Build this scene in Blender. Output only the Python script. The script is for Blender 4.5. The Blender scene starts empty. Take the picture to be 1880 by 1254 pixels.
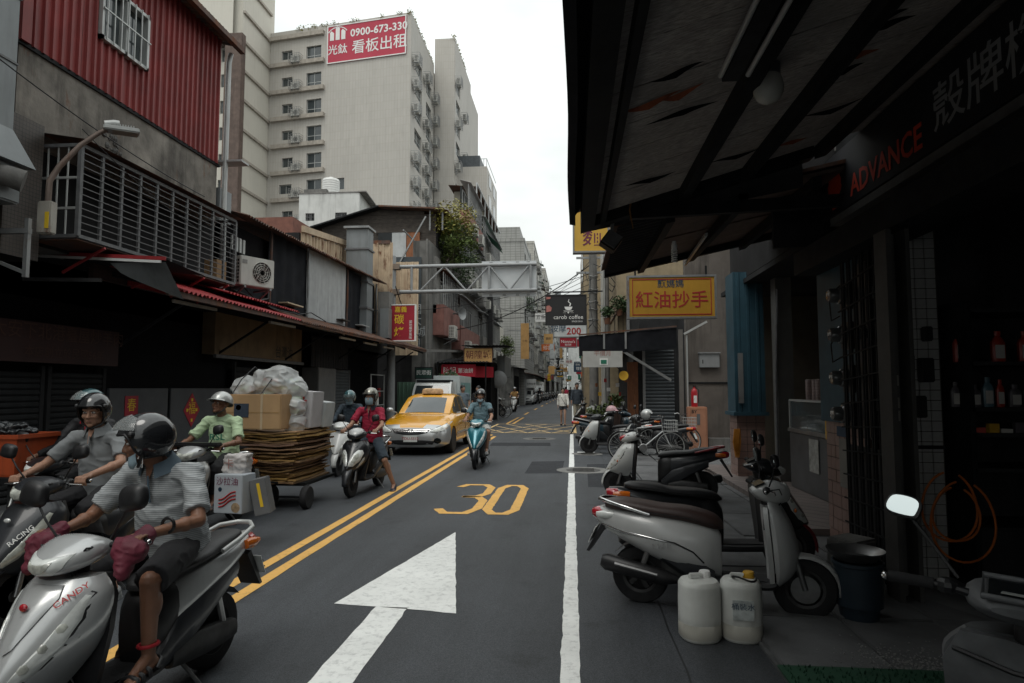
import bpy, bmesh, math, random
from mathutils import Vector, Matrix, noise as mnoise
R = math.radians
random.seed(7)
SC = bpy.context.scene
COL = SC.collection

# ------------------------------------------------------------------ camera
FPX, CXP, CYP, CAMH = 1201.0, 940.0, 627.0, 1.6      # focal length in photo pixels (1880 wide), eye height
YAW, PITCH = math.atan(110 / FPX), math.atan(86 / FPX)
cam_d = bpy.data.cameras.new('camera')
cam_d.sensor_width = 36.0
cam_d.lens = 36.0 * FPX / 1880.0
cam_d.clip_start, cam_d.clip_end = 0.05, 3000
cam = bpy.data.objects.new('camera', cam_d)
COL.objects.link(cam)
cam.location = (0, 0, CAMH)
cam.rotation_euler = (math.pi / 2 + PITCH, 0, YAW)
SC.camera = cam

# ------------------------------------------------------------------ overcast sky and weak sun
SUN_EL, SUN_AZ = R(62), R(200)
world = bpy.data.worlds.new('World')
SC.world = world
world.use_nodes = True
wn, wl = world.node_tree.nodes, world.node_tree.links
wn.clear()
w_out = wn.new('ShaderNodeOutputWorld')
w_bg = wn.new('ShaderNodeBackground')
w_bg.inputs['Strength'].default_value = 0.10
w_sky = wn.new('ShaderNodeTexSky')
w_sky.sky_type = 'NISHITA'
w_sky.sun_disc = False
w_sky.sun_elevation = SUN_EL
w_sky.sun_rotation = SUN_AZ
w_sky.air_density = 2.0
w_sky.dust_density = 5.0
w_tc = wn.new('ShaderNodeTexCoord')
w_map = wn.new('ShaderNodeMapping')
w_map.inputs['Scale'].default_value = (1, 1, 2.2)
w_nz = wn.new('ShaderNodeTexNoise')
w_nz.inputs['Scale'].default_value = 3.2
w_nz.inputs['Detail'].default_value = 4
w_nz.inputs['Roughness'].default_value = 0.55
w_rmp = wn.new('ShaderNodeValToRGB')
w_rmp.color_ramp.elements[0].position = 0.30
w_rmp.color_ramp.elements[0].color = (6.6, 7.0, 6.9, 1)
w_rmp.color_ramp.elements[1].position = 0.68
w_rmp.color_ramp.elements[1].color = (9.3, 9.6, 9.4, 1)
w_mix = wn.new('ShaderNodeMixRGB')
w_mix.inputs['Fac'].default_value = 0.94
wl.new(w_tc.outputs['Generated'], w_map.inputs['Vector'])
wl.new(w_map.outputs['Vector'], w_nz.inputs['Vector'])
wl.new(w_nz.outputs['Fac'], w_rmp.inputs['Fac'])
wl.new(w_sky.outputs['Color'], w_mix.inputs['Color1'])
wl.new(w_rmp.outputs['Color'], w_mix.inputs['Color2'])
# overcast skies are brighter overhead than at the horizon
w_sep = wn.new('ShaderNodeSeparateXYZ'); wl.new(w_tc.outputs['Generated'], w_sep.inputs[0])
w_gr = wn.new('ShaderNodeMapRange'); w_gr.inputs['From Min'].default_value = 0; w_gr.inputs['From Max'].default_value = 1
w_gr.inputs['To Min'].default_value = .56; w_gr.inputs['To Max'].default_value = 1.42
wl.new(w_sep.outputs['Z'], w_gr.inputs['Value'])
w_mul = wn.new('ShaderNodeVectorMath'); w_mul.operation = 'SCALE'
wl.new(w_mix.outputs['Color'], w_mul.inputs[0]); wl.new(w_gr.outputs['Result'], w_mul.inputs['Scale'])
wl.new(w_mul.outputs['Vector'], w_bg.inputs['Color'])
wl.new(w_bg.outputs['Background'], w_out.inputs['Surface'])
sun_d = bpy.data.lights.new('sun', 'SUN')
sun_d.energy = 0.55
sun_d.angle = R(25)
sun_d.color = (1.0, 0.97, 0.92)
sun = bpy.data.objects.new('sun', sun_d)
COL.objects.link(sun)
sun.rotation_euler = (math.pi / 2 - SUN_EL, 0, math.pi - SUN_AZ)
sun.location = (0, 0, 60)
SC.view_settings.view_transform = 'Standard'
SC.view_settings.look = 'None'
SC.view_settings.gamma = 1.0
SC.view_settings.exposure = 0.6
SC.cycles.max_bounces = 6
SC.cycles.diffuse_bounces = 3
SC.cycles.glossy_bounces = 3
SC.cycles.transmission_bounces = 6
SC.cycles.transparent_max_bounces = 12

# ------------------------------------------------------------------ from photo pixels to places in the street
_f = Vector((-math.sin(YAW) * math.cos(PITCH), math.cos(YAW) * math.cos(PITCH), math.sin(PITCH)))
_r = Vector((math.cos(YAW), math.sin(YAW), 0))
_u = _r.cross(_f)
_C = Vector((0, 0, CAMH))
def ray(px, py): return _f + _r * ((px - CXP) / FPX) + _u * ((CYP - py) / FPX)
def G(px, py, z=0.0):
    v = ray(px, py); return _C + v * ((z - CAMH) / v.z)
def AY(px, py, Y):
    v = ray(px, py); return _C + v * (Y / v.y)
def AX(px, py, X):
    v = ray(px, py); return _C + v * (X / v.x)

# ------------------------------------------------------------------ materials
MATS = {}
def mat(name, col, rough=0.6, metal=0.0, var=0.18, vs=3.0, bump=0.0, bs=60.0, streak=0.0, scol=None, spec=0.5, rust=0.0,
        coat=0.0, alpha=1.0, trans=0.0, emit=0.0, stripe=None, tile=None, ior=1.45, grain=None):
    if name in MATS: return MATS[name]
    m = bpy.data.materials.new(name); m.use_nodes = True; MATS[name] = m
    n, l = m.node_tree.nodes, m.node_tree.links
    b = n['Principled BSDF']
    b.inputs['Roughness'].default_value = rough
    b.inputs['Metallic'].default_value = metal
    b.inputs['Specular IOR Level'].default_value = spec
    b.inputs['Coat Weight'].default_value = coat
    b.inputs['Alpha'].default_value = alpha
    b.inputs['Transmission Weight'].default_value = trans
    b.inputs['IOR'].default_value = ior
    if emit: b.inputs['Emission Color'].default_value = (*col, 1); b.inputs['Emission Strength'].default_value = emit
    tc = n.new('ShaderNodeTexCoord')
    def noise(scale, detail=4, rough=.6, sc=(1, 1, 1)):
        mp = n.new('ShaderNodeMapping'); mp.inputs['Scale'].default_value = sc
        l.new(tc.outputs['Object'], mp.inputs['Vector'])
        t = n.new('ShaderNodeTexNoise'); t.inputs['Scale'].default_value = scale
        t.inputs['Detail'].default_value = detail; t.inputs['Roughness'].default_value = rough
        l.new(mp.outputs['Vector'], t.inputs['Vector']); return t.outputs['Fac']
    def ramp(s, a, b_, ca=(0, 0, 0, 1), cb=(1, 1, 1, 1)):
        r_ = n.new('ShaderNodeValToRGB'); e = r_.color_ramp.elements
        e[0].position, e[1].position, e[0].color, e[1].color = a, b_, ca, cb
        l.new(s, r_.inputs['Fac']); return r_.outputs['Color']
    def mix(fac, a, b_):
        x = n.new('ShaderNodeMixRGB')
        for i, v in (('Fac', fac), ('Color1', a), ('Color2', b_)):
            if hasattr(v, 'is_linked'): l.new(v, x.inputs[i])
            elif i == 'Fac': x.inputs[i].default_value = v
            else: x.inputs[i].default_value = (*v[:3], 1)
        return x.outputs['Color']
    lo = tuple(c * (1 - var) for c in col); hi = tuple(min(1, c * (1 + var)) for c in col)
    c = mix(ramp(noise(vs), .3, .7), lo, hi)
    if grain:                                               # long fibres along one axis
        c = mix(ramp(noise(14, 5, .65, grain), .35, .65), c, tuple(x * .45 for x in col))
    if stripe:                                              # woven stripes across z
        sx, scolr, w = stripe
        s = n.new('ShaderNodeSeparateXYZ'); l.new(tc.outputs['Object'], s.inputs[0])
        mu = n.new('ShaderNodeMath'); mu.operation = 'MULTIPLY'; mu.inputs[1].default_value = sx
        l.new(s.outputs['Z'], mu.inputs[0])
        fr = n.new('ShaderNodeMath'); fr.operation = 'FRACT'; l.new(mu.outputs[0], fr.inputs[0])
        gt = n.new('ShaderNodeMath'); gt.operation = 'LESS_THAN'; gt.inputs[1].default_value = w
        l.new(fr.outputs[0], gt.inputs[0])
        c = mix(gt.outputs[0], c, scolr)
    if tile:                                                # fine tiling too far away to build
        tw, th, gcol = tile
        bt = n.new('ShaderNodeTexBrick'); bt.offset = 0; bt.inputs['Scale'].default_value = 1
        bt.inputs['Brick Width'].default_value = tw; bt.inputs['Row Height'].default_value = th
        bt.inputs['Mortar Size'].default_value = min(tw, th) * .07
        bt.inputs['Color1'].default_value = (1, 1, 1, 1); bt.inputs['Color2'].default_value = (.95, .95, .95, 1)
        bt.inputs['Mortar'].default_value = (*[g / max(x, .01) for g, x in zip(gcol, col)], 1)
        sp = n.new('ShaderNodeSeparateXYZ'); l.new(tc.outputs['Object'], sp.inputs[0])
        ad = n.new('ShaderNodeMath'); ad.operation = 'ADD'
        l.new(sp.outputs['X'], ad.inputs[0]); l.new(sp.outputs['Y'], ad.inputs[1])
        cb_ = n.new('ShaderNodeCombineXYZ'); l.new(ad.outputs[0], cb_.inputs['X']); l.new(sp.outputs['Z'], cb_.inputs['Y'])
        l.new(cb_.outputs[0], bt.inputs['Vector'])
        x = n.new('ShaderNodeMixRGB'); x.blend_type = 'MULTIPLY'; x.inputs['Fac'].default_value = 1
        l.new(c, x.inputs['Color1']); l.new(bt.outputs['Color'], x.inputs['Color2']); c = x.outputs['Color']
    if streak:                                              # rain-washed dirt
        s1 = ramp(noise(1.3, 6, .7, (2.2, 2.2, .22)), .48, .72)
        s2 = ramp(noise(.7, 4, .6), .3, .75)
        mm = n.new('ShaderNodeMath'); mm.operation = 'MULTIPLY'; l.new(s1, mm.inputs[0]); l.new(s2, mm.inputs[1])
        m2 = n.new('ShaderNodeMath'); m2.operation = 'MULTIPLY'; m2.inputs[1].default_value = streak * 1.6; m2.use_clamp = True
        l.new(mm.outputs[0], m2.inputs[0])
        c = mix(m2.outputs[0], c, scol or tuple(x * .22 for x in col))
    if rust:
        rr = ramp(noise(2.6, 8, .7, (1.4, 1.4, .5)), .62 - rust * .3, .72 - rust * .2)
        c = mix(rr, c, (.13, .048, .02))
    l.new(c, b.inputs['Base Color'])
    if bump:
        bm_ = n.new('ShaderNodeBump'); bm_.inputs['Strength'].default_value = bump; bm_.inputs['Distance'].default_value = .01
        l.new(noise(bs, 5), bm_.inputs['Height']); l.new(bm_.outputs['Normal'], b.inputs['Normal'])
    return m

def asphalt(name, base, tint):
    m = mat(name, base, .66, var=.16, vs=.5, bump=.35, bs=160, spec=.5)
    n, l = m.node_tree.nodes, m.node_tree.links
    b = n['Principled BSDF']
    src = b.inputs['Base Color'].links[0].from_socket
    tc = n.new('ShaderNodeTexCoord')
    t1 = n.new('ShaderNodeTexNoise'); t1.inputs['Scale'].default_value = 150; t1.inputs['Detail'].default_value = 3
    t2 = n.new('ShaderNodeTexNoise'); t2.inputs['Scale'].default_value = 1.1; t2.inputs['Detail'].default_value = 7; t2.inputs['Roughness'].default_value = .7
    mp = n.new('ShaderNodeMapping'); mp.inputs['Scale'].default_value = (1.6, .16, 1)
    l.new(tc.outputs['Object'], t1.inputs['Vector']); l.new(tc.outputs['Object'], mp.inputs['Vector']); l.new(mp.outputs['Vector'], t2.inputs['Vector'])
    r1 = n.new('ShaderNodeValToRGB'); r1.color_ramp.elements[0].position = .33; r1.color_ramp.elements[1].position = .75
    r1.color_ramp.elements[0].color = (.55, .55, .55, 1); r1.color_ramp.elements[1].color = (2.0, 2.0, 2.0, 1)
    r2 = n.new('ShaderNodeValToRGB'); r2.color_ramp.elements[0].position = .35; r2.color_ramp.elements[1].position = .68
    r2.color_ramp.elements[0].color = (.72, .72, .72, 1); r2.color_ramp.elements[1].color = (*tint, 1)
    l.new(t1.outputs['Fac'], r1.inputs['Fac']); l.new(t2.outputs['Fac'], r2.inputs['Fac'])
    t3 = n.new('ShaderNodeTexNoise'); t3.inputs['Scale'].default_value = 1.7; t3.inputs['Detail'].default_value = 6; t3.inputs['Roughness'].default_value = .6   # oil drips
    l.new(tc.outputs['Object'], t3.inputs['Vector'])
    r3 = n.new('ShaderNodeValToRGB'); r3.color_ramp.elements[0].position = .60; r3.color_ramp.elements[1].position = .72
    r3.color_ramp.elements[0].color = (1, 1, 1, 1); r3.color_ramp.elements[1].color = (.55, .55, .55, 1); l.new(t3.outputs['Fac'], r3.inputs['Fac'])
    for r_ in (r1, r2, r3):
        x = n.new('ShaderNodeMixRGB'); x.blend_type = 'MULTIPLY'; x.inputs['Fac'].default_value = 1
        l.new(src, x.inputs['Color1']); l.new(r_.outputs['Color'], x.inputs['Color2']); src = x.outputs['Color']
    l.new(src, b.inputs['Base Color'])
    return m

def paint_mat(name, col, wear):
    """road paint, worn through to the asphalt in specks and cracks"""
    m = mat(name, col, .7, var=.08, vs=2, spec=.3)
    n, l = m.node_tree.nodes, m.node_tree.links
    b = n['Principled BSDF']; src = b.inputs['Base Color'].links[0].from_socket
    tc = n.new('ShaderNodeTexCoord')
    t = n.new('ShaderNodeTexNoise'); t.inputs['Scale'].default_value = 14; t.inputs['Detail'].default_value = 10; t.inputs['Roughness'].default_value = .78
    l.new(tc.outputs['Object'], t.inputs['Vector'])
    r_ = n.new('ShaderNodeValToRGB'); r_.color_ramp.elements[0].position = .60 - wear; r_.color_ramp.elements[1].position = .72 - wear * .5
    l.new(t.outputs['Fac'], r_.inputs['Fac'])
    v = n.new('ShaderNodeTexVoronoi'); v.feature = 'DISTANCE_TO_EDGE'; v.inputs['Scale'].default_value = 1.1
    l.new(tc.outputs['Object'], v.inputs['Vector'])
    rv = n.new('ShaderNodeValToRGB'); rv.color_ramp.elements[0].position = .0; rv.color_ramp.elements[1].position = .006
    rv.color_ramp.elements[0].color = (.08, .08, .08, 1); rv.color_ramp.elements[1].color = (0, 0, 0, 1)
    l.new(v.outputs['Distance'], rv.inputs['Fac'])
    mx = n.new('ShaderNodeMath'); mx.operation = 'MAXIMUM'; mx.use_clamp = True
    sc_ = n.new('ShaderNodeMath'); sc_.operation = 'MULTIPLY'; sc_.inputs[1].default_value = .42
    l.new(r_.outputs['Color'], sc_.inputs[0]); l.new(sc_.outputs[0], mx.inputs[0]); l.new(rv.outputs['Color'], mx.inputs[1])
    x = n.new('ShaderNodeMixRGB'); l.new(mx.outputs[0], x.inputs['Fac']); l.new(src, x.inputs['Color1']); x.inputs['Color2'].default_value = (.06, .063, .068, 1)
    l.new(x.outputs['Color'], b.inputs['Base Color'])
    return m

# ------------------------------------------------------------------ mesh building
class MB:
    def __init__(s): s.v, s.f, s.uv = [], [], None
    def add(s, vs, fs, M=None):
        o = len(s.v)
        s.v += [tuple(M @ Vector(p)) for p in vs] if M is not None else [tuple(p) for p in vs]
        s.f += [tuple(i + o for i in f) for f in fs]; return s
    def bx(s, x0, x1, y0, y1, z0, z1, M=None):
        x0, x1 = min(x0, x1), max(x0, x1); y0, y1 = min(y0, y1), max(y0, y1); z0, z1 = min(z0, z1), max(z0, z1)
        return s.add([(x0, y0, z0), (x1, y0, z0), (x1, y1, z0), (x0, y1, z0), (x0, y0, z1), (x1, y0, z1), (x1, y1, z1), (x0, y1, z1)],
                     [(0, 3, 2, 1), (4, 5, 6, 7), (0, 1, 5, 4), (1, 2, 6, 5), (2, 3, 7, 6), (3, 0, 4, 7)], M)
    def box(s, c, d, M=None):
        return s.bx(c[0] - d[0] / 2, c[0] + d[0] / 2, c[1] - d[1] / 2, c[1] + d[1] / 2, c[2] - d[2] / 2, c[2] + d[2] / 2, M)
    def bar(s, a, b, w, h=None, up=(0, 0, 1)):
        a, b = Vector(a), Vector(b); h = h or w; d = (b - a).normalized(); up = Vector(up)
        if abs(d.dot(up)) > .98: up = Vector((1, 0, 0))
        x = d.cross(up).normalized(); z = x.cross(d)
        pts = [p + x * (i * w / 2) + z * (j * h / 2) for p in (a, b) for i, j in ((-1, -1), (1, -1), (1, 1), (-1, 1))]
        return s.add(pts, [(0, 1, 2, 3)[::-1], (4, 5, 6, 7), (0, 4, 5, 1)[::-1], (1, 5, 6, 2)[::-1], (2, 6, 7, 3)[::-1], (3, 7, 4, 0)[::-1]][::1])
    def tube(s, pts, r, n=8, cap=True, ell=None):
        pts = [Vector(p) for p in pts]; k = len(pts)
        rs = r if isinstance(r, (list, tuple)) else [r] * k
        prev = None; rings = []
        for i, p in enumerate(pts):
            d = (pts[min(i + 1, k - 1)] - pts[max(i - 1, 0)]).normalized()
            if prev is None:
                a = Vector((0, 0, 1)) if abs(d.z) < .9 else Vector((1, 0, 0))
                x = d.cross(a).normalized()
            else:
                x = (prev - d * prev.dot(d)).normalized()
            prev = x; y = d.cross(x)
            rings.append([p + (x * math.cos(t) + y * math.sin(t) * (ell or 1)) * rs[i] for t in [2 * math.pi * j / n for j in range(n)]])
        return s.loft(rings, cap)
    def loft(s, rings, cap=True, M=None):
        n = len(rings[0]); vs = [p for r_ in rings for p in r_]; fs = []
        for i in range(len(rings) - 1):
            for j in range(n):
                a, b = i * n + j, i * n + (j + 1) % n
                fs.append((a, b, b + n, a + n))
        if cap:
            fs.append(tuple(range(n))[::-1]); o = (len(rings) - 1) * n; fs.append(tuple(o + j for j in range(n)))
        return s.add(vs, fs, M)
    def lathe(s, prof, n=16, M=None, arc=2 * math.pi):
        full = arc > 6.28; k = n if full else n + 1; vs = []; fs = []
        for r_, z in prof:
            for j in range(k):
                t = arc * j / n; vs.append((r_ * math.cos(t), r_ * math.sin(t), z))
        for i in range(len(prof) - 1):
            for j in range(n):
                a, b = i * k + j, i * k + (j + 1) % k
                fs.append((a, b, b + k, a + k))
        if full:
            if prof[0][0] > 1e-4: fs.append(tuple(range(k))[::-1])
            if prof[-1][0] > 1e-4: fs.append(tuple((len(prof) - 1) * k + j for j in range(k)))
        return s.add(vs, fs, M)
    def ell(s, c, r, nu=14, nv=9, M=None):
        c = Vector(c); vs = []; fs = []
        if not isinstance(r, (list, tuple)): r = (r, r, r)
        for i in range(nv + 1):
            a = math.pi * i / nv - math.pi / 2
            for j in range(nu):
                t = 2 * math.pi * j / nu
                p = Vector((r[0] * math.cos(a) * math.cos(t), r[1] * math.cos(a) * math.sin(t), r[2] * math.sin(a)))
                vs.append(c + (M @ p if M is not None else p))
        for i in range(nv):
            for j in range(nu):
                a, b = i * nu + j, i * nu + (j + 1) % nu
                fs.append((a, b, b + nu, a + nu))
        return s.add(vs, fs)
    def prism(s, poly, depth, M=None):
        """poly in xy, extruded 0..depth in z, then M"""
        n = len(poly)
        vs = [(x, y, 0) for x, y in poly] + [(x, y, depth) for x, y in poly]
        fs = [tuple(range(n))[::-1], tuple(range(n, 2 * n))] + [(i, (i + 1) % n, n + (i + 1) % n, n + i) for i in range(n)]
        return s.add(vs, fs, M)
    def sheet(s, grid, thick=0.0):
        """grid[i][j] of points, optionally a second skin 'thick' below along z"""
        m, n = len(grid), len(grid[0]); vs = [p for r_ in grid for p in r_]; fs = []
        for i in range(m - 1):
            for j in range(n - 1): fs.append((i * n + j, i * n + j + 1, (i + 1) * n + j + 1, (i + 1) * n + j))
        return s.add(vs, fs)
    def facade(s, o, u, n_, W, H, holes, depth):
        """wall face from o along u (W) and z (H), outward n_, with recessed openings (u0,u1,v0,v1)"""
        o, u, n_ = Vector(o), Vector(u), Vector(n_); z = Vector((0, 0, 1))
        us = sorted({0, W, *[h[0] for h in holes], *[h[1] for h in holes]}); vs_ = sorted({0, H, *[h[2] for h in holes], *[h[3] for h in holes]})
        P = lambda a, b, d=0: o + u * a + z * b - n_ * d
        for i in range(len(us) - 1):
            for j in range(len(vs_) - 1):
                cu, cv = (us[i] + us[i + 1]) / 2, (vs_[j] + vs_[j + 1]) / 2
                if any(h[0] < cu < h[1] and h[2] < cv < h[3] for h in holes): continue
                s.add([P(us[i], vs_[j]), P(us[i + 1], vs_[j]), P(us[i + 1], vs_[j + 1]), P(us[i], vs_[j + 1])], [(0, 1, 2, 3)])
        for a, b, c, d in holes:
            q = [(a, c), (b, c), (b, d), (a, d)]
            for k in range(4):
                p0, p1 = q[k], q[(k + 1) % 4]
                s.add([P(*p0), P(*p1), P(*p1, depth), P(*p0, depth)], [(0, 1, 2, 3)])
        return s
    def build(s, name, m, parent=None, world=False, smooth=0, bevel=0, loc=None, sub=0, mats=None, fmat=None, jitter=0, merge=False):
        me = bpy.data.meshes.new(name)
        off = wloc(parent) if (world and parent is not None) else Vector((0, 0, 0))
        vs = [tuple(Vector(p) - off) for p in s.v] if world else s.v
        me.from_pydata(vs, [], s.f)
        bm = bmesh.new(); bm.from_mesh(me)
        if merge: bmesh.ops.remove_doubles(bm, verts=bm.verts, dist=1e-5)
        bmesh.ops.recalc_face_normals(bm, faces=bm.faces)
        if bevel:
            es = [e for e in bm.edges if len(e.link_faces) == 2 and e.calc_face_angle(0) > .5]
            bmesh.ops.bevel(bm, geom=es, offset=bevel, segments=2, affect='EDGES', clamp_overlap=True)
        if fmat:
            for f in bm.faces: f.material_index = fmat(f.calc_center_median() + off, f.normal)
        bm.to_mesh(me); bm.free()
        for x in (mats or [m]): me.materials.append(x)
        if smooth:
            me.shade_smooth(); me.set_sharp_from_angle(angle=R(smooth))
        o = bpy.data.objects.new(name, me); COL.objects.link(o)
        if parent is not None: o.parent = parent
        if loc is not None: o.location = loc
        if sub:
            md = o.modifiers.new('sub', 'SUBSURF'); md.levels = md.render_levels = sub
        return o

def wloc(o):
    p = Vector((0, 0, 0))
    while o is not None: p = p + o.location; o = o.parent
    return p
def tag(o, label=None, cat=None, group=None, kind=None):
    for k, v in (('label', label), ('category', cat), ('group', group), ('kind', kind)):
        if v: o[k] = v
    return o
def thing(name, label, cat, loc=(0, 0, 0), rz=0.0, group=None):
    o = bpy.data.objects.new(name, None); o.empty_display_size = .2; COL.objects.link(o)
    o.location = loc; o.rotation_euler = (0, 0, rz)
    return tag(o, label, cat, group)
def copy_tree(o, parent=None):
    c = o.copy(); COL.objects.link(c); c.parent = parent
    for ch in o.children: copy_tree(ch, c)
    return c
def dup(o, label, loc=None, rz=None):
    c = copy_tree(o)
    if loc is not None: c.location = loc
    if rz is not None: c.rotation_euler.z = rz
    c['label'] = label
    return c
def inst(o, parent, loc, rot=None, scale=None):
    """another piece with the same mesh"""
    c = o.copy(); COL.objects.link(c); c.parent = parent; c.location = loc
    if rot is not None: c.rotation_euler = rot
    if scale is not None: c.scale = scale
    return c
TMP = bpy.data.scenes.new('workbench')                    # a side scene where text and body shapes are evaluated
def evaluated(ob):
    TMP.collection.objects.link(ob)
    with bpy.context.temp_override(scene=TMP, view_layer=TMP.view_layers[0]):
        dg = bpy.context.evaluated_depsgraph_get(); dg.update()
        me = bpy.data.meshes.new_from_object(ob.evaluated_get(dg))
    bpy.data.objects.remove(ob)
    return me
TXT = {}
def text(s, size, m, parent, M, name='lettering', off=0.0, ext=.003, sx=1.0, align='CENTER'):
    """flat lettering; M places its x to the right, y up, z out of the surface (in parent's space)"""
    if any(ord(ch) > 0x2000 for ch in s): off = min(off, .008)
    key = (s, off, align)
    if key not in TXT:
        cu = bpy.data.curves.new('t', 'FONT'); cu.body = s; cu.align_x = align; cu.align_y = 'CENTER'; cu.offset = off
        cu.resolution_u = 2; cu.extrude = 0
        me = evaluated(bpy.data.objects.new('t', cu))
        TXT[key] = ([tuple(v.co) for v in me.vertices], [tuple(p.vertices) for p in me.polygons])
    vs, fs = TXT[key]
    b = MB(); b.add([(x * size * sx, y * size, ext) for x, y, z in vs], fs, M)
    me = bpy.data.meshes.new(name); me.from_pydata(b.v, [], b.f); me.materials.append(m)
    o = bpy.data.objects.new(name, me); COL.objects.link(o); o.parent = parent
    return o
def frame(o, x, y, z=None):
    """matrix with origin o and axes x,y (,z)"""
    x, y = Vector(x).normalized(), Vector(y).normalized(); z = Vector(z) if z else x.cross(y)
    return Matrix(((x.x, y.x, z.x, o[0]), (x.y, y.y, z.y, o[1]), (x.z, y.z, z.z, o[2]), (0, 0, 0, 1)))
def T(x, y, z): return Matrix.Translation((x, y, z))
def face_cam(o): return frame(o, (1, 0, 0), (0, 0, 1))          # a sign facing down the street towards the camera
def face_street_l(o): return frame(o, (0, 1, 0), (0, 0, 1))      # on the left side, facing +x
def face_street_r(o): return frame(o, (0, -1, 0), (0, 0, 1))     # on the right side, facing -x
# ------------------------------------------------------------------ palette
asphalt('asphalt', (.036, .0395, .044), (1.22, 1.22, 1.24))
asphalt('old_asphalt', (.032, .034, .037), (1.3, 1.3, 1.3))
paint_mat('road_white', (.70, .71, .69), .10)
paint_mat('road_yellow', (.66, .38, .105), .08)
mat('concrete', (.20, .195, .185), .85, var=.3, vs=2.2, bump=.5, bs=30, streak=.9)
mat('dark_concrete', (.14, .136, .128), .85, var=.35, vs=1.4, bump=.5, bs=26, streak=1.0)
mat('stained_concrete', (.17, .155, .135), .88, var=.65, vs=1.6, bump=.6, bs=22, streak=1.0, scol=(.025, .02, .017), rust=.12)
mat('apron', (.095, .096, .098), .85, var=.45, vs=1.5, bump=.5, bs=70)
mat('beige_tile', (.45, .43, .395), .7, var=.06, vs=.15, tile=(.3, 1.0, (.40, .37, .325)), streak=.25, scol=(.22, .2, .17))
mat('beige_wall', (.42, .40, .37), .8, var=.08, vs=.2, streak=.35, scol=(.2, .18, .15))
mat('ledge', (.36, .325, .28), .8, var=.15, streak=.5)
mat('brown_col', (.115, .082, .068), .8, var=.25, vs=1.5, streak=.5)
mat('cream_wall', (.56, .535, .47), .8, var=.05, vs=.2, streak=.25, scol=(.35, .32, .27))
mat('white_plaster', (.55, .56, .54), .85, var=.12, vs=.8, streak=.8, scol=(.22, .22, .21), bump=.2)
mat('grey_tile', (.30, .30, .285), .6, var=.1, vs=.3, tile=(.5, .25, (.15, .15, .14)), streak=.6, scol=(.12, .12, .11))
mat('red_sheet', (.20, .024, .022), .55, var=.3, vs=1.0, streak=.6, scol=(.06, .012, .012))
mat('red_awning', (.30, .025, .028), .55, var=.25, streak=.4)
mat('grey_sheet', (.20, .215, .22), .5, .25, var=.14, vs=1.2, streak=.5, bump=.08, bs=4)
mat('pale_sheet', (.40, .41, .41), .55, .15, var=.12, streak=.6, scol=(.15, .15, .15))
mat('rusty_beige', (.46, .36, .25), .75, var=.15, streak=.6, scol=(.15, .05, .02), rust=.22)
mat('rusty_roof', (.085, .055, .045), .8, var=.4, rust=.55)
mat('black_tarp', (.013, .014, .017), spec=.12, rough=.8, var=.35, vs=3, bump=.4, bs=9)
mat('black_steel', (.016, .017, .018), spec=.12, rough=.6, metal=.0, var=.4, vs=5)
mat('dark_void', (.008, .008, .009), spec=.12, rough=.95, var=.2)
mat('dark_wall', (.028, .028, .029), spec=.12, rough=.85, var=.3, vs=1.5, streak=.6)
mat('galv', (.26, .265, .265), .5, .55, var=.15, vs=3, streak=.4, rust=.08)
mat('gantry_grey', (.27, .28, .285), .55, .2, var=.1, streak=.4, scol=(.14, .12, .1))
mat('window_glass', (.045, .055, .058), .06, 0, var=.35, vs=.6, spec=.9)
mat('dark_glass', (.010, .012, .013), .12, 0, var=.4, vs=2, spec=.35)
mat('curtain', (.30, .30, .28), .8, var=.25, vs=2)
mat('alu', (.42, .43, .42), .45, .3, var=.1)
mat('alu_grey', (.13, .132, .135), .6, .2, var=.2, vs=8)
mat('ac_white', (.48, .475, .44), .6, var=.1, vs=2, streak=.3)
mat('ac_grey', (.22, .22, .21), .6, var=.2, vs=2)
mat('old_wood', (.075, .062, .052), .85, var=.4, vs=4, grain=(.3, 4, 4), bump=.3)
mat('ply', (.30, .12, .055), .8, var=.2, grain=(5, 5, .3))
mat('plank', (.42, .385, .36), .8, var=.35, vs=2, grain=(.35, 6, 4), streak=.2)
mat('peel', (.26, .07, .03), .85, var=.4, vs=8)
mat('leaf', (.085, .12, .028), .6, var=.5, vs=3)
mat('leaf_dark', (.04, .075, .025), .6, var=.5, vs=3)
mat('leaf_yellow', (.22, .20, .04), .6, var=.4, vs=3)
mat('bark', (.06, .045, .035), .9, var=.3)
mat('cable', (.012, .012, .013), .6, var=.1)
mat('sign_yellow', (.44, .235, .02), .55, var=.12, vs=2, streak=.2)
mat('sign_yellow_pale', (.66, .40, .06), .55, var=.08, vs=2)  # paler yellow than sign_yellow, for the noodle sign board
mat('sign_red', (.30, .012, .025), .55, var=.2, vs=1.5)
mat('banner_red', (.42, .035, .065), .6, var=.06, vs=.3)
mat('ink_white', (.72, .72, .70), .6, var=.05)
mat('ink_yellow', (.66, .44, .02), .6, var=.08)
mat('ink_red', (.33, .02, .02), .6, var=.08)
mat('ink_blue', (.02, .05, .09), .6, var=.08)
mat('ink_black', (.015, .015, .016), .6, var=.08)
mat('ink_green', (.02, .16, .10), .6, var=.08)
mat('green_sheet', (.16, .27, .20), .55, var=.1, streak=.3)
mat('green_canvas', (.02, .17, .10), .7, var=.2)
mat('blue_paint', (.022, .066, .092), .55, var=.25, vs=3, streak=.5)
mat('tile_pink', (.26, .17, .145), .35, var=.18, vs=5)
mat('mortar', (.07, .06, .055), .9)
mat('grey_tilelet', (.34, .34, .33), .35, var=.3, vs=5)
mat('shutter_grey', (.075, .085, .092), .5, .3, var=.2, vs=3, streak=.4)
mat('shutter_dark', (.020, .021, .022), spec=.12, rough=.7, var=.3, vs=3)
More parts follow.
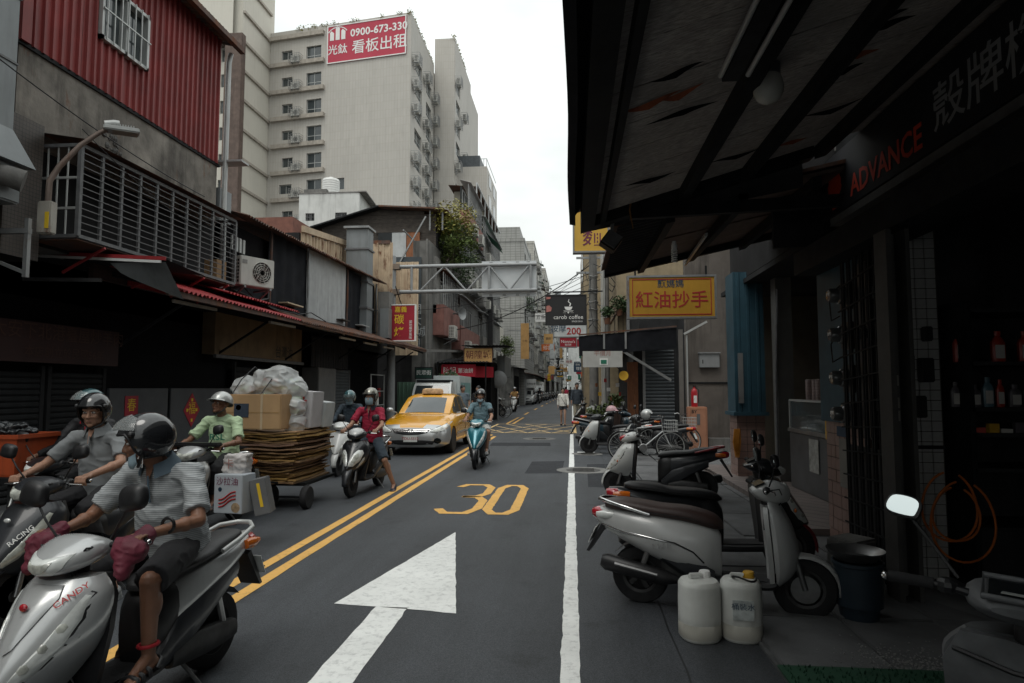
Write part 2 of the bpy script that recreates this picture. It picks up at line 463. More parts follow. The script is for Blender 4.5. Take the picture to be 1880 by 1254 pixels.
mat('plastic_black', (.012, .012, .013), .42, var=.3, vs=8)
mat('rubber', (.011, .011, .012), .8, var=.3, vs=20, bump=.2)
mat('chrome', (.6, .6, .6), .16, 1.0, var=.05)
mat('steel', (.28, .28, .28), .38, .9, var=.2, vs=9)

ORD = ['first','second','third','fourth','fifth','sixth','seventh','eighth','ninth','tenth','eleventh','twelfth','thirteenth','fourteenth','fifteenth','sixteenth','seventeenth','eighteenth','nineteenth','twentieth','twenty first','twenty second','twenty third','twenty fourth','twenty fifth']
NAC = []
def structure(o): o['kind'] = 'structure'; return o

# ------------------------------------------------------------------ ground and road
structure(MB().bx(-400, 400, -30, 1500, -.5, 0).build('ground', MATS['old_asphalt']))
b = MB()
ys = [-12, 0, 5, 10, 15, 20, 30, 40, 60, 80, 120, 200, 420]
b.sheet([[(x, y, .004) for x in (-6.0, -3, 0, 1.15)] for y in ys])
road = structure(b.build('road', MATS['asphalt']))
def mark(name, quads, m, z=.008):
    b = MB()
    for q in quads:
        if m.startswith('road'):                                   # hand-laid paint: slightly ragged edges
            r_ = []
            for (xa, ya), (xb, yb) in zip(q, q[1:] + q[:1]):
                k = max(1, min(60, int(math.hypot(xb - xa, yb - ya) / .09)))
                r_ += [(xa + (xb - xa) * i / k + (random.gauss(0, .0028) if i else 0), ya + (yb - ya) * i / k + (random.gauss(0, .0028) if i else 0)) for i in range(k)]
            q = r_
        b.add([(x, y, z) for x, y in q], [tuple(range(len(q)))])
    return structure(b.build(name, MATS[m]))
def rect(x0, x1, y0, y1): return [(x0, y0), (x1, y0), (x1, y1), (x0, y1)]
def ribbon(pts, w, closed=False):
    pts = [Vector((*p, 0)) for p in pts]; n = len(pts); out = []
    L, Rr = [], []
    for i, p in enumerate(pts):
        a = pts[i - 1] if (i or closed) else p; c = pts[(i + 1) % n] if (i < n - 1 or closed) else p
        d1 = (p - a).normalized() if (p - a).length > 0 else (c - p).normalized(); d2 = (c - p).normalized() if (c - p).length > 0 else d1
        t = (d1 + d2).normalized(); nrm = Vector((-t.y, t.x, 0)); k = 1 / max(.5, nrm.dot(Vector((-d1.y, d1.x, 0))))
        L.append(p + nrm * w / 2 * k); Rr.append(p - nrm * w / 2 * k)
    for i in range(n if closed else n - 1):
        j = (i + 1) % n; out.append([(L[i].x, L[i].y), (L[j].x, L[j].y), (Rr[j].x, Rr[j].y), (Rr[i].x, Rr[i].y)])
    return out
mark('edge_line', [rect(-.075, .035, y, y + 1.0) for y in [i * 1.0 for i in range(1, 23)]] + [rect(-.01, .10, 30, 60)], 'road_white')
mark('center_line', [rect(-2.83, -2.72, 1, 22.6), rect(-2.62, -2.51, 1, 21.8)], 'road_yellow')
mark('center_line_beyond', [rect(-3.0, -2.88, 29.6, 36), rect(-2.72, -2.60, 29.6, 36)] +
     [rect(-2.95 + i * .08, -2.82 + i * .08, 40 + i * 9, 43.5 + i * 9) for i in range(12)], 'road_yellow')
mark('lane_line_beyond', [rect(-6.0, -5.88, 32, 46), rect(-5.0, -4.9, 46, 70)], 'road_white')
mark('direction_arrow', [[(-1.30, 7.31), (-1.77, 4.84), (-1.43, 4.80), (-1.20, 4.77), (-.83, 4.71)], rect(-1.44, -1.20, 2.2, 4.80)], 'road_white')
three = [(-1.82, 10.62), (-1.72, 10.88), (-1.42, 10.88), (-1.30, 10.6), (-1.30, 10.0), (-1.40, 9.72), (-1.62, 9.70)]
three2 = [(-1.62, 9.70), (-1.38, 9.66), (-1.27, 9.36), (-1.27, 8.75), (-1.38, 8.42), (-1.66, 8.42), (-1.78, 8.70)]
zero = [(-1.13, 8.7), (-1.03, 8.42), (-.86, 8.42), (-.76, 8.7), (-.76, 10.55), (-.86, 10.85), (-1.03, 10.85), (-1.13, 10.55)]
mark('speed_number', ribbon(three, .125) + ribbon(three2, .125) + ribbon(zero, .125, True), 'road_yellow')
paint_mat('road_cream', (.70, .50, .24), .10)
bxq = ribbon([(-3.3, 23.6), (.1, 23.6), (.1, 29.3), (-3.3, 29.3)], .10, True)
for k in range(4):
    x = -3.3 + k * .85
    bxq += ribbon([(x, 23.6), (min(.1, x + 2.2), 23.6 + min(.1 - x, 2.2) / 2.2 * 5.7)], .075) + ribbon([(.1 - k * .85, 23.6), (max(-3.3, .1 - k * .85 - 2.2), 23.6 + min(3.4 - k * .85, 2.2) / 2.2 * 5.7)], .075)
mark('box_junction', bxq, 'road_cream', .010)
mark('stop_line_patch', [rect(.12, .55, 16.1, 16.7)], 'road_white', .009)
mat('patch_dark', (.030, .032, .036), .85, var=.2, vs=3, bump=.5, bs=150, spec=.25)
mat('tar', (.014, .015, .017), .6, var=.3, vs=6)
mark('asphalt_patch', [[(-.9, 12.4), (-.2, 12.5), (-.18, 14.6), (-.88, 14.4)], [(-5.6, 3.0), (-4.4, 3.1), (-4.5, 6.4), (-5.7, 6.3)], [(.25, 10.8), (1.1, 10.8), (1.1, 14.2), (.3, 14.0)], [(-2.3, 18.2), (-.6, 18.3), (-.65, 19.4), (-2.35, 19.3)]], 'patch_dark', .0065)
def crack(p0, p1, n, amp, w=.012):
    pts = []
    for i in range(n + 1):
        t = i / n; pts.append((p0[0] + (p1[0] - p0[0]) * t + random.uniform(-amp, amp), p0[1] + (p1[1] - p0[1]) * t + random.uniform(-amp, amp)))
    return ribbon(pts, w)
mark('road_seam', crack((.62, 1.5), (.72, 22), 60, .012, .012) + crack((-1.0, 15), (-2.3, 16.8), 16, .05, .008) + crack((-5.0, 9), (-4.6, 14), 22, .05, .008), 'tar', .0072)
# manholes set in the road
mat('iron', (.075, .072, .068), .6, .5, var=.4, vs=12, bump=.4, bs=40)
mat('ring', (.16, .158, .15), .85, var=.3, vs=8)
for nm, (px, py), r_, lab in (('manhole_cover', (1071, 864), .42, 'round iron manhole cover in pale ring on white edge line'),
                          ('manhole_cover', (990, 806), .42, 'pale round manhole cover in lane before yellow box junction'),
                          ('manhole_cover', (1078, 834), .30, 'small manhole cover on edge line beside yellow scooter wheel')):
    p = G(px, py); t = thing(nm, lab, 'manhole', (p.x, p.y, .004))
    MB().lathe([(r_ * .80, .004), (r_, .008), (r_ * 1.25, .006)], 28).build('ring', MATS['ring'], t)
    b = MB(); b.lathe([(0, .011), (r_ * .78, .011), (r_ * .79, .006)], 28)
    for i in range(-3, 4): b.bx(-r_ * .5, r_ * .5, i * r_ * .18 - .01, i * r_ * .18 + .01, .011, .016)
    b.build('cover', MATS['iron'], t)
# pavement slabs on the right, in front of the shops
pv = structure(MB().bx(1.15, 12, -6, 60, 0, .02).build('pavement', MATS['apron']))
sl = None
for iy in range(0, 12):
    for ix in range(3):
        x0, y0 = 1.17 + ix * .62, 1.0 + iy * 1.25
        b = MB().bx(.008, .612, .008, 1.242, 0, .03)
        if sl is None: sl = b.build('slab', MATS['apron'], pv, bevel=.006); sl.location = (x0, y0, .015)
        else: inst(sl, pv, (x0, y0, .015 + random.uniform(-.006, .008)), (random.uniform(-.006, .006), random.uniform(-.006, .006), random.uniform(-.008, .008)))
# a worn kerb on the left
kb = structure(MB().bx(-30, -6.25, -6, 120, 0, .03).build('pavement', MATS['apron']))
kb0 = None
for i in range(30):
    if kb0 is None: kb0 = MB().bx(-6.40, -6.25, .01, 1.19, 0, .12).build('kerb_stone', MATS['concrete'], kb, bevel=.012); kb0.location = (0, 6 + i * 1.2, .01)
    else: inst(kb0, kb, (0, 6 + i * 1.2, .01 + random.uniform(-.008, .004)))

# ------------------------------------------------------------------ helpers for buildings
def corr(b, o, u, v, W, H, pitch=.2, amp=.025, n_=None, trap=False, nv=1):
    """corrugated sheet: ribs run along v, wave along u"""
    o, u, v = Vector(o), Vector(u).normalized(), Vector(v).normalized(); n_ = Vector(n_) if n_ else u.cross(v)
    pts = []
    if trap:
        x = 0.0
        while x < W - 1e-6:
            for a, h in ((0, 0), (.30, 0), (.38, 1), (.62, 1), (.70, 0)):
                if x + a * pitch <= W: pts.append((x + a * pitch, h * amp))
            x += pitch
        pts.append((W, 0))
    else:
        k = max(2, int(W / pitch) * 6)
        pts = [(W * i / k, amp * math.sin(2 * math.pi * i / 6)) for i in range(k + 1)]
    b.sheet([[o + u * x + n_ * h + v * (H * j / nv) for x, h in pts] for j in range(nv + 1)])
    return b
WIN = {}
def window(parent, o, u, w, h, kind='slide', depth=.12, frame_m='alu', glass='window_glass', curtain=False, bars=False):
    """window set in an opening whose lower left is o (world); u = direction along the wall"""
    ang = math.atan2(u[1], u[0]); key = (round(w, 2), round(h, 2), kind, frame_m, glass, bars)
    off = Vector(o) - wloc(parent)
    if key not in WIN:
        f = MB(); t = .05
        f.bx(0, w, depth - .03, depth + .03, 0, t).bx(0, w, depth - .03, depth + .03, h - t, h).bx(0, t, depth - .03, depth + .03, t, h - t).bx(w - t, w, depth - .03, depth + .03, t, h - t)
        if kind == 'slide': f.bx(w / 2 - .03, w / 2 + .03, depth - .035, depth + .035, t, h - t)
        if kind == 'cross':
            f.bx(w / 2 - .03, w / 2 + .03, depth - .035, depth + .035, t, h - t); f.bx(t, w - t, depth - .032, depth + .032, h * .42, h * .42 + .06)
        if bars:
            for i in range(1, int(w / .14)): f.bx(i * .14 - .012, i * .14 + .012, -.03, -.01, 0, h)
            f.bx(0, w, -.03, -.01, h * .5 - .012, h * .5 + .012)
        fo = f.build('window', MATS[frame_m], parent)
        p = MB().bx(t, w / 2, depth + .006, depth + .014, t, h - t).build('pane', MATS[glass], fo)
        p2 = MB().bx(w / 2, w - t, depth - .012, depth - .004, t, h - t).build('pane', MATS[glass], fo)
        WIN[key] = fo
    else:
        fo = copy_tree(WIN[key], parent)
        for c in [c for c in fo.children if c.name.startswith('curtain')]: bpy.data.objects.remove(c)
    fo.location = off; fo.rotation_euler = (0, 0, ang)
    return fo

AC = None
def ac_unit(label, loc, rz, s=1.0, cage=True, group='air conditioners on the beige tower'):
    """outdoor air conditioner; local +x is its fan side, base at the origin"""
    global AC
    if AC is None:
        AC = {}
    if cage not in AC:
        t = thing('air_conditioner', label, 'air conditioner', loc, rz, group)
        MB().bx(-.15, .15, -.40, .40, .06, .66).build('casing', MATS['ac_white'], t, bevel=.015)
        b = MB()
        for r_ in (.22, .175, .13, .085): b.lathe([(r_ - .008, 0), (r_, .012), (r_ + .008, 0)], 24, frame((.152, .10, .36), (0, 1, 0), (0, 0, 1)))
        for k in range(12):
            a = math.pi * k / 6; b.bar((.16, .10 + .05 * math.cos(a), .36 + .05 * math.sin(a)), (.16, .10 + .23 * math.cos(a + .3), .36 + .23 * math.sin(a + .3)), .007)
        b.build('fan_guard', MATS['ac_white'], t)
        MB().lathe([(0, 0), (.225, 0)], 24, frame((.1525, .10, .36), (0, 1, 0), (0, 0, 1))).build('fan_opening', MATS['ac_grey'], t)
        b = MB()
        for i in range(3):
            for j in range(7): b.bx(-.10 + i * .075, -.05 + i * .075, -.4025, -.395, .12 + j * .07, .165 + j * .07)
        b.build('side_vent', MATS['dark_void'], t)
        MB().bx(.1515, .156, -.36, -.25, .5, .58).build('badge', MATS['ac_grey'], t)
        b = MB()
        for y in (-.3, .3): b.bar((-.40, y, .03), (.18, y, .03), .04).bar((-.40, y, -.25), (.12, y, .02), .03)
        b.build('bracket', MATS['galv'], t)
        if cage:
            b = MB()
            for z in (0, .2, .4, .6, .78):
                b.bar((-.3, -.5, z), (.28, -.5, z), .022).bar((-.3, .5, z), (.28, .5, z), .022).bar((.28, -.5, z), (.28, .5, z), .022)
            for i in range(6): b.bar((.28, -.5 + i * .2, 0), (.28, -.5 + i * .2, .78), .022)
            b.build('cage', MATS['galv'], t)
        t.scale = (s, s, s); AC[cage] = t
        return t
    t = dup(AC[cage], label, loc, rz); t.scale = (s, s, s)
    if group: t['group'] = group
    return t

# ------------------------------------------------------------------ beige tower behind the low houses
tw = thing('apartment_tower', 'tall beige tiled apartment tower carrying a red rental banner', 'building', (-22, 74, 0))
A0, A1 = AY(497, 60, 75.0), AY(755, 60, 72.0)
A0.z = A1.z = 0
U = (A1 - A0).normalized(); NV = Vector((U.y, -U.x, 0)); FW = (A1 - A0).length
def on_face(px, py):
    v = ray(px, py); t = (A0 - _C).dot(NV) / v.dot(NV); p = _C + v * t; return (p - A0).dot(U), p.z
rows = [100, 149, 198, 247, 297, 346, 395, 444]
holes, wins = [], []
for i, y in enumerate(rows):
    for (xa, xb, ya, yb, kd) in ((517, 537, -8, 11, 'slide'), (562, 590, -18, 16, 'cross')):
        if i == 5 and xa == 517: xa, xb = 512, 535
        u0, z0 = on_face(xa, y + yb); u1, z1 = on_face(xb, y + ya)
        holes.append((u0, u1, z0, z1)); wins.append((u0, u1, z0, z1, kd))
u0, z0 = on_face(610, 349); u1, z1 = on_face(632, 326); holes.append((u0, u1, z0, z1)); wins.append((u0, u1, z0, z1, 'slide'))
b = MB(); b.facade(A0, U, NV, FW, 45.4, holes, .35)
b.build('front_wall', MATS['beige_tile'], tw, True)
for u0, u1, z0, z1, kd in wins:
    o = A0 + U * u0 + Vector((0, 0, z0)) - NV * .12
    wd = window(tw, o, U, round(u1 - u0, 1), round(z1 - z0, 1), kd, .12)
    MB().bx(.1, (u1 - u0) * .45, .3, .32, .1, z1 - z0 - .1).build('curtain', MATS['curtain'], wd)
for i, y in enumerate(rows):                                       # ledges under each row on the left bay
    ua, za = on_face(499, y - 21); ub, _ = on_face(596, y - 20)
    M = frame(A0 + Vector((0, 0, za)), U, NV, (0, 0, 1))
    MB().bx(ua, ub, 0.003, .45, 0, .5, M).build('ledge', MATS['ledge'], tw, True)
    un, zn = on_face(546, y + 18)
    p = A0 + U * un + NV * .45 + Vector((0, 0, zn - .1))
    ac_unit('caged air conditioner beside small window, %s row below the rental banner top' % ['first', 'second', 'third', 'fourth', 'fifth', 'sixth', 'seventh', 'eighth'][i], p, math.atan2(NV.y, NV.x), 1.4)
# roof slab, and the street side of the tower in two steps
SX, SY = A1.x, A1.y
b = MB().add([tuple(A0 - NV * .5 + Vector((0, 0, z))) if k == 0 else (tuple(A1 - NV * .5 - U * .45 + Vector((0, 0, z))) if k == 1 else ((SX - .45, 96, z) if k == 2 else (A0.x, 96, z))) for z in (0, 45.3) for k in range(4)], [(0, 1, 2, 3), (4, 5, 6, 7), (0, 1, 5, 4), (1, 2, 6, 5), (2, 3, 7, 6), (3, 0, 4, 7)])
b.build('core', MATS['beige_wall'], tw, True)
hs = [(2.0, 5.6, z - .9, z + .9) for z in [8 + 2.94 * i for i in range(12)]] + [(8.0, 11.0, z - .9, z + .9) for z in [8 + 2.94 * i for i in range(12)]]
b = MB().facade((SX, SY + .02, 0), (0, 1, 0), (1, 0, 0), 12.6, 45.4, hs, .3)
b.build('street_wall', MATS['beige_tile'], tw, True)
for h in hs: window(tw, (SX - .1, SY + .02 + h[0], h[2]), (0, 1, 0), 3.6 if h[0] < 5 else 3.0, 1.8, 'cross', .12)
for i in range(12):
    for j, y in enumerate((1.1, 6.8, 11.6)):
        if (i * 3 + j) % 7 == 3: continue
        ac_unit('caged air conditioner on street side of beige tower, %s window row up, %s column' % (ORD[i], ('near', 'middle', 'far')[j]), (SX + .5, SY + y, 7.2 + 2.94 * i + (j % 2) * .5), 0, 1.5, True)
X2 = -15.6
b = MB().bx(SX, X2 - .4, 85.3, 110, 0, 49.2).bx(SX, X2 - .002, 85.02, 85.3, 0, 49.28).build('rear_block', MATS['beige_tile'], tw, True)
hs = [(1.2, 4.4, z - .9, z + .9) for z in [8 + 2.94 * i for i in range(13)]]
MB().facade((X2, 85.0, 0), (0, 1, 0), (1, 0, 0), 14, 49.3, hs, .3).build('street_wall', MATS['beige_tile'], tw, True)
for h in hs: window(tw, (X2 - .1, 85.0 + h[0], h[2]), (0, 1, 0), 3.2, 1.8, 'cross', .12)
for i in range(5, 13):
    ac_unit('caged air conditioner on far block of beige tower, %s window row up' % ORD[i], (X2 + .5, 85.6 + (i % 2) * 5, 7.4 + 2.94 * i), 0, 1.5, True)
b = MB().bx(-16.1, -11.55, 88, 100, 0, 32.3).build('lower_block', MATS['beige_tile'], tw, True)
for i in range(8):
    for y in (90, 95): MB().bx(-11.56, -11.50, y, y + 2.6, 9.5 + i * 2.94, 11.2 + i * 2.94).build('window', MATS['window_glass'], tw, True)
MB().bx(-16.0, -12.6, 88.4, 94, 32.3, 34.0).build('roof_shed', MATS['shutter_grey'], tw, True)
b = MB()
for x in (-12.4, -12.0, -11.6): b.bar((x, 88.1, 32.3), (x, 88.1, 33.4), .06)
b.bar((-12.5, 88.1, 33.4), (-11.55, 88.1, 33.4), .06).bar((-11.6, 88.1, 33.4), (-11.6, 99, 33.4), .06).build('roof_rail', MATS['galv'], tw, True)
# weeds on the roof edge
def leaves(b, c, r_, n, s=.08):
    for _ in range(n):
        d = Vector((random.gauss(0, 1), random.gauss(0, 1), random.gauss(0, 1))); d.normalize()
        p = Vector(c) + Vector((d.x * r_[0], d.y * r_[1], d.z * r_[2])) * random.random() ** .45
        a = Vector((random.uniform(-1, 1), random.uniform(-1, 1), random.uniform(-.6, .6))).normalized(); q = a.cross(Vector((random.uniform(-1, 1), random.uniform(-1, 1), 1))).normalized()
        w = s * random.uniform(.6, 1.4)
        b.add([p - a * w, p - q * w * .35, p + a * w, p + q * w * .35], [(0, 1, 2, 3)])
    return b
b = MB()
for i in (0, 1, 3, 4, 6, 7, 9, 13, 14, 20, 24):
    q = A0 + U * (4 + i * .55); leaves(b, (q.x, q.y, 45.45), (.5, .4, .25 + .25 * random.random()), 40, .12)
for i in range(18): leaves(b, (SX - .2, SY + i * .7, 45.45), (.35, .5, .4), 40, .14)
for i in range(10): leaves(b, (X2 - .2, 85 + i, 49.4), (.4, .6, .5), 40, .16)
w_ = b.build('roof_weeds', MATS['leaf_yellow'], tw, True)
w_['kind'] = 'stuff'
# red banner with the rental offer
bu0, bz0 = on_face(601, 119); bu1, bz1 = on_face(747, 28)
bn = thing('rental_banner', 'red rental banner with white phone number on beige tower', 'banner', tuple(A0 + U * bu0 + Vector((0, 0, bz0))))
M = frame(A0 + U * bu0 + Vector((0, 0, bz0)), U, (0, 0, 1))
bw, bh = bu1 - bu0, bz1 - bz0
MB().bx(0, bw, 0, bh, .03, .12, M).build('panel', MATS['banner_red'], bn, True)
b = MB()
for q in ((0, bw, 0, .12), (0, bw, bh - .12, bh), (0, .12, .12, bh - .12), (bw - .12, bw, .12, bh - .12)): b.bx(q[0], q[1], q[2], q[3], .10, .17, M)
b.build('frame', MATS['ink_white'], bn, True)
Ml = frame((0, 0, 0), U, (0, 0, 1))
def on_b(px, py):
    u_, z_ = on_face(px, py); q = Ml.copy(); q.translation = U * (u_ - bu0) + Vector((0, 0, z_ - bz0)) - NV * -.14; return q
text('0900-673-330', 1.30, MATS['ink_white'], bn, on_b(696, 55), off=.022)
text('看板出租', 1.78, MATS['ink_white'], bn, on_b(697, 83), off=.022)
text('光鈦', 1.3, MATS['ink_white'], bn, on_b(621, 93), off=.03)
b = MB()
q = on_b(621, 70)
for x, h in ((-.75, .9), (0, 1.45), (.75, 1.0)): b.prism([(x - .27, -.3), (x + .27, -.3), (x + .27, h - .3), (x - .1, h), (x - .27, h - .2)], .004, q)
for i in range(12):
    t0, t1 = .5 + i * .18, .5 + (i + 1) * .18
    b.prism([(1.45 * math.cos(t0), .2 + 1.15 * math.sin(t0)), (1.45 * math.cos(t1), .2 + 1.15 * math.sin(t1)), (1.32 * math.cos(t1), .2 + 1.05 * math.sin(t1)), (1.32 * math.cos(t0), .2 + 1.05 * math.sin(t0))], .004, q)
b.build('emblem', MATS['ink_white'], bn)

# cream wing with brown column at the left of the tower
wg = thing('apartment_wing', 'cream apartment wing with brown corner column beside red metal house', 'building', (-38, 70, 0))
XW = A0.x
MB().facade((XW, 68.2, 0), (0, 1, 0), (1, 0, 0), 6.8, 62, [], .2).build('side_wall', MATS['cream_wall'], wg, True)
MB().bx(XW - 8, XW - .02, 69.2, 76, 0, 61.8).build('core', MATS['cream_wall'], wg, True)
for i, y in enumerate(rows + [51, 3, -46]):
    _, za = on_face(499, y - 20)
    MB().bx(XW + .003, XW + .25, 68.3, 75.0, za, za + .3).build('ledge', MATS['ledge'], wg, True)
c0, c1 = AY(409, 200, 67.4), AY(441, 200, 67.4)
MB().bx(c0.x, c1.x, 67.4, 68.25, 0, 41.3).build('column', MATS['brown_col'], wg, True, bevel=.05)
MB().bx(c0.x - 7, c0.x, 67.45, 68.2, 40.0, 41.2).build('beam', MATS['brown_col'], wg, True)
hs = [(9.0, 9.9, z - .75, z + .75) for z in [1.6 + (713 - y) * 68.6 / FPX for y in (52, 104, 158, 212, 266, 318)]]
MB().facade((c0.x - 10, 68.6, 0), (1, 0, 0), (0, -1, 0), 10.2, 62, hs, .3).build('recess_wall', MATS['cream_wall'], wg, True)
for h in hs: window(wg, (c0.x - 10 + h[0], 68.7, h[2]), (1, 0, 0), .9, 1.5, 'slide', .1)
# ------------------------------------------------------------------ red metal-clad house on the left
XR = -6.9
h1 = thing('metal_clad_house', 'old house with red corrugated upper storey and stained concrete band', 'house', (XR, 9.7, 0))
MB().bx(-13, XR - .03, 7.3, 12.0, 3.46, 8.3).build('core', MATS['dark_wall'], h1, True)
MB().bx(-7.4, XR, 7.32, 11.98, 4.72, 5.98).build('concrete_band', MATS['stained_concrete'], h1, True, bevel=.02)
MB().bx(-7.0, XR + .03, 7.3, 12.0, 5.93, 5.985).build('drip_edge', MATS['black_steel'], h1, True)
y = 7.45
wy0, wy1, wz0, wz1 = 8.62, 9.68, 6.72, 7.62
for i in range(5):
    W = .9
    y0, y1 = 7.45 + i * W, 7.45 + (i + 1) * W
    def sheet_part(ya, yb, za, zb):
        if yb - ya < .02 or zb - za < .02: return
        corr(MB(), (XR + .02, ya, za), (0, 1, 0), (0, 0, 1), yb - ya, zb - za, .15, .035, (1, 0, 0), True).build('metal_sheet', MATS['red_sheet'], h1, True)
    if y1 <= wy0 or y0 >= wy1: sheet_part(y0, y1 - .004, 5.97, 8.45)
    else:
        sheet_part(y0, min(y1, wy0), 5.97, 8.45); sheet_part(max(y0, wy1), y1 - .004, 5.97, 8.45)
        sheet_part(max(y0, wy0), min(y1, wy1), 5.97, wz0); sheet_part(max(y0, wy0), min(y1, wy1), wz1, 8.45)
MB().bx(XR, XR + .07, 7.3, 7.45, 5.97, 8.45).build('corner_trim', MATS['red_sheet'], h1, True)
fo = MB()
for q in ((wy0, wy1, wz0, wz0 + .05), (wy0, wy1, wz1 - .05, wz1), (wy0, wy0 + .05, wz0, wz1), (wy1 - .05, wy1, wz0, wz1), ((wy0 + wy1) / 2 - .025, (wy0 + wy1) / 2 + .025, wz0, wz1)):
    fo.bx(XR - .03, XR + .10, *q)
fw = fo.build('window', MATS['alu'], h1, True)
MB().bx(XR - .025, XR - .018, wy0, wy1, wz0, wz1).build('pane', MATS['window_glass'], fw, True)
br = None
for i in range(7):
    q = MB().bx(-.008, .008, -.008, .008, 0, wz1 - wz0)
    if br is None: br = q.build('bar', MATS['alu'], fw); br.location = Vector((XR + .12, wy0 + .08, wz0)) - wloc(fw)
    else: inst(br, fw, Vector((XR + .12, wy0 + .08 + i * .15, wz0)) - wloc(fw))
MB().bx(XR + .11, XR + .13, wy0, wy1, (wz0 + wz1) / 2 - .01, (wz0 + wz1) / 2 + .01).build('bar', MATS['alu'], fw, True)
corr(MB(), (XR - 3, 7.2, 9.2), (0, 1, 0), (3.35, 0, -.78), 4.95, 3.45, .12, .03).build('roof', MATS['rusty_roof'], h1, True)
MB().bar((XR + .33, 7.2, 8.37), (XR + .33, 12.2, 8.37), .10, .10).build('gutter', MATS['rusty_roof'], h1, True)
MB().tube([(XR + .12, 12.13, 8.3), (XR + .10, 12.1, 8.1), (XR + .10, 12.08, 5.2), (XR + .12, 12.08, 3.3)], .05, 10).build('downpipe', MATS['alu'], h1, True, smooth=40)
MB().bx(XR - .1, XR + .45, 12.05, 12.35, 6.06, 6.1).build('ledge_plate', MATS['pale_sheet'], h1, True)
MB().bx(-7.2, XR + .02, 12.06, 12.5, 4.9, 5.55).build('patch_sheet', MATS['grey_sheet'], h1, True)
# broken concrete and cracks
b = MB()
for _ in range(40):
    c = Vector((XR, 9.05 + random.gauss(0, .10), 5.12 + random.gauss(0, .14))); s_ = random.uniform(.02, .06)
    b.ell(c, (s_ * .7, s_, s_), 6, 4)
b.build('spalled_concrete', MATS['dark_concrete'], h1, True)
# tiled column beside the lamp and back walls of the first floor
MB().bx(-7.6, -6.72, 7.05, 7.6, 3.2, 4.95).build('tiled_column', mat('brown_tile', (.06, .048, .04), .5, var=.3, tile=(.05, .05, (.02, .018, .015))), h1, True)
MB().bx(-7.3, -6.95, 7.6, 12.0, 3.45, 3.62).build('sill_beam', MATS['dark_concrete'], h1, True)
MB().bx(-7.35, -7.30, 7.6, 12.0, 3.6, 4.75).build('upstairs_window', MATS['dark_glass'], h1, True)
for yy in (8.6, 9.6, 10.4, 11.2): MB().bx(-7.30, -7.25, yy, yy + .06, 3.6, 4.72).build('window_post', MATS['alu_grey'], h1, True)
MB().bx(-7.22, -7.18, 10.25, 10.72, 3.65, 4.5).build('shutter_panel', mat('cream_panel', (.42, .36, .24), .7), h1, True)
bt = mat('brick_dark', (.055, .030, .026), .8, var=.3, tile=(.2, .07, (.03, .025, .022)))
MB().bx(-6.98, -6.90, 8.8, 12.3, 3.2, 3.44).build('brick_band', bt, h1, True)
MB().bx(-6.88, -6.84, 9.5, 12.2, 3.20, 3.33).build('red_fascia', MATS['red_awning'], h1, True)
# iron window cage
cg = thing('window_cage', 'long projecting iron window cage under the stained concrete band', 'window cage', (-6.3, 9.6, 3.5))
cy0, cy1, cz0, cz1, cx = 7.72, 11.62, 3.55, 4.74, -6.3
b = MB()
for z in (cz0, cz1): b.bar((cx, cy0, z), (cx, cy1, z), .045).bar((-6.95, cy0, z), (cx, cy0, z), .045).bar((-6.95, cy1, z), (cx, cy1, z), .045)
for y in (cy0, cy1): b.bar((cx, y, cz0), (cx, y, cz1), .05)
b.build('frame', MATS['alu_grey'], cg, True)
pv_ = None
hb = None
for k in range(9):
    y = cy0 + (k + 1) * (cy1 - cy0) / 10
    q = MB().bx(-.016, .016, -.02, .02, .02, cz1 - cz0 - .02)
    if pv_ is None: pv_ = q.build('post', MATS['alu_grey'], cg)
    o = pv_ if k == 0 else inst(pv_, cg, (0, 0, 0)); o.location = Vector((cx, y, cz0)) - wloc(cg)
for k in range(12):
    z = cz0 + (k + 1) * (cz1 - cz0) / 13
    q = MB().bx(-.005, .005, 0, cy1 - cy0 - .04, -.0055, .0055)
    if hb is None: hb = q.build('bar', MATS['alu_grey'], cg)
    o = hb if k == 0 else inst(hb, cg, (0, 0, 0)); o.location = Vector((cx + .016, cy0 + .02, z)) - wloc(cg)
for k in range(4):
    MB().bx(-6.9 + k * .14, -6.884 + k * .14, cy0 - .008, cy0 + .008, cz0, cz1).build('bar', MATS['alu'], cg, True)
for z in (3.9, 4.3): MB().bx(-6.95, cx, cy0 - .012, cy0 + .012, z, z + .03).build('bar', MATS['alu'], cg, True)
MB().bx(-6.95, cx, cy0, cy1, cz0 - .05, cz0 - .035).build('floor_plate', MATS['rusty_roof'], cg, True)
for y in (8.2, 9.6, 10.6, 11.4): MB().bar((cx + .02, y, cz0 - .06), (-6.88, y, cz0 - .38), .03).build('strut', MATS['red_awning'], cg, True)
MB().sheet([[(-6.95, cy0 - .05, 4.93), (-6.95, cy1 + .25, 4.93)], [(-6.2, cy0 - .05, 4.80), (-6.2, cy1 + .25, 4.80)]]).build('rain_cover', MATS['rusty_roof'], cg, True)
bxx = thing('cardboard_box', 'flat cardboard box inside the window cage near its far end', 'box', (-6.5, 11.4, 3.56))
MB().bx(-.14, .1, -.2, .12, 0, .38).build('carton', mat('carton', (.34, .21, .11), .8, var=.15), bxx)
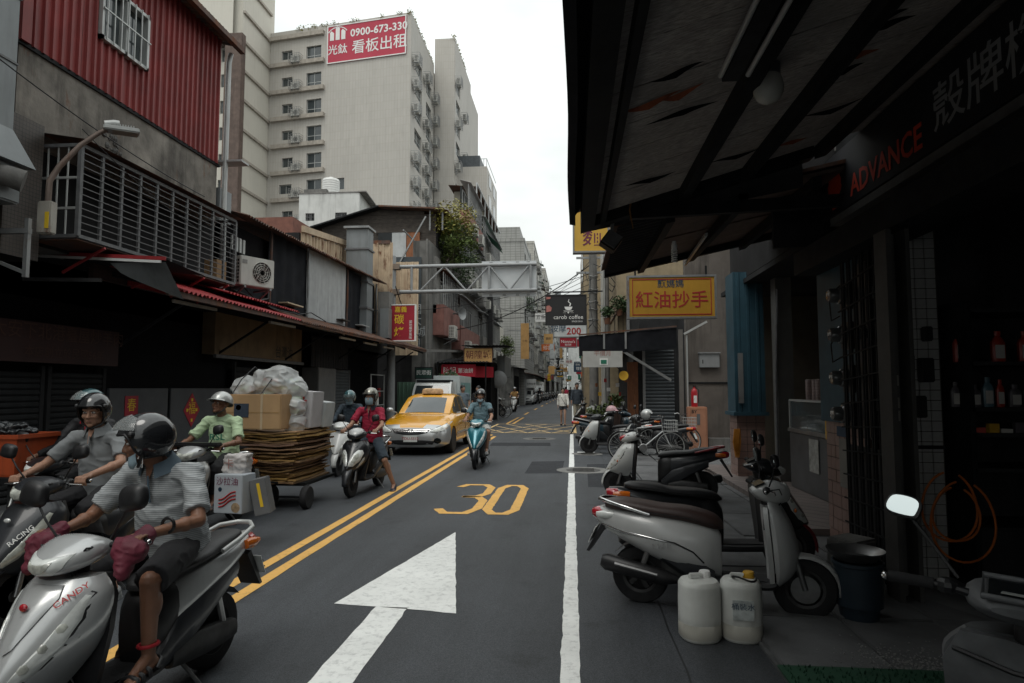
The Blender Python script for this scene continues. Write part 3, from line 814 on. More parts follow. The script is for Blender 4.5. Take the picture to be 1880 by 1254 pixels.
# grey sheet-metal duct at the left edge
dk = thing('ventilation_duct', 'large grey sheet metal ventilation duct at the left edge', 'duct', (-6.9, 6.4, 0))
MB().bx(-8.2, -6.5, 5.0, 6.9, 4.62, 9).build('shaft', MATS['grey_sheet'], dk, True)
MB().add([(-8.2, 5, 4.62), (-6.5, 5, 4.62), (-6.5, 6.9, 4.62), (-8.2, 6.9, 4.62), (-8.2, 4.8, 4.2), (-6.36, 4.8, 4.2), (-6.36, 7.1, 4.2), (-8.2, 7.1, 4.2)],
         [(0, 1, 5, 4), (1, 2, 6, 5), (2, 3, 7, 6), (3, 0, 4, 7), (4, 5, 6, 7)]).build('hood', MATS['grey_sheet'], dk, True)
b = MB()
for z in (5.4, 6.2, 7.0): b.bx(-8.2, -6.485, 5, 6.915, z, z + .025)
b.build('seam', MATS['alu_grey'], dk, True)
MB().bx(-8.1, -6.45, 5.0, 7.0, 3.75, 4.2).build('fan_box', MATS['grey_sheet'], dk, True, bevel=.02)
MB().tube([(-6.9, 6.6, 4.05), (-6.40, 6.75, 4.02), (-6.28, 6.85, 3.98)], [.12, .12, .13], 16).build('spout', MATS['dark_concrete'], dk, True, smooth=40)
b = MB()
b.bar((-7.6, 7.0, 3.45), (-6.35, 7.05, 3.45), .06).bar((-6.38, 7.05, 2.9), (-6.38, 7.05, 3.6), .05).bar((-7.5, 7.0, 3.4), (-6.38, 7.05, 2.95), .04)
b.build('angle_bracket', MATS['galv'], dk, True)
# street lamp fixed to the tiled column
sl_ = thing('street_lamp', 'street lamp with rusty curved arm fixed to the tiled column', 'street lamp', (-6.3, 7.27, 3.4))
MB().tube([(-6.32, 7.25, 3.75), (-6.32, 7.26, 4.12), (-6.24, 7.31, 4.32), (-6.08, 7.43, 4.62), (-5.95, 7.56, 4.82), (-5.86, 7.62, 4.9)], [.035, .035, .034, .03, .028, .026], 10).build('arm', mat('lamp_pipe', (.17, .13, .11), .6, .3, rust=.35), sl_, True, smooth=50)
MB().bx(-6.42, -6.24, 7.2, 7.32, 3.46, 3.86).build('control_box', mat('lamp_box', (.35, .33, .29), .6, rust=.3), sl_, True, bevel=.015)
MB().bx(-6.30, -6.25, 7.19, 7.197, 3.52, 3.72).build('warning_label', MATS['ink_yellow'], sl_, True)
Mh = frame((-5.86, 7.62, 4.9), (.75, .6, .05), (-.6, .75, 0))
MB().bx(-.06, .34, -.10, .10, -.03, .03, Mh).build('lamp_head', MATS['alu'], sl_, True, bevel=.012)
MB().bx(.04, .32, -.085, .085, -.036, -.031, Mh).build('led_panel', mat('led', (.30, .25, .2), .3), sl_, True)
b = MB()
for i in range(8): b.bx(.06 + i * .03, .07 + i * .03, -.08, .08, .03, .055, Mh)
b.build('cooling_fin', MATS['alu'], sl_, True)
MB().tube([(-5.90, 7.60, 4.95), (-5.82, 7.66, 4.98), (-5.78, 7.70, 4.985)], .05, 12).build('photocell', MATS['alu'], sl_, True, smooth=40)
# awning in front of the house
aw = thing('shop_awning', 'red and white edged awning sheet over the dark ground floor', 'awning', (-6.8, 8.6, 3.3))
MB().add([(-8.1, 8.38, 3.52), (-5.52, 8.38, 3.36), (-5.52, 9.3, 3.30), (-8.1, 9.3, 3.5)], [(0, 1, 2, 3)]).build('sheet', MATS['dark_wall'], aw, True)
MB().bar((-8.1, 8.37, 3.53), (-5.52, 8.37, 3.37), .02, .05).build('red_trim', MATS['red_awning'], aw, True)
MB().bar((-8.1, 8.36, 3.485), (-5.58, 8.36, 3.325), .02, .035).build('white_trim', MATS['ink_white'], aw, True)
gr = [[(-6.35 + (.8) * t + .06 * math.sin(3 * t), 8.4 + .45 * s * t, 3.33 - s * .46 * (t ** .6)) for t in [k / 8 for k in range(9)]] for s in [j / 6 for j in range(7)]]
MB().sheet(gr).build('side_valance', MATS['grey_sheet'], aw, True, smooth=60)
MB().bar((-8, 8.5, 3.15), (-6.55, 8.5, 3.11), .05).build('pole', MATS['alu_grey'], aw, True)
# long lean-to roof along the street
lr = thing('lean_to_roof', 'long rusty corrugated lean-to roof along the left shops', 'awning', (-6.6, 17, 3.1))
def lean(y0, y1, z, m, nm='roof_sheet', xe=-5.8, zb=.62):
    corr(MB(), (xe, y0, z), (0, 1, 0), (-1.75, 0, zb), y1 - y0, 1.86, .11, .022).build(nm, MATS[m], lr, True)
for i in range(5): lean(8.95 + i * .93, 8.95 + (i + 1) * .93 + .03, 3.06 + .004 * (i % 2), 'red_awning')
for i in range(12): lean(13.6 + i * 1.02, 13.6 + (i + 1) * 1.02 + .03, 3.04 + .004 * (i % 2) + .008 * i, 'rusty_roof')
for i in range(3): lean(11.0 + i * 1.0, 12.03 + i * 1.0, 3.30 + .004 * (i % 2), 'red_awning', 'upper_sheet', -6.05, .45)
MB().bar((-5.86, 8.95, 3.0), (-5.86, 25.9, 3.10), .05, .09).build('eave_beam', MATS['rusty_roof'], lr, True)
MB().bar((-6.7, 8.95, 3.28), (-6.7, 25.9, 3.4), .06, .08).build('purlin', MATS['black_steel'], lr, True)
for y in (10.2, 13.2, 16.4, 19.6, 22.8, 25.6):
    MB().bar((-5.9, y, 3.0), (-7.5, y, 3.55), .05, .06).build('rafter', MATS['black_steel'], lr, True)
    MB().bar((-6.3, y, 3.05), (-7.5, y, 2.3), .04).build('brace', MATS['black_steel'], lr, True)
for i, y in enumerate((9.4, 12.6, 16.6, 18.6, 20.6)): MB().bar((-6.05, y, 2.93), (-6.05, y + 1.2, 2.94), .05, .05).build('tube_lamp', mat('dull_tube', (.33, .30, .25), .5), lr, True)
MB().bar((-5.9, 25.9, 3.12), (-5.2, 31.5, 3.4), .16, .1).build('far_beam', MATS['galv'], lr, True)
# ground floor shops behind it
gs = thing('shop_row', 'dark shuttered ground floor shops under the left awnings', 'shop', (-7.7, 14, 0))
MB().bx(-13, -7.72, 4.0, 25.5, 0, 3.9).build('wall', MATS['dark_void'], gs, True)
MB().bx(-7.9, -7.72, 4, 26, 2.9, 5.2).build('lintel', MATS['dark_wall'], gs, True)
def shutter(par, y0, y1, z0, z1, x, m, n, step, nx=1):
    s0 = None
    for k in range(int((z1 - z0) / step)):
        if s0 is None:
            b = MB(); Y = y1 - y0
            b.add([(0, 0, 0), (0, Y, 0), (.018 * nx, Y, step * .3), (.018 * nx, 0, step * .3), (.018 * nx, 0, step * .7), (.018 * nx, Y, step * .7), (0, Y, step * .96), (0, 0, step * .96)],
                  [(0, 1, 2, 3), (3, 2, 5, 4), (4, 5, 6, 7)])
            s0 = b.build('slat', MATS[m], par)
        o = s0 if k == 0 else inst(s0, par, (0, 0, 0)); o.location = Vector((x, y0, z0 + k * step)) - wloc(par)
    MB().bx(x - .03, x + .03, y0 - .07, y0 - .005, 0, z1).build('guide_rail', MATS['alu_grey'] if m != 'shutter_dark' else MATS['dark_wall'], par, True)
    MB().bx(x - .03, x + .03, y1 + .005, y1 + .07, 0, z1).build('guide_rail', MATS['alu_grey'] if m != 'shutter_dark' else MATS['dark_wall'], par, True)
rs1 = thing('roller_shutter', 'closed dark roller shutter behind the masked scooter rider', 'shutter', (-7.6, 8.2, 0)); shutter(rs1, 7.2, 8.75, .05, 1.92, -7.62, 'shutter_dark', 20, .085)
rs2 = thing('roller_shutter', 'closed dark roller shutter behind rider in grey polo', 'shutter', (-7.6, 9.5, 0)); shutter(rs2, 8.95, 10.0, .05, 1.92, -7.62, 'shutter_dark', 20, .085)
sg = thing('shop_sign', 'dark red shop sign with faded characters above the shutters', 'sign', (-7.45, 8.95, 2.2))
MB().bx(-7.5, -7.42, 7.75, 10.1, 1.96, 2.52).build('board', mat('dim_red', (.028, .008, .007), .7), sg, True)
mat('dim_ink', (.055, .022, .014), .7)
text('大安下北港臺屋炒羊肉', .25, MATS['dim_ink'], sg, face_street_l(Vector((-7.415, 8.95, 2.38)) - wloc(sg)))
text('本店創立於民國56年', .17, MATS['dim_ink'], sg, face_street_l(Vector((-7.415, 9.0, 2.1)) - wloc(sg)))
hd = thing('hoarding', 'grey metal hoarding panels with red new year papers', 'hoarding', (-7.55, 12, 0))
for y0, y1 in ((10.1, 11.68), (11.76, 13.98)): MB().bx(-7.6, -7.55, y0, y1, 0, 1.6).build('panel', mat('hoard_grey', (.062, .066, .072), .6, .1, var=.15, streak=.3), hd, True, bevel=.008)
pp = thing('new_year_paper', 'square red paper with gold character on hoarding behind helmets', 'paper', (-7.545, 10.65, 1.3))
MB().bx(0, .004, -.17, .17, -.17, .17).build('sheet', MATS['sign_red'], pp)
text('春', .24, MATS['ink_yellow'], pp, face_street_l((.004, 0, 0)))
p2_ = thing('new_year_paper', 'red diamond shaped new year paper on hoarding beside green shirted rider', 'paper', (-7.545, 12.45, 1.17))
MB().add([(0, 0, -.34), (0, .28, 0), (0, 0, .34), (0, -.28, 0), (.004, 0, -.34), (.004, .28, 0), (.004, 0, .34), (.004, -.28, 0)], [(4, 5, 6, 7), (0, 1, 5, 4), (1, 2, 6, 5), (2, 3, 7, 6), (3, 0, 4, 7)]).build('sheet', MATS['sign_red'], p2_)
text('福', .26, MATS['ink_yellow'], p2_, face_street_l((.005, 0, 0.02)))
b = MB()
for a in range(4): b.box((.006, .16 * math.cos(a * math.pi / 2), .2 * math.sin(a * math.pi / 2)), (.004, .06, .06))
b.build('gold_spot', MATS['ink_yellow'], p2_)
bf = thing('shop_fascia', 'beige shop fascia wall with dark lettering under the rusty awning', 'fascia', (-7.4, 15, 2.3))
MB().bx(-7.7, -7.42, 13.0, 17.4, 2.32, 3.4).build('board', mat('dull_beige', (.16, .11, .06), .8, var=.2, streak=.5), bf, True)
text('台灣油', .34, MATS['ink_black'], bf, face_street_l(Vector((-7.415, 16.3, 2.5)) - wloc(bf)))
MB().bx(-7.45, -7.38, 13.0, 17.5, 2.24, 2.31).build('rail', MATS['alu_grey'], bf, True)
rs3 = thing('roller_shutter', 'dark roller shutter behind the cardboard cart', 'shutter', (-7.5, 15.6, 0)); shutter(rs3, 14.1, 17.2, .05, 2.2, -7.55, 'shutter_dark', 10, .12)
pl_ = thing('pillar', 'pale grey square pillar behind the red shirted rider', 'pillar', (-7.4, 18.8, 0))
MB().bx(-7.7, -7.2, 18.1, 19.5, 0, 2.2).build('shaft', mat('pillar_grey', (.13, .13, .128), .7, var=.15, streak=.4), pl_, True, bevel=.02)
corr(MB(), (-7.18, 17.5, 2.2), (0, 1, 0), (0, 0, 1), 3.0, .85, .2, .02, (1, 0, 0), True).build('sheet_cladding', MATS['dark_wall'], pl_, True)
rs4 = thing('louvre_panel', 'brown louvre panel beside pale pillar under the awning', 'louvre', (-7.4, 20.4, 0)); shutter(rs4, 19.7, 21.2, .9, 2.2, -7.4, 'shutter_grey', 10, .10)
ps = thing('post', 'thin pale steel post holding the rusty awning edge', 'post', (-6.9, 24.9, 0))
MB().tube([(-6.9, 24.3, 0), (-6.9, 24.3, 3.05)], .06, 10).build('shaft', MATS['alu'], ps, True, smooth=40)
b = MB()
b.bar((-6.95, 22.2, .4), (-6.95, 22.2, 2.1), .04).bar((-6.95, 23.8, .4), (-6.95, 23.8, 2.1), .04)
for z in (.6, 1.0, 1.5, 2.08): b.bar((-6.95, 22.2, z), (-6.95, 23.8, z), .03)
fr_ = thing('display_rack', 'thin metal rack beside the pale post under the awning', 'rack', (-6.95, 23, 0)); b.build('frame', MATS['alu'], fr_, True)
for i in range(7):
    MB().bx(-7.05, -6.98, 22.3 + .2 * i, 22.45 + .2 * i, .7 + .3 * (i % 3), .95 + .33 * (i % 3)).build('notice', MATS[('ink_white', 'ink_red', 'alu', 'ink_yellow')[i % 4]], fr_, True)
# dark bay with AC, tarps and sheets of the next house
h2 = thing('patched_house', 'low house closed with black tarps and a pale corrugated sheet', 'house', (-7.2, 17, 3))
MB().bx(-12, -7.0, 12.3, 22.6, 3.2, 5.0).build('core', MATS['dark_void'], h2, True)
MB().bx(-7.02, -6.93, 12.35, 14.2, 3.35, 4.2).build('dado', MATS['black_tarp'], h2, True)
def tarp(y0, y1, z0, z1, m, nm, x=-6.88, seed=0):
    n = 22; k = 8
    g = [[(x + .05 * mnoise.noise((y * 2.1 + seed, z * .6, seed)) + .02 * math.sin(y * 11 + seed), y, z) for y in [y0 + (y1 - y0) * i / n for i in range(n + 1)]] for z in [z0 + (z1 - z0) * j / k for j in range(k + 1)]]
    MB().sheet(g).build(nm, MATS[m], h2, True, smooth=60)
tarp(14.2, 16.3, 3.25, 5.2, 'black_tarp', 'tarp', seed=1)
tarp(19.2, 22.3, 3.2, 5.25, 'black_tarp', 'tarp', seed=5)
corr(MB(), (-6.86, 16.3, 3.2), (0, 1, 0), (0, 0, 1), 2.95, 2.1, .1, .015, (1, 0, 0)).build('corrugated_sheet', MATS['pale_sheet'], h2, True)
for i in range(10): corr(MB(), (-6.55, 12.6 + i * 1.0, 5.12 + .005 * (i % 2) + .02 * i), (0, 1, 0), (-2.4, 0, .7), 1.03, 2.5, .11, .025).build('roof_sheet', MATS['rusty_roof'], h2, True)
MB().tube([(-6.9, 12.5, 4.4), (-6.85, 12.55, 3.6), (-6.8, 13.6, 3.5), (-6.82, 14.1, 3.62), (-6.85, 14.15, 4.5)], .03, 8).build('hose', MATS['cable'], h2, True, smooth=60)
b = MB()
for y in (12.7, 12.85, 13.0, 13.15): b.bx(-6.98, -6.94, y, y + .08, 4.45, 4.75)
b.build('louvre', MATS['alu'], h2, True)
ac_unit('large cream air conditioner on bracket beside the window cage', (-6.55, 12.85, 3.62), R(-28), 1.0, False, None)
# clutter hung on the low fronts
cl = thing('facade_cables', 'bundles of cables and pipes along the low left fronts', 'cables', (-6.6, 15, 3.4))
for i in range(9):
    y0 = 9 + i * 1.9; MB().tube([(-6.72, y0, 3.5 + .2 * math.sin(i)), (-6.70, y0 + .7, 3.40), (-6.72, y0 + 1.6, 3.46 + .1 * math.cos(i * 2)), (-6.7, y0 + 2.6, 3.42)], .014, 5).build('cable', MATS['cable'], cl, True, smooth=60)
for i, y in enumerate((14.15, 16.28, 19.25, 22.2)): MB().tube([(-6.82, y, 3.3), (-6.80, y, 4.2), (-6.82, y + .05, 5.25)], .03, 8).build('pipe', MATS[('rusty_roof', 'galv', 'rusty_roof', 'galv')[i]], cl, True)
for i, (y, w, m) in enumerate(((10.0, .5, 'old_wood'), (11.5, .7, 'pale_sheet'), (15.2, .9, 'rusty_beige'), (18.8, .6, 'old_wood'), (20.6, .8, 'pale_sheet'))):
    MB().box((-6.9, y, 3.62), (.5, w, .03), Matrix.Rotation(.05 * (i - 2), 4, 'X') if False else None).build('loose_board', MATS[m], cl, True)
# grey square flue
fl = thing('flue', 'grey square sheet metal flue standing above the tarped house', 'flue', (-7.0, 21, 3.5))
MB().bx(-7.38, -6.66, 20.7, 21.3, 3.4, 6.9).build('shaft', MATS['grey_sheet'], fl, True)
for z in (4.2, 5.05, 6.15): MB().bx(-7.42, -6.62, 20.66, 21.34, z, z + .06).build('flange', MATS['alu_grey'], fl, True)
MB().bx(-7.45, -6.6, 20.6, 21.4, 6.86, 6.93).build('cap', MATS['galv'], fl, True)
MB().bx(-6.6, -6.2, 21.7, 22.3, 3.3, 4.9).build('side_casing', MATS['dark_concrete'], fl, True)
MB().bx(-6.45, -6.15, 21.5, 21.9, 3.3, 4.3).build('lower_duct', MATS['grey_sheet'], fl, True)
# rusty corrugated house behind
h3 = thing('rusty_house', 'rust streaked beige corrugated metal house behind grey flue', 'house', (-8.5, 23, 0))
for i in range(10):
    corr(MB(), (-7.6, 17.6 + i * .95, 4.9), (0, 1, 0), (0, 0, 1), .93, 1.15 + .11 * i, .25, .04, (1, 0, 0), True).build('metal_sheet', MATS['rusty_beige'], h3, True)
corr(MB(), (-7.9, 27.2, 3.0), (1, 0, 0), (0, 0, 1), 1.4, 4.0, .25, .04, (0, -1, 0), True).build('metal_sheet', MATS['rusty_beige'], h3, True)
corr(MB(), (-7.3, 22.8, 3.2), (1, 0, 0), (0, 0, 1), .9, 3.65, .22, .035, (0, -1, 0), True).build('metal_sheet', MATS['rusty_beige'], h3, True)
MB().bx(-13, -7.65, 17.6, 27.2, 3, 6.0).build('core', MATS['dark_wall'], h3, True)
MB().bar((-7.55, 17.6, 6.1), (-7.55, 22.5, 6.62), .08, .18).build('flashing', MATS['rusty_beige'], h3, True)
MB().bar((-7.5, 22.9, 6.9), (-6.5, 22.76, 6.85), .1, .12).build('flashing', MATS['rusty_roof'], h3, True)
# wooden shack with gable facing the street end
h4 = thing('wooden_shack', 'weathered dark wooden rooftop shack with patched gable window', 'shack', (-9, 30, 0))
MB().bx(-12.4, -6.3, 30.05, 38, 0, 9.0).build('core', MATS['dark_wall'], h4, True)
bd = None
for k in range(14):
    z = 7.55 + k * .19
    xl = -11.9 if z < 9.3 else -11.9 + (z - 9.3) * 3.4; xr = -6.35 if z < 9.75 else -6.35 - (z - 9.75) * 7
    if xr - xl < .4: break
    MB().bx(xl, xr, 29.96 + .02 * random.random(), 30.02, z, z + .183).build('board', MATS['old_wood'], h4, True)
MB().bx(-12, -9.35, 29.86, 29.94, 7.6, 8.4).build('lower_wall', MATS['dark_wall'], h4, True)
for (x0, x1, m) in ((-9.1, -8.45, 'dark_glass'), (-8.43, -7.75, 'pale_sheet'), (-7.73, -7.1, 'ply')): MB().bx(x0, x1, 29.84, 29.93, 7.75, 8.95).build('window_panel', MATS[m], h4, True)
MB().bx(-9.2, -7.05, 29.82, 29.9, 8.95, 9.05).build('lintel', MATS['old_wood'], h4, True)
b = MB()
for i in range(5): b.bx(-11.4 + .02 * i, -10.3, 29.82, 29.85, 7.8 + i * .15, 7.87 + i * .15)
b.build('vent_slat', MATS['old_wood'], h4, True)
MB().bar((-12.3, 29.7, 9.2), (-9.0, 29.7, 10.15), .5, .07).build('roof_edge', MATS['black_steel'], h4, True)
MB().bar((-9.0, 29.7, 10.15), (-5.9, 29.7, 9.95), .5, .07).build('roof_edge', MATS['rusty_roof'], h4, True)
corr(MB(), (-12.3, 29.5, 9.25), (0, 1, 0), (3.3, 0, .95), 8, 3.4, .2, .03).build('roof_sheet', MATS['rusty_roof'], h4, True)
corr(MB(), (-9.0, 29.5, 10.2), (0, 1, 0), (3.2, 0, -.3), 8, 3.3, .2, .03).build('roof_sheet', MATS['rusty_roof'], h4, True)
for x in (-6.6, -6.0): MB().bar((x, 29.8, 9.0), (x, 29.8, 10.0), .07).build('post', MATS['galv'], h4, True)
MB().bx(-12.4, -6.2, 29.7, 30.1, 7.0, 7.55).build('concrete_band', MATS['dark_concrete'], h4, True)
MB().bx(-9.3, -6.1, 29.0, 29.9, 5.0, 7.6).build('plaster_wall', MATS['concrete'], h4, True)
# white rooftop house, tanks
h5 = thing('rooftop_house', 'small white plaster rooftop house with barred windows', 'house', (-17, 44, 0))
hs = [(.5, 1.15, 12.9 + .5, 12.9 + 1.05), (2.65, 3.5, 12.9 + .5, 12.9 + 1.05)]
MB().facade((-19.2, 44, 0), (1, 0, 0), (0, -1, 0), 4.4, 15.35, hs, .25).build('front_wall', MATS['white_plaster'], h5, True)
for h in hs: window(h5, (-19.2 + h[0], 44.05, h[2]), (1, 0, 0), round(h[1] - h[0], 2), .55, 'slide', .1, 'alu_grey', 'dark_glass', bars=True)
MB().bx(-19.2, -14.82, 44.3, 50, 0, 15.3).build('core', MATS['white_plaster'], h5, True)
MB().add([(-14.8, 44, 0), (-14.8, 50, 0), (-14.8, 50, 14.6), (-14.8, 44, 15.35)], [(0, 1, 2, 3)]).build('side_wall', MATS['white_plaster'], h5, True)
MB().bar((-14.6, 43.9, 15.4), (-14.6, 50, 14.6), .6, .08).build('roof_edge', MATS['concrete'], h5, True)
MB().bx(-19.3, -14.7, 43.95, 50, 15.35, 15.42).build('roof_slab', MATS['concrete'], h5, True)
MB().bx(-19.3, -17.6, 45, 48, 15.42, 16.0).build('parapet_block', MATS['dark_concrete'], h5, True)
def tank(label, loc, r_, h):
    t = thing('water_tank', label, 'water tank', loc)
    prof = [(0, 0)]
    for i in range(9): z = h * .8 * i / 8; prof += [(r_, z), (r_ * 1.03, z + h * .03), (r_, z + h * .06)]
    prof += [(r_ * .9, h * .93), (r_ * .3, h * .99), (r_ * .25, h * 1.03), (0, h * 1.03)]
    MB().lathe(prof, 24).build('drum', mat('tank_white', (.60, .60, .58), .5, var=.08), t, smooth=30)
tank('white ribbed water tank on top of white rooftop house', (-17.65, 46, 15.42), .62, 1.7)
tank('low white water tank left of the white rooftop house', (-19.0, 42.2, 11.9), .42, 1.2)
h6 = thing('tin_shed', 'low dark tin roofed shed below the white rooftop house', 'shed', (-14, 36, 0))
MB().bx(-16.5, -12.4, 36, 42, 0, 10.4).build('wall', MATS['dark_wall'], h6, True)
corr(MB(), (-16.8, 35.7, 10.3), (1, 0, 0), (0, 4, .5), 4.5, 4.2, .2, .04).build('roof_sheet', MATS['rusty_roof'], h6, True)
MB().bx(-20.5, -16.5, 37, 42, 0, 11.8).build('side_wall', mat('brick_far', (.17, .07, .05), .8, var=.25), h6, True)
# old concrete building with balconies
mat('cream_old', (.30, .28, .23), .8, var=.2, vs=1.2, streak=.8, scol=(.09, .08, .065))
h7 = thing('balcony_building', 'old dark concrete building with balconies, rooftop plants and rusty railings', 'building', (-8, 36, 0))
MB().bx(-7.0, -6.25, 28.2, 44, 0, 8.15).build('lower_block', MATS['dark_concrete'], h7, True)
MB().bx(-7.3, -6.3, 36, 53.5, 0, 11.5).build('upper_block', MATS['cream_old'], h7, True)
MB().bx(-7.7, -6.4, 42, 53.6, 11.5, 14.6).build('roof_house', MATS['cream_old'], h7, True)
for (y0, y1, z0, z1, m, nm) in ((29.0, 33.2, 4.0, 5.4, 'plaster_red', 'balcony'), (33.6, 40.5, 3.6, 4.9, 'plaster_red', 'balcony'), (33.6, 42, 7.4, 8.6, 'concrete', 'balcony'),
                               (42.3, 53, 3.8, 5.0, 'concrete', 'balcony'), (42.3, 53, 7.0, 8.2, 'concrete', 'balcony'), (42.3, 53, 10.2, 11.4, 'concrete', 'balcony'), (36, 42, 10.6, 11.7, 'plaster_red', 'balcony')):
    mm = mat('plaster_red', (.20, .09, .075), .85, var=.25, streak=.6)
    MB().bx(-6.3, -5.75, y0, y1, z0, z1).build(nm, MATS[m], h7, True, bevel=.02)
    MB().bx(-6.29, -6.2, y0 + .2, y1 - .2, z1, z1 + 1.45).build('balcony_opening', MATS['dark_glass'], h7, True)
    for k in range(int((y1 - y0) / .45)): MB().bx(-5.82, -5.78, y0 + .1 + k * .45, y0 + .14 + k * .45, z1, z1 + 1.5).build('balcony_bar', MATS['galv'], h7, True)
    corr(MB(), (-5.62, y0, z1 + 1.55), (0, 1, 0), (-.68, 0, .2), y1 - y0, .7, .2, .02).build('balcony_canopy', MATS[('rusty_roof', 'pale_sheet', 'galv')[int(y0 + z0) % 3]], h7, True)
    for k in range(int((y1 - y0) / 2.6)): NAC.append(1); ac_unit('air conditioner on old building balcony, %s counting from the lowest near balcony' % ORD[len(NAC) - 1], (-5.62, y0 + 1.6 + 2.6 * k, z0 - .1), 0, 1.0, False, 'air conditioners on the old building')
    for k in range(int((y1 - y0) / 2.2)):
        window(h7, (-6.18, y0 + .4 + k * 2.2, z1), (0, 1, 0), 1.6, 1.3, 'slide', .02, 'alu')
MB().sheet([[(-5.75, 43, 12.1), (-5.75, 46.5, 12.1)], [(-4.9, 43, 11.3), (-4.9, 46.5, 11.3)]]).build('green_canopy', MATS['green_canvas'], h7, True)
b = MB()
for y in range(40, 54, 2): b.bar((-5.9, y, 11.5), (-5.9, y, 14.5), .07)
b.bar((-5.9, 40, 14.5), (-5.9, 53.5, 14.5), .09).bar((-5.9, 40, 12.6), (-5.9, 53.5, 12.6), .05).build('roof_frame', MATS['pale_sheet'], h7, True)
corr(MB(), (-7.9, 41, 14.75), (0, 1, 0), (2.0, 0, -.16), 12.7, 2.0, .25, .04).build('tin_roof', MATS['rusty_roof'], h7, True)
MB().bar((-7.4, 28.0, 8.6), (-5.6, 33.6, 6.6), .05).build('stay_pipe', MATS['galv'], h7, True)
MB().bar((-8.0, 28.1, 6.4), (-6.4, 28.05, 9.2), .06).build('stay_pipe', MATS['galv'], h7, True)
MB().tube([(-6.35, 28.1, 2.5), (-6.35, 28.1, 8.2)], .05, 8).build('drain_pipe', MATS['dark_concrete'], h7, True)
MB().bx(-5.7, -5.35, 44, 44.4, 4.2, 8.8).build('black_signboard', MATS['ink_black'], h7, True)
# faded vertical banner on the dark wall
bn2 = thing('faded_banner', 'faded dark grey vertical banner on old concrete wall behind gantry', 'banner', (-7.4, 28.1, 3.4))
MB().bx(-7.95, -6.6, 28.1, 28.14, 3.3, 7.4).build('cloth', mat('banner_grey', (.045, .055, .062), .7, var=.3, vs=1, streak=.4), bn2, True)
for i, c in enumerate(('中國', '家大', '原大城', '花園')): text(c, .5 if i < 3 else .45, mat('faded_ink', (.34, .36, .37), .7, var=.3), bn2, face_cam(Vector((-7.05, 28.095, 5.05 - i * .5)) - wloc(bn2)))
# horn loudspeaker
hn = thing('horn_loudspeaker', 'grey horn loudspeaker fixed on balcony of old building', 'loudspeaker', (-5.4, 31, 5.2))
MB().lathe([(.03, -.45), (.05, -.2), (.12, 0), (.28, .22), (.30, .23), (.26, .20), (.08, .0)], 20, frame((0, 0, 0), (.5, .86, 0), (0, 0, 1), (.8, -.58, -.1))).build('horn', MATS['gantry_grey'], hn, smooth=40)
MB().bar((-.35, .2, 0), (0, .1, 0), .05).build('mount', MATS['galv'], hn)
# rooftop creeper on the old building
pl = thing('rooftop_shrub', 'leafy yellow green shrub growing over the old building terrace', 'shrub', (-5.75, 30.2, 8.3))
b = MB()
for i in range(15): leaves(b, (random.uniform(-.8, .9), random.uniform(-.6, 2.5), random.uniform(-.5, 2.0)), (.5, .5, .42), 260, .09)
b.build('crown', MATS['leaf'], pl)
leaves(MB(), (.2, .3, 1.3), (1.2, 1.6, 1.0), 1500, .085).build('young_leaves', MATS['leaf_yellow'], pl)
leaves(MB(), (.5, 1.2, -.8), (.7, 1.2, .9), 900, .085).build('hanging_leaves', MATS['leaf_dark'], pl)
b = MB()
for i in range(7): b.tube([(random.uniform(-.3, .3), random.uniform(0, 1.2), -.7), (random.uniform(-.5, .5), random.uniform(0, 1.6), .4), (random.uniform(-.8, .8), random.uniform(-.2, 2.2), 1.7)], [.05, .03, .012], 5)
b.build('trunk', MATS['bark'], pl)
for j, (x, y, z, r_, lab) in enumerate(((-5.4, 27.5, 1.6, .6, 'green bush behind the green metal fence'), (-5.6, 54, 5.0, .9, 'small potted shrub on balcony beyond the yellow sign'), (-5.1, 66, 10.5, 1.6, 'trailing plant on grey tiled building'), (-6.6, 43, 1.0, .8, 'leafy bush on the ground beside bicycles'))):
    q = thing('bush', lab, 'bush', (x, y, z)); bb = MB()
    for i in range(6): leaves(bb, (random.uniform(-r_, r_) * .6, random.uniform(-r_, r_) * .6, random.uniform(-.7, .7) * r_), (r_ * .6,) * 3, 220, .07 + r_ * .03)
    bb.build('crown', MATS['leaf_dark'] if j != 1 else MATS['leaf'], q)
    MB().tube([(0, 0, -z if z < 2 else -r_), (.05, 0, 0), (0, .1, r_ * .5)], [.05, .04, .01], 6).build('trunk', MATS['bark'], q)
# gantry for a traffic sign, seen from behind
gt = thing('sign_gantry', 'grey overhead sign gantry with truss arm reaching over the road', 'gantry', (-6.7, 24, 0))
MB().tube([(-6.75, 24, 0), (-6.75, 24, 6.6)], [.16, .14], 16).build('post', MATS['gantry_grey'], gt, True, smooth=40)
for z in (5.22, 6.18):
    MB().tube([(-6.7, 24, z), (-1.28, 24, z + .02)], .075, 12).build('chord', MATS['gantry_grey'], gt, True, smooth=40)
    MB().bx(-6.95, -6.45, 23.85, 24.15, z - .1, z + .1).build('clamp', mat('clamp_rust', (.2, .16, .13), .6, rust=.3), gt, True)
for x0, z0, x1, z1 in ((-5.7, 5.22, -4.75, 6.18), (-4.75, 6.18, -3.9, 5.22), (-3.9, 5.22, -3.05, 6.18), (-3.05, 6.18, -2.3, 5.22), (-2.3, 5.22, -1.55, 6.18)):
    MB().tube([(x0, 23.98, z0), (x1, 23.98, z1)], .035, 8).build('diagonal', MATS['gantry_grey'], gt, True)
for x in (-3.05, -1.5, -6.0): MB().tube([(x, 23.98, 5.22), (x, 23.98, 6.18)], .05, 8).build('upright', MATS['gantry_grey'], gt, True)
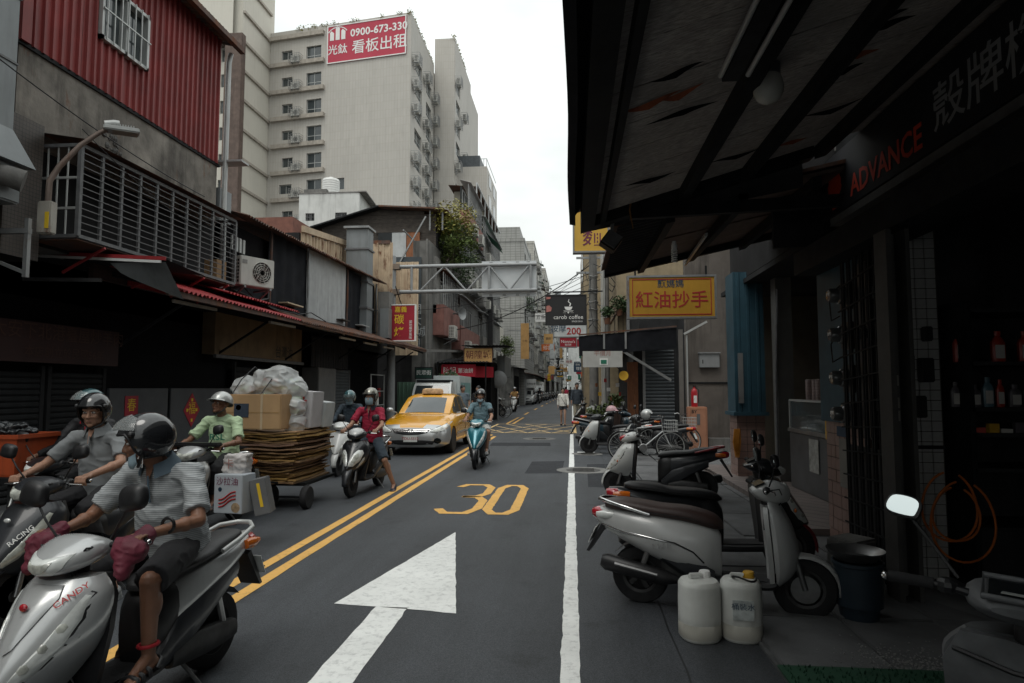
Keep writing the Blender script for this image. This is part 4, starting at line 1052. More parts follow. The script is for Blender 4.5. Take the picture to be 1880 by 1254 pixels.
MB().bx(-3.35, -1.3, 24.12, 24.17, 5.02, 6.36).build('sign_back', mat('sign_back', (.50, .52, .53), .5, .1, var=.05), gt, True)
b = MB()
for x in (-3.0, -2.5, -2.0, -1.6):
    for z in (6.3, 5.08): b.bx(x - .06, x + .06, 24.09, 24.12, z - .03, z + .03)
b.build('bolt_plate', MATS['galv'], gt, True)
# signs on the left
def sign(name, label, x0, x1, y, z0, z1, board, lines, edge='alu', thick=.12, cat='sign', name_frame=True):
    """sign board facing the camera"""
    t = thing(name, label, cat, ((x0 + x1) / 2, y, z0))
    MB().bx(x0, x1, y, y + thick, z0, z1).build('board', MATS[board], t, True)
    if name_frame:
        f = MB(); e = .035
        f.bx(x0 - e, x1 + e, y - .015, y + thick + .01, z0 - e, z0).bx(x0 - e, x1 + e, y - .015, y + thick + .01, z1, z1 + e).bx(x0 - e, x0, y - .015, y + thick + .01, z0, z1).bx(x1, x1 + e, y - .015, y + thick + .01, z0, z1)
        f.build('frame', MATS[edge], t, True)
    for s, size, ux, uz, ink, off in lines:
        text(s, size, MATS[ink], t, face_cam(Vector((x0 + (x1 - x0) * ux, y - .002, z0 + (z1 - z0) * uz)) - wloc(t)), off=off)
    return t
mat('ink_gold', (.62, .36, .03), .6)
t = sign('grill_sign', 'red hanging sign with yellow grill characters beside gantry post', -6.32, -5.38, 22.0, 3.25, 4.46, 'sign_red',
     [('嘉義', .22, .48, .87, 'ink_yellow', .02), ('碳', .36, .42, .58, 'ink_yellow', .03), ('烤', .36, .42, .22, 'ink_yellow', .03)], 'ink_white')
for i, c in enumerate('國地獨家風味'): text(c, .11, MATS['ink_white'], t, face_cam(Vector((-5.52, 21.998, 3.88 - i * .11)) - wloc(t)))
MB().bar((-6.9, 22.1, 4.3), (-6.3, 22.1, 4.3), .04).build('mount', MATS['galv'], t, True)
sign('yellow_board', 'yellow wooden sign with brown characters above the red banner', -4.96, -3.68, 30.0, 2.82, 3.44, 'tan', [('朝隍城', .40, .5, .5, 'ink_brown', .02)], 'rusty_roof') if (mat('tan', (.46, .27, .10), .7), mat('ink_brown', (.12, .03, .02), .7)) else 0
t = sign('red_banner', 'red cloth banner with white characters under the yellow sign', -5.93, -4.42, 29.6, 2.16, 2.66, 'sign_red2', [('陳記', .31, .23, .5, 'ink_white', .025), ('蔥油餅', .24, .72, .46, 'ink_white', .02)], 'sign_red2') if mat('sign_red2', (.42, .015, .035), .7, var=.12) else 0
MB().sheet([[(-4.4, 29.6, 2.62), (-3.75, 31.2, 2.62)], [(-4.4, 29.6, 2.1), (-3.75, 31.2, 2.12)]]).build('side_cloth', MATS['sign_red2'], t, True)
st = thing('food_stall', 'dark food stall shed below the red banner', 'stall', (-5, 31, 0))
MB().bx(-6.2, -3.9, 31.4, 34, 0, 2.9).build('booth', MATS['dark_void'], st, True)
corr(MB(), (-6.2, 29.3, 2.78), (1, 0, 0), (0, 4, .35), 2.4, 4, .15, .02).build('roof_sheet', MATS['dark_wall'], st, True)
for x, y in ((-6.1, 29.4), (-3.9, 29.5), (-3.85, 33.5)): MB().bar((x, y, 0), (x, y, 2.78), .06).build('post', MATS['black_steel'], st, True)
corr(MB(), (-5.2, 29.8, 3.58), (1, 0, 0), (0, 5, .2), 2.2, 5, .15, .02).build('upper_roof_sheet', MATS['dark_wall'], st, True)
MB().bx(-3.9, -3.5, 34, 37.5, 2.2, 3.3).build('grey_box', MATS['grey_sheet'], st, True)
tm = thing('traffic_mirror', 'round convex traffic mirror turned away beside food stall', 'mirror', (-3.75, 33, 0))
MB().lathe([(.0, 0), (.30, .02), (.42, .10), (.45, .13), (.43, .13)], 28, frame((-3.75, 32.9, 2.05), (.97, .2, 0), (0, 0, 1), (.2, .97, 0))).build('dish', MATS['gantry_grey'], tm, True, smooth=40)
MB().tube([(-3.75, 33.05, 0), (-3.75, 33.05, 2.4)], .045, 10).build('pole', MATS['galv'], tm, True)
gf = thing('metal_fence', 'pale green corrugated metal fence behind the yellow taxi', 'fence', (-6, 27, 0))
for i in range(4): corr(MB(), (-7.2 + i * .62, 26.6, .1), (1, 0, 0), (0, 0, 1), .6, 1.75, .16, .02, (0, -1, 0), True).build('metal_sheet', MATS['green_sheet'], gf, True)
MB().bx(-7.2, -4.72, 26.66, 26.7, 1.78, 1.86).build('top_rail', MATS['green_sheet'], gf, True)
sign('small_green_sign', 'small dark green sign with white characters under the awning end', -6.1, -5.45, 25.2, 2.0, 2.4, 'ink_darkgreen', [('民眾街', .2, .5, .5, 'ink_white', .0)], 'dark_wall') if mat('ink_darkgreen', (.012, .045, .035), .6) else 0
# grey tiled building and the farther left side of the street
def block(name, label, x0, x1, y0, y1, h, wallm, rowsz, side_x, winw=1.6, facew=True, cat='building', grp='far buildings along the street'):
    t = thing(name, label, cat, ((x0 + x1) / 2, (y0 + y1) / 2, 0), group=grp)
    hs = []
    L = y1 - y0; k = max(1, int(L / 3.2)); st_ = (h - 4) / rowsz
    for r_ in range(rowsz):
        for i in range(k): hs.append((.6 + i * L / k, .6 + i * L / k + winw, 4 + r_ * st_ + .6, 4 + r_ * st_ + 2.0))
    sx, nx = (x1, 1) if side_x > 0 else (x0, -1)
    MB().facade((sx, y0 if nx > 0 else y0, 0), (0, 1, 0), (nx, 0, 0), L, h, hs, .25).build('street_wall', MATS[wallm], t, True)
    MB().bx(x0 + (.26 if nx < 0 else 0), x1 - (.26 if nx > 0 else 0), y0 + .02, y1, 0, h - .01).build('core', MATS['dark_glass'] if False else MATS[wallm], t, True)
    MB().add([(x0, y0, 0), (x1, y0, 0), (x1, y0, h), (x0, y0, h)], [(0, 1, 2, 3)]).build('end_wall', MATS[wallm], t, True)
    for a, b_, c, d in hs:
        q = MB().bx(sx - nx * .24, sx - nx * .20, y0 + a, y0 + b_, c, d).build('window', MATS['window_glass'], t, True)
        MB().bx(sx - nx * .2, sx - nx * .15, y0 + (a + b_) / 2 - .04, y0 + (a + b_) / 2 + .04, c, d).build('mullion', MATS['alu'], q, True)
        rr = random.random()
        if rr < .5: MB().bx(sx, sx + nx * .5, y0 + a - .1, y0 + b_ + .1, c - .35, c - .05).build('balcony', MATS[random.choice(['concrete', 'pale_sheet', wallm])], t, True)
        if rr < .35:
            bb = MB()
            for i in range(6): bb.bar((sx + nx * .5, y0 + a + i * winw / 5, c), (sx + nx * .5, y0 + a + i * winw / 5, d), .03)
            for zz in (c, (c + d) / 2, d): bb.bar((sx + nx * .5, y0 + a, zz), (sx + nx * .5, y0 + b_, zz), .03)
            bb.build('window_cage', MATS['galv'], t, True)
        if .5 < rr < .8: MB().sheet([[(sx, y0 + a - .1, d + .35), (sx, y0 + b_ + .1, d + .35)], [(sx + nx * .7, y0 + a - .1, d + .05), (sx + nx * .7, y0 + b_ + .1, d + .05)]]).build('canopy', MATS[random.choice(['green_canvas', 'pale_sheet', 'rusty_roof', 'galv'])], t, True)
        if .3 < rr < .6: MB().bx(sx + nx * .02, sx + nx * .42, y0 + b_ + .15, y0 + b_ + .9, c, c + .6).build('air_conditioner_box', MATS['ac_white'], t, True)
    MB().bx(x0 - .05, x1 + .05, y0 - .05, y1, h, h + .35).build('parapet', MATS[wallm], t, True)
    # ground floor awning
    e = sx + nx * 1.1
    corr(MB(), (min(sx, e), y0, 3.1), (0, 1, 0), (1, 0, .18 * -nx), L, 1.1, .15, .02).build('shop_awning', MATS[random.choice(['rusty_roof', 'dark_wall', 'green_canvas', 'pale_sheet'])], t, True)
    MB().bx(sx, sx + nx * .02, y0 + .3, y1 - .3, .1, 2.8).build('shop_front', MATS[random.choice(['dark_wall', 'pale_sheet', 'window_glass', 'cream_old'])], t, True)
    return t
block('tiled_building', 'grey tiled five storey building beyond the gantry', -8.2, -4.5, 62, 78, 15.7, 'grey_tile', 4, 1)
MB().bx(-7.9, -5.0, 63, 70, 15.7, 17.4).build('stair_house', MATS['grey_tile'], bpy.data.objects['tiled_building'], True)
block('long_tiled_building', 'long pale tiled block with balconies past grey tiled building', -9, -4.6, 80, 108, 19.5, 'pale_tile', 6, 1) if mat('pale_tile', (.42, .41, .37), .7, var=.1, tile=(.6, .3, (.25, .24, .22)), streak=.4, scol=(.2, .19, .17)) else 0
sh = thing('corner_shop', 'low corner shop with dark awning left of the white car', 'shop', (-6.5, 58, 0))
MB().bx(-8.6, -5.0, 56, 61.8, 0, 3.6).build('wall', MATS['concrete'], sh, True)
MB().bx(-9.4, -6.4, 55.4, 61, 3.6, 7.2).build('upper_wall', MATS['cream_wall'], sh, True)
MB().sheet([[(-9, 55.6, 3.9), (-4.0, 55.6, 3.3)], [(-9, 62, 3.9), (-4.0, 62, 3.3)]]).build('awning', MATS['dark_wall'], sh, True)
MB().bx(-4.98, -4.94, 56.5, 61, .1, 2.7).build('shop_front', MATS['dark_void'], sh, True)
MB().sheet([[(-6.9, 54.5, 4.2), (-5.3, 54.5, 3.4)], [(-6.9, 57.5, 4.2), (-5.3, 57.5, 3.4)]]).build('green_awning', MATS['green_canvas'], sh, True)
FARL = [(-9, -4.5, 112, 130, 22, 'pale_tile', 6), (-9, -4.2, 134, 156, 17, 'concrete', 4), (-10, -3.9, 160, 190, 25, 'white_plaster', 7), (-10, -3.2, 196, 230, 20, 'grey_tile', 5), (-10, -2.0, 240, 280, 26, 'white_plaster', 7)]
for i, a in enumerate(FARL): block('street_block', 'far %s block on the left, %s beyond the tiled buildings' % (a[5].replace('_', ' '), ORD[i]), *a[:4], a[4], a[5], a[6], 1)
FARR = [(2.6, 9, 34, 44, 9.5, 'concrete', 2), (2.2, 9, 46, 60, 12, 'beige_wall', 3), (2.2, 9, 63, 84, 10, 'grey_tile', 3), (2.4, 9, 88, 118, 16, 'pale_tile', 4), (2.6, 9, 124, 160, 14, 'concrete', 4), (3.2, 10, 166, 220, 18, 'white_plaster', 5), (4.5, 12, 230, 300, 20, 'pale_tile', 6)]
for i, a in enumerate(FARR): block('street_block', 'far %s block on the right, %s past the utility pole' % (a[5].replace('_', ' '), ORD[i]), *a[:4], a[4], a[5], a[6], -1)
block('end_building', 'pale high building closing the far end of the street', -2.0, 8, 330, 345, 38, 'white_plaster', 10, 1)
block('end_building', 'glass fronted high building far beyond at the street end', -14, -5, 300, 320, 46, 'grey_sheet', 12, 1)
# far shop signs over the street
fsn = [(1003, 633, 1010, 643, 95, 'ink_orange', '湯', 'ink_white'), (994, 632, 1018, 645, 82, 'ink_orange', '珍記', 'ink_white'), (988, 680, 1006, 685, 70, 'ink_black', '滷味小吃', 'ink_white'), (1005, 687, 1011, 699, 78, 'ink_yellow', '當舖', 'ink_red'),
       (1007, 672, 1018, 687, 66, 'tan', ' ', 'ink_red'), (1020, 682, 1034, 690, 74, 'ink_black', '電信', 'ink_white'), (966, 696, 984, 712, 60, 'alu', '租屋看屋', 'ink_black'), (1021, 657, 1028, 680, 92, 'ink_black', '藥局', 'ink_white'),
       (1042, 690, 1049, 697, 80, 'ink_green', '茶', 'ink_white'), (1038, 660, 1052, 668, 110, 'ink_white', '機車', 'ink_red'), (1000, 664, 1014, 674, 120, 'ink_blue', '中西', 'ink_white'), (1067, 683, 1076, 691, 40, 'ink_orange', '魚', 'ink_white')]
mat('sign_pale', (.48, .50, .50), .6)
FSL = ['narrow one behind the wide orange sign', 'wide one left of small red sign', 'long low one over the white car', 'tall narrow one above parked scooters', 'blank square one above yellow sign', 'beside the blank tan sign', 'with two rows of characters near white car', 'tall one high up in street middle', 'small one low at far shops', 'high one in the far distance', 'small one high on left side', 'square one by the concrete pole']
mat('ink_orange', (.55, .13, .02), .6)
for i, (a, b_, c, d, Y, m, s, ink) in enumerate(fsn):
    p, q = AY(a, d, Y), AY(c, b_, Y)
    sign('shop_sign', 'far %s shop sign over the street, %s' % ({'ink_orange': 'orange', 'ink_black': 'black', 'ink_yellow': 'yellow', 'tan': 'tan', 'alu': 'pale grey', 'ink_green': 'green', 'ink_white': 'white', 'ink_blue': 'blue'}[m], FSL[i]), p.x, q.x, Y, p.z, q.z, m, [(s, (q.z - p.z) * .7 if len(s) < 3 else (q.x - p.x) / len(s) * .9, .5, .45, ink, 0)], name_frame=False)

for i in range(22):                                                # more hanging signs down the street
    L_ = i % 2 == 0; Y = 40 + 6.5 * i; w = (.5, .9, 1.3)[i % 3]; h = (2.2, 1.0, .7)[i % 3]; z = 3.4 + (i * 7 % 5) * .9; x = (-3.6 + .012 * Y) if L_ else 1.2 + .004 * Y - w; m = ('sign_pale', 'sign_red', 'ink_white', 'ink_green', 'ink_gold', 'ink_blue')[i % 6] if i % 4 else 'tan'
    t = sign('hanging_sign', 'hanging %s shop sign on the %s side of the far street, %s outwards' % ({'sign_pale': 'pale', 'sign_red': 'red', 'ink_white': 'white', 'ink_green': 'green', 'ink_gold': 'yellow', 'ink_blue': 'blue', 'tan': 'tan'}[m], 'left' if L_ else 'right', ORD[i // 2]), x, x + w, Y, z, z + h, m, [(('小吃', '茶', '五金行', '麵', '藥局', '理髮')[i % 6], min(.4, w / 3.2), .5, .5, 'ink_black' if m in ('sign_pale', 'ink_white', 'tan', 'ink_gold') else 'ink_white', 0)], name_frame=False)
    MB().bar((x if L_ else x + w, Y + .05, z + h * .8), (x - .9 if L_ else x + w + .9, Y + .05, z + h * .8), .05).build('mount', MATS['galv'], t, True)
# ------------------------------------------------------------------ right side: overhanging canopy of the near shop
cn = thing('canopy', 'dark plank canopy on steel beams overhanging the right shops', 'canopy', (1.8, 3.5, 3.3))
CZ = 3.36
pk = None
ys = [-1.6 + i * .55 for i in range(-12, 15)]
for i, y in enumerate(ys):                                        # planks run across, joints seen from below
    if y + .55 > 6.72: break
    MB().bx(.22 + .012 * random.random(), 3.1, y + .006, y + .544, CZ + .006 * random.random(), CZ + .03).build('plank', MATS['plank'], cn, True)
for i in range(16):                                               # curling strips of peeled board
    y = random.uniform(1.6, 6.4); x = random.choice([random.uniform(.3, .62), random.uniform(.3, .7), random.uniform(1.0, 1.3), random.uniform(1.7, 2.0)]); L = random.uniform(.25, .55); w = random.uniform(.02, .05)
    g = [[(x + L * t, y + w * s * (1 - abs(2 * t - 1)) + .03 * math.sin(5 * t + i), CZ - .012 - (.035 * (1 - abs(2 * t - 1)) * (s + .5))) for t in [k / 8 for k in range(9)]] for s in (-.5, .5)]
    MB().sheet(g).build('peeled_strip', MATS['peel'] if i % 3 == 0 else MATS['dark_void'], cn, True)
MB().bx(.10, .24, -9, 6.75, CZ - .12, CZ + .12).build('fascia_beam', MATS['black_steel'], cn, True)
g = [[(x + .006 * math.sin(y * 2.1) - .012 * max(0, 4 - y) * .5, y, z) for y in [-9 + .3 * k for k in range(53)]] for x, z in ((.12, CZ + .14), (.02, CZ + .02), (-.02, CZ - .03), (.04, CZ - .06))]
MB().sheet(g).build('edge_tarp', MATS['black_tarp'], cn, True, smooth=60)
for x in (.30, 1.10, 1.72, 2.45): MB().bx(x, x + (.05 if x < .5 else .11), -9, 6.7, CZ - .13, CZ - .004).build('beam', MATS['black_steel'], cn, True)
MB().bx(.10, 2.45, 6.70, 6.86, CZ - .10, CZ + .10).build('end_beam', MATS['black_steel'], cn, True)
MB().bar((.62, 6.75, 3.28), (2.75, 6.85, 2.75), .08, .12).build('diagonal_brace', MATS['black_steel'], cn, True)
MB().bx(.0, 3.3, -9, 6.8, CZ + .12, CZ + .16).build('roof_sheet', MATS['rusty_roof'], cn, True)
MB().tube([(.62, 6.7, 3.42), (.60, 6.68, 3.3), (.63, 6.66, 3.1)], [.012, .01, .005], 5).build('rag', mat('rag', (.25, .12, .03), .9), cn, True)
def slope(root, k, x0):
    for o in root.children:
        ox = wloc(o).x
        for v in o.data.vertices: v.co.z += k * (v.co.x + ox - x0)
for o in list(cn.children):                                       # the canopy rises towards the house
    pass
slope(cn, .30, .2)
# twin tube lamp and bulb under it
tl = thing('tube_lamp', 'twin fluorescent tube lamp under the dark plank canopy', 'lamp', (1.0, 3.2, 3.2))
for x in (.90, 1.06): MB().tube([(x, 2.0, 3.47), (x, 3.9, 3.47)], .016, 10).build('tube', mat('tube_glass', (.36, .36, .35), .3), tl, True, smooth=40)
MB().bx(.93, 1.03, 1.9, 4.0, 3.48, 3.56).build('housing', MATS['black_steel'], tl, True)
lb = thing('light_bulb', 'large unlit led bulb hanging under the canopy', 'bulb', (1.15, 3.95, 3.2))
MB().lathe([(0, 3.22), (.04, 3.225), (.075, 3.25), (.092, 3.29), (.096, 3.33), (.088, 3.37), (.076, 3.40)], 24, T(1.28, 4.25, .22)).build('globe', mat('bulb_glass', (.42, .42, .38), .25, var=.05), lb, True, smooth=50)
prof = [(.076, 3.40)]
for i in range(7): prof += [(.078, 3.405 + i * .012), (.066, 3.411 + i * .012)]
MB().lathe(prof + [(.04, 3.5), (.03, 3.54), (0, 3.54)], 20, T(1.28, 4.25, .22)).build('heat_sink', MATS['alu_grey'], lb, True, smooth=20)
# second, lower corrugated canopy further on
c2 = thing('canopy', 'corrugated canopy with rusty planks over the eatery shop', 'canopy', (2, 9, 3.3))
corr(MB(), (.50, 6.95, 3.32), (0, 1, 0), (1, 0, .02), 3.0, .55, .14, .018).build('corrugated_edge', MATS['shutter_dark'], c2, True)
for i in range(6): MB().bx(1.04, 3.4, 6.95 + i * .5, 6.95 + i * .5 + .49, 3.36 + .008 * (i % 3), 3.40).build('plank', mat('plank_red', (.16, .115, .095), .8, var=.35, grain=(.35, 6, 4)), c2, True)
for x in (1.0, 1.75, 2.5): MB().bx(x, x + .09, 6.9, 9.95, 3.22, 3.345).build('beam', MATS['black_steel'], c2, True)
MB().bx(.5, 3.4, 9.92, 10.02, 3.28, 3.40).build('end_beam', MATS['black_steel'], c2, True)
MB().bar((1.55, 7.6, 3.14), (1.65, 9.6, 3.14), .035, .035).build('tube_lamp', mat('tube_glass', (.36, .36, .35), .3), c2, True)
MB().bx(.46, 3.5, 6.92, 10.1, 3.42, 3.46).build('roof_sheet', MATS['rusty_roof'], c2, True)
slope(c2, .22, .5)
MB().add([(.12, 6.90, 3.25), (2.4, 6.90, 3.68), (2.4, 6.90, 4.12), (.12, 6.90, 3.45)], [(0, 1, 2, 3)]).build('gable_board', MATS['dark_wall'], cn, True)
MB().bx(2.3, 3.1, 7.60, 7.66, 3.2, 4.6).build('rear_board', MATS['dark_wall'], cn, True)
cf = thing('spiral_bulb', 'white spiral energy saving bulb under the eatery canopy', 'bulb', (1.14, 7.3, 3.1))
MB().tube([(.03 * math.cos(t * .9), .03 * math.sin(t * .9), -.10 + .0035 * t) for t in range(40)], .008, 6).build('spiral', MATS['ink_white'], cf)
MB().lathe([(.03, .03), (.032, .08), (.02, .13)], 12).build('base', MATS['ink_white'], cf)
fd = thing('floodlight', 'small black floodlight at the canopy corner', 'floodlight', (.42, 6.9, 3.15))
M_ = Matrix.Rotation(R(35), 4, 'Y') @ Matrix.Rotation(R(-20), 4, 'X')
MB().bx(-.09, .09, -.05, .05, -.10, .10, M_).build('housing', MATS['plastic_black'], fd, bevel=.012)
MB().bx(-.075, .075, -.062, -.051, -.085, .085, M_).build('lens', MATS['alu_grey'], fd)
MB().bar((0, .02, .05), (.02, -.05, .22), .03).build('mount', MATS['galv'], fd)
# storeys over the right shops and unseen houses behind, added to block sky light
uh = thing('shading_shop_house', 'storeys of the shop house above the canopies on the right', 'house', (6, 2, 3.6))
MB().bx(3.0, 12, -14, 12.6, 4.3, 11).build('wall', MATS['concrete'], uh, True)
MB().bx(3.0, 12, 7.42, 12.6, 3.52, 4.29).build('lower_lintel', MATS['dark_wall'], uh, True)
MB().bx(3.0, 12, -14, -9.05, 0, 3.58).build('lower_wall', MATS['dark_wall'], uh, True)
lh = thing('shading_shop_house', 'unseen grey shop house added on the left to block sky light', 'house', (-9, -4, 0))
MB().bx(-14, -7.0, -16, 4.7, 0, 10).build('wall', MATS['concrete'], lh, True)
# near shop: sign band, pillars, walls
ns = thing('motorcycle_shop', 'dark open fronted motorcycle shop under the canopy', 'shop', (4.2, 4, 0))
MB().bx(2.9, 3.3, -9, 7.3, 3.42, 4.6).build('lintel', MATS['black_steel'], ns, True)
MB().bx(2.95, 9, 5.95, 6.05, 0, 3.5).build('side_wall', MATS['dark_wall'], ns, True)
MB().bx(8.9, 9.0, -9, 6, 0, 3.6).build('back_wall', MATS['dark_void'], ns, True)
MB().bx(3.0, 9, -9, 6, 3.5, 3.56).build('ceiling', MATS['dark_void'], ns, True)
MB().bx(2.4, 9, -9, 7.4, .03, .05).build('floor', MATS['apron'], ns, True)
MB().bx(2.85, 2.96, -2, 7.4, 3.38, 3.46).build('sign_ledge', MATS['alu_grey'], ns, True)
bs_ = thing('shop_sign', 'long dark sign band of the motorcycle shop with red and grey lettering', 'sign', (2.86, 5, 3.46))
MB().bx(2.84, 2.90, -2, 7.55, 3.47, 4.12).build('board', mat('sign_dark', (.010, .011, .014), .6), bs_, True)
mat('dull_red', (.46, .045, .02), .6); mat('dull_grey', (.24, .25, .255), .6)
def onR(Y, z): return face_street_r(Vector((2.838, Y, z)) - wloc(bs_))
text('ADVANCE', .30, MATS['dull_red'], bs_, onR(6.13, 3.64), off=.02, sx=.98)
text('殼牌機車', .40, MATS['dull_grey'], bs_, onR(4.42, 3.74), off=.01, sx=1.08)
b = MB(); q = onR(7.22, 3.72)
for i in range(9):                                                # ribbed fan emblem
    a0, a1 = R(200 - i * 24.4), R(200 - (i + 1) * 24.4 + 3)
    b.prism([(0, -.14), (.17 * math.cos(a0), .03 + .2 * math.sin(a0)), (.185 * math.cos((a0 + a1) / 2), .03 + .215 * math.sin((a0 + a1) / 2)), (.17 * math.cos(a1), .03 + .2 * math.sin(a1))], .004, q)
b.prism([(-.07, -.19), (.07, -.19), (.06, -.12), (-.06, -.12)], .004, q)
b.build('emblem', MATS['dull_red'], bs_)
# pillar between the shops: blue board above, pink tiles below, electricity meters
mp = thing('meter_pillar', 'shop pillar with blue boards above and pink tiles below', 'pillar', (2.85, 7, 0))
MB().bx(2.70, 3.05, 6.35, 7.28, 0, 3.12).build('core', MATS['mortar'], mp, True)
MB().bx(2.655, 3.06, 6.4, 7.32, 1.26, 3.14).build('blue_board', MATS['blue_paint'], mp, True)
MB().bx(2.42, 2.80, -9, 7.32, 2.82, 3.06).build('beam', MATS['black_steel'], ns, True)
def tiles(par, x0, x1, y, z0, z1, tw, th, m, ny=-1, axis='x'):
    t0 = None; k = 0
    nx_, nz_ = max(1, round((x1 - x0) / tw)), max(1, round((z1 - z0) / th)); tw, th = (x1 - x0) / nx_, (z1 - z0) / nz_
    for i in range(nx_):
        for j in range(nz_):
            if t0 is None:
                t0 = (MB().bx(.004, tw - .004, -.012, 0, .004, th - .004) if axis == 'x' else MB().bx(-.012, 0, .004, tw - .004, .004, th - .004)).build('tile', MATS[m], par)
            o = t0 if k == 0 else inst(t0, par, (0, 0, 0)); k += 1
            dz = random.uniform(-.002, .002)
            o.location = (Vector((x0 + i * tw, y + dz, z0 + j * th)) if axis == 'x' else Vector((y + dz, x0 + i * tw, z0 + j * th))) - wloc(par)
tiles(mp, 2.70, 3.05, 7.28 - .93, .03, 1.26, .115, .12, 'tile_pink')
tiles(mp, 6.36, 7.28, 2.70, .03, 1.26, .115, .12, 'tile_pink', axis='y')
for i in range(4):
    z = (2.49, 2.11, 1.70, 1.36)[i]
    t = thing('electricity_meter', 'round glass electricity meter on shop pillar, %s from the top' % ('first', 'second', 'third', 'fourth')[i], 'meter', (2.60, 6.5, z), group='electricity meters')
    MB().lathe([(.0, 0), (.085, 0), (.085, .05), (.07, .06), (.068, .12), (.055, .14), (0, .145)], 20, frame((.0, -.0, 0), (0, 1, 0), (0, 0, 1), (-1, -.0, 0))).build('glass_cover', mat('meter_glass', (.10, .105, .105), .12, spec=.8), t, smooth=40)
    MB().bx(.0, .06, -.1, .1, -.14, .12).build('back_box', MATS['plastic_black'], t, bevel=.01)
    MB().box((-.142, 0, .01), (.004, .07, .03)).build('dial', MATS['ink_white'], t)
for i, (z0, z1) in enumerate(((1.15, 2.05), (2.15, 2.75))): 
    t = thing('meter_cabinet', 'black electrical cabinet beside meters, %s one' % ('lower', 'upper')[i], 'cabinet', (2.66, 6.28, z0))
    MB().bx(-.03, .22, -.2, .05, 0, z1 - z0).build('case', MATS['plastic_black'], t, bevel=.015)
    MB().bx(.02, .10, -.206, -.2, .25, .36).build('label_plate', MATS['alu_grey'], t)
cb = thing('conduit', 'black cables and conduits running down the meter pillar', 'cable', (2.66, 6.33, 0))
for i, x in enumerate((2.70, 2.76, 2.82)): MB().tube([(x, 6.30, .05), (x, 6.31, 1.1), (x - .03, 6.31, 2.2), (x + .05, 6.3, 3.1)], .014 + .004 * i, 6).build('cable', MATS['cable'], cb, True)
for z in (2.3, 1.9): MB().tube([(2.60, 6.6, z), (2.50, 6.55, z - .05), (2.47, 6.5, z + .12), (2.55, 6.45, z + .28)], .007, 5).build('loop', MATS['cable'], cb, True)
nt = thing('notice_plate', 'pale printed notice on pink tiles of meter pillar', 'notice', (2.68, 6.9, 1))
MB().bx(2.674, 2.682, 6.72, 6.92, .62, 1.1).build('sheet', mat('dull_paper', (.20, .19, .17), .7), nt, True)
MB().bx(2.672, 2.682, 6.68, 6.96, 1.12, 1.22).build('header', MATS['ink_blue'], nt, True)
# grey steel corner pillar, folded lattice and tiled wall
gp_ = thing('steel_pillar', 'dark grey steel channel pillar at the motorcycle shop corner', 'pillar', (2.45, 5.2, 0))
b = MB().bx(2.36, 2.40, 5.1, 5.3, .03, 2.8).bx(2.40, 2.50, 5.27, 5.3, .03, 2.8).bx(2.50, 2.53, 5.1, 5.3, .03, 2.8)
b.build('channel', mat('channel', (.06, .058, .055), .6, .2, var=.3), gp_, True)
for z in (1.45, 1.62, 1.35): MB().bx(2.405, 2.49, 5.262, 5.268, z, z + .08).build('sticker', mat('dull_paper', (.20, .19, .17), .7), gp_, True)
lt = thing('folding_gate', 'folded dark wire gate between the two shop pillars', 'gate', (2.5, 5.8, 0))
for i in range(14): MB().bar((2.46 + .012 * (i % 2), 5.36 + i * .065, .05), (2.46 + .012 * (i % 2), 5.36 + i * .065, 2.75), .018).build('bar', MATS['black_steel'], lt, True)
for i in range(12): MB().bar((2.45, 5.35, .2 + .22 * i), (2.45, 6.25, .2 + .21 * i), .012).build('rail', MATS['black_steel'], lt, True)
MB().bx(2.48, 2.50, 5.35, 6.25, .05, 1.1).build('plate', mat('gate_plate', (.045, .046, .047), .6, .2), lt, True)
twl = thing('tiled_wall', 'strip of small grey wall tiles inside the motorcycle shop', 'wall', (2.9, 5.75, 0))
MB().bx(2.70, 3.06, 5.76, 5.94, .03, 3.0).build('core', MATS['mortar'], twl, True)
tiles(twl, 2.71, 3.05, 5.76, .05, 2.95, .085, .085, 'grey_tilelet')
MB().bx(2.70, 3.06, 5.735, 5.75, 1.10, 1.13).build('pipe', MATS['black_steel'], twl, True)
b = thing('switch_board', 'black switch boxes on tiled wall inside the shop', 'switch', (2.85, 5.7, 1.7))
for x, z, w, h in ((-.1, .1, .12, .15), (.06, .05, .1, .2), (-.02, -.25, .12, .18), (.08, .35, .06, .12)): MB().bx(x - w / 2, x + w / 2, -.05, .035, z - h / 2, z + h / 2).build('box', MATS['plastic_black'], b, bevel=.008)
# shelves with oil bottles in the shop
shf = thing('shelf_unit', 'dark shelf unit of bottles and cans in the motorcycle shop', 'shelf', (3.8, 5.7, 0))
for z in (.5, .95, 1.22, 1.42, 1.78, 2.2): MB().bx(3.12, 4.9, 5.45, 5.93, z, z + .03).build('board', MATS['dark_wall'], shf, True)
for x in (3.1, 4.9): MB().bx(x, x + .04, 5.45, 5.93, .05, 2.3).build('upright', MATS['black_steel'], shf, True)
mat('bottle_red', (.34, .03, .015), .35); mat('bottle_blue', (.10, .18, .22), .35); mat('dull_label', (.50, .48, .45), .6); mat('bottle_dark', (.10, .09, .10), .4)
def bottle(label, x, y, z, h, r_, m, grp):
    t = thing('oil_bottle', label, 'bottle', (x, y, z), group=grp)
    MB().loft([[(sx * r_ * k, sy * r_ * .6 * k, zz * h) for sx, sy in ((1, .5), (.5, 1), (-.5, 1), (-1, .5), (-1, -.5), (-.5, -1), (.5, -1), (1, -.5))] for zz, k in ((0, .92), (.04, 1), (.62, 1), (.74, .75), (.82, .4), (.86, .38), (.86, .46), (1, .44))]).build('bottle', MATS[m], t, smooth=35)
    MB().bx(-r_ * .7, r_ * .7, -r_ * .62, -r_ * .6, h * .12, h * .55).build('label', MATS['dull_label'], t)
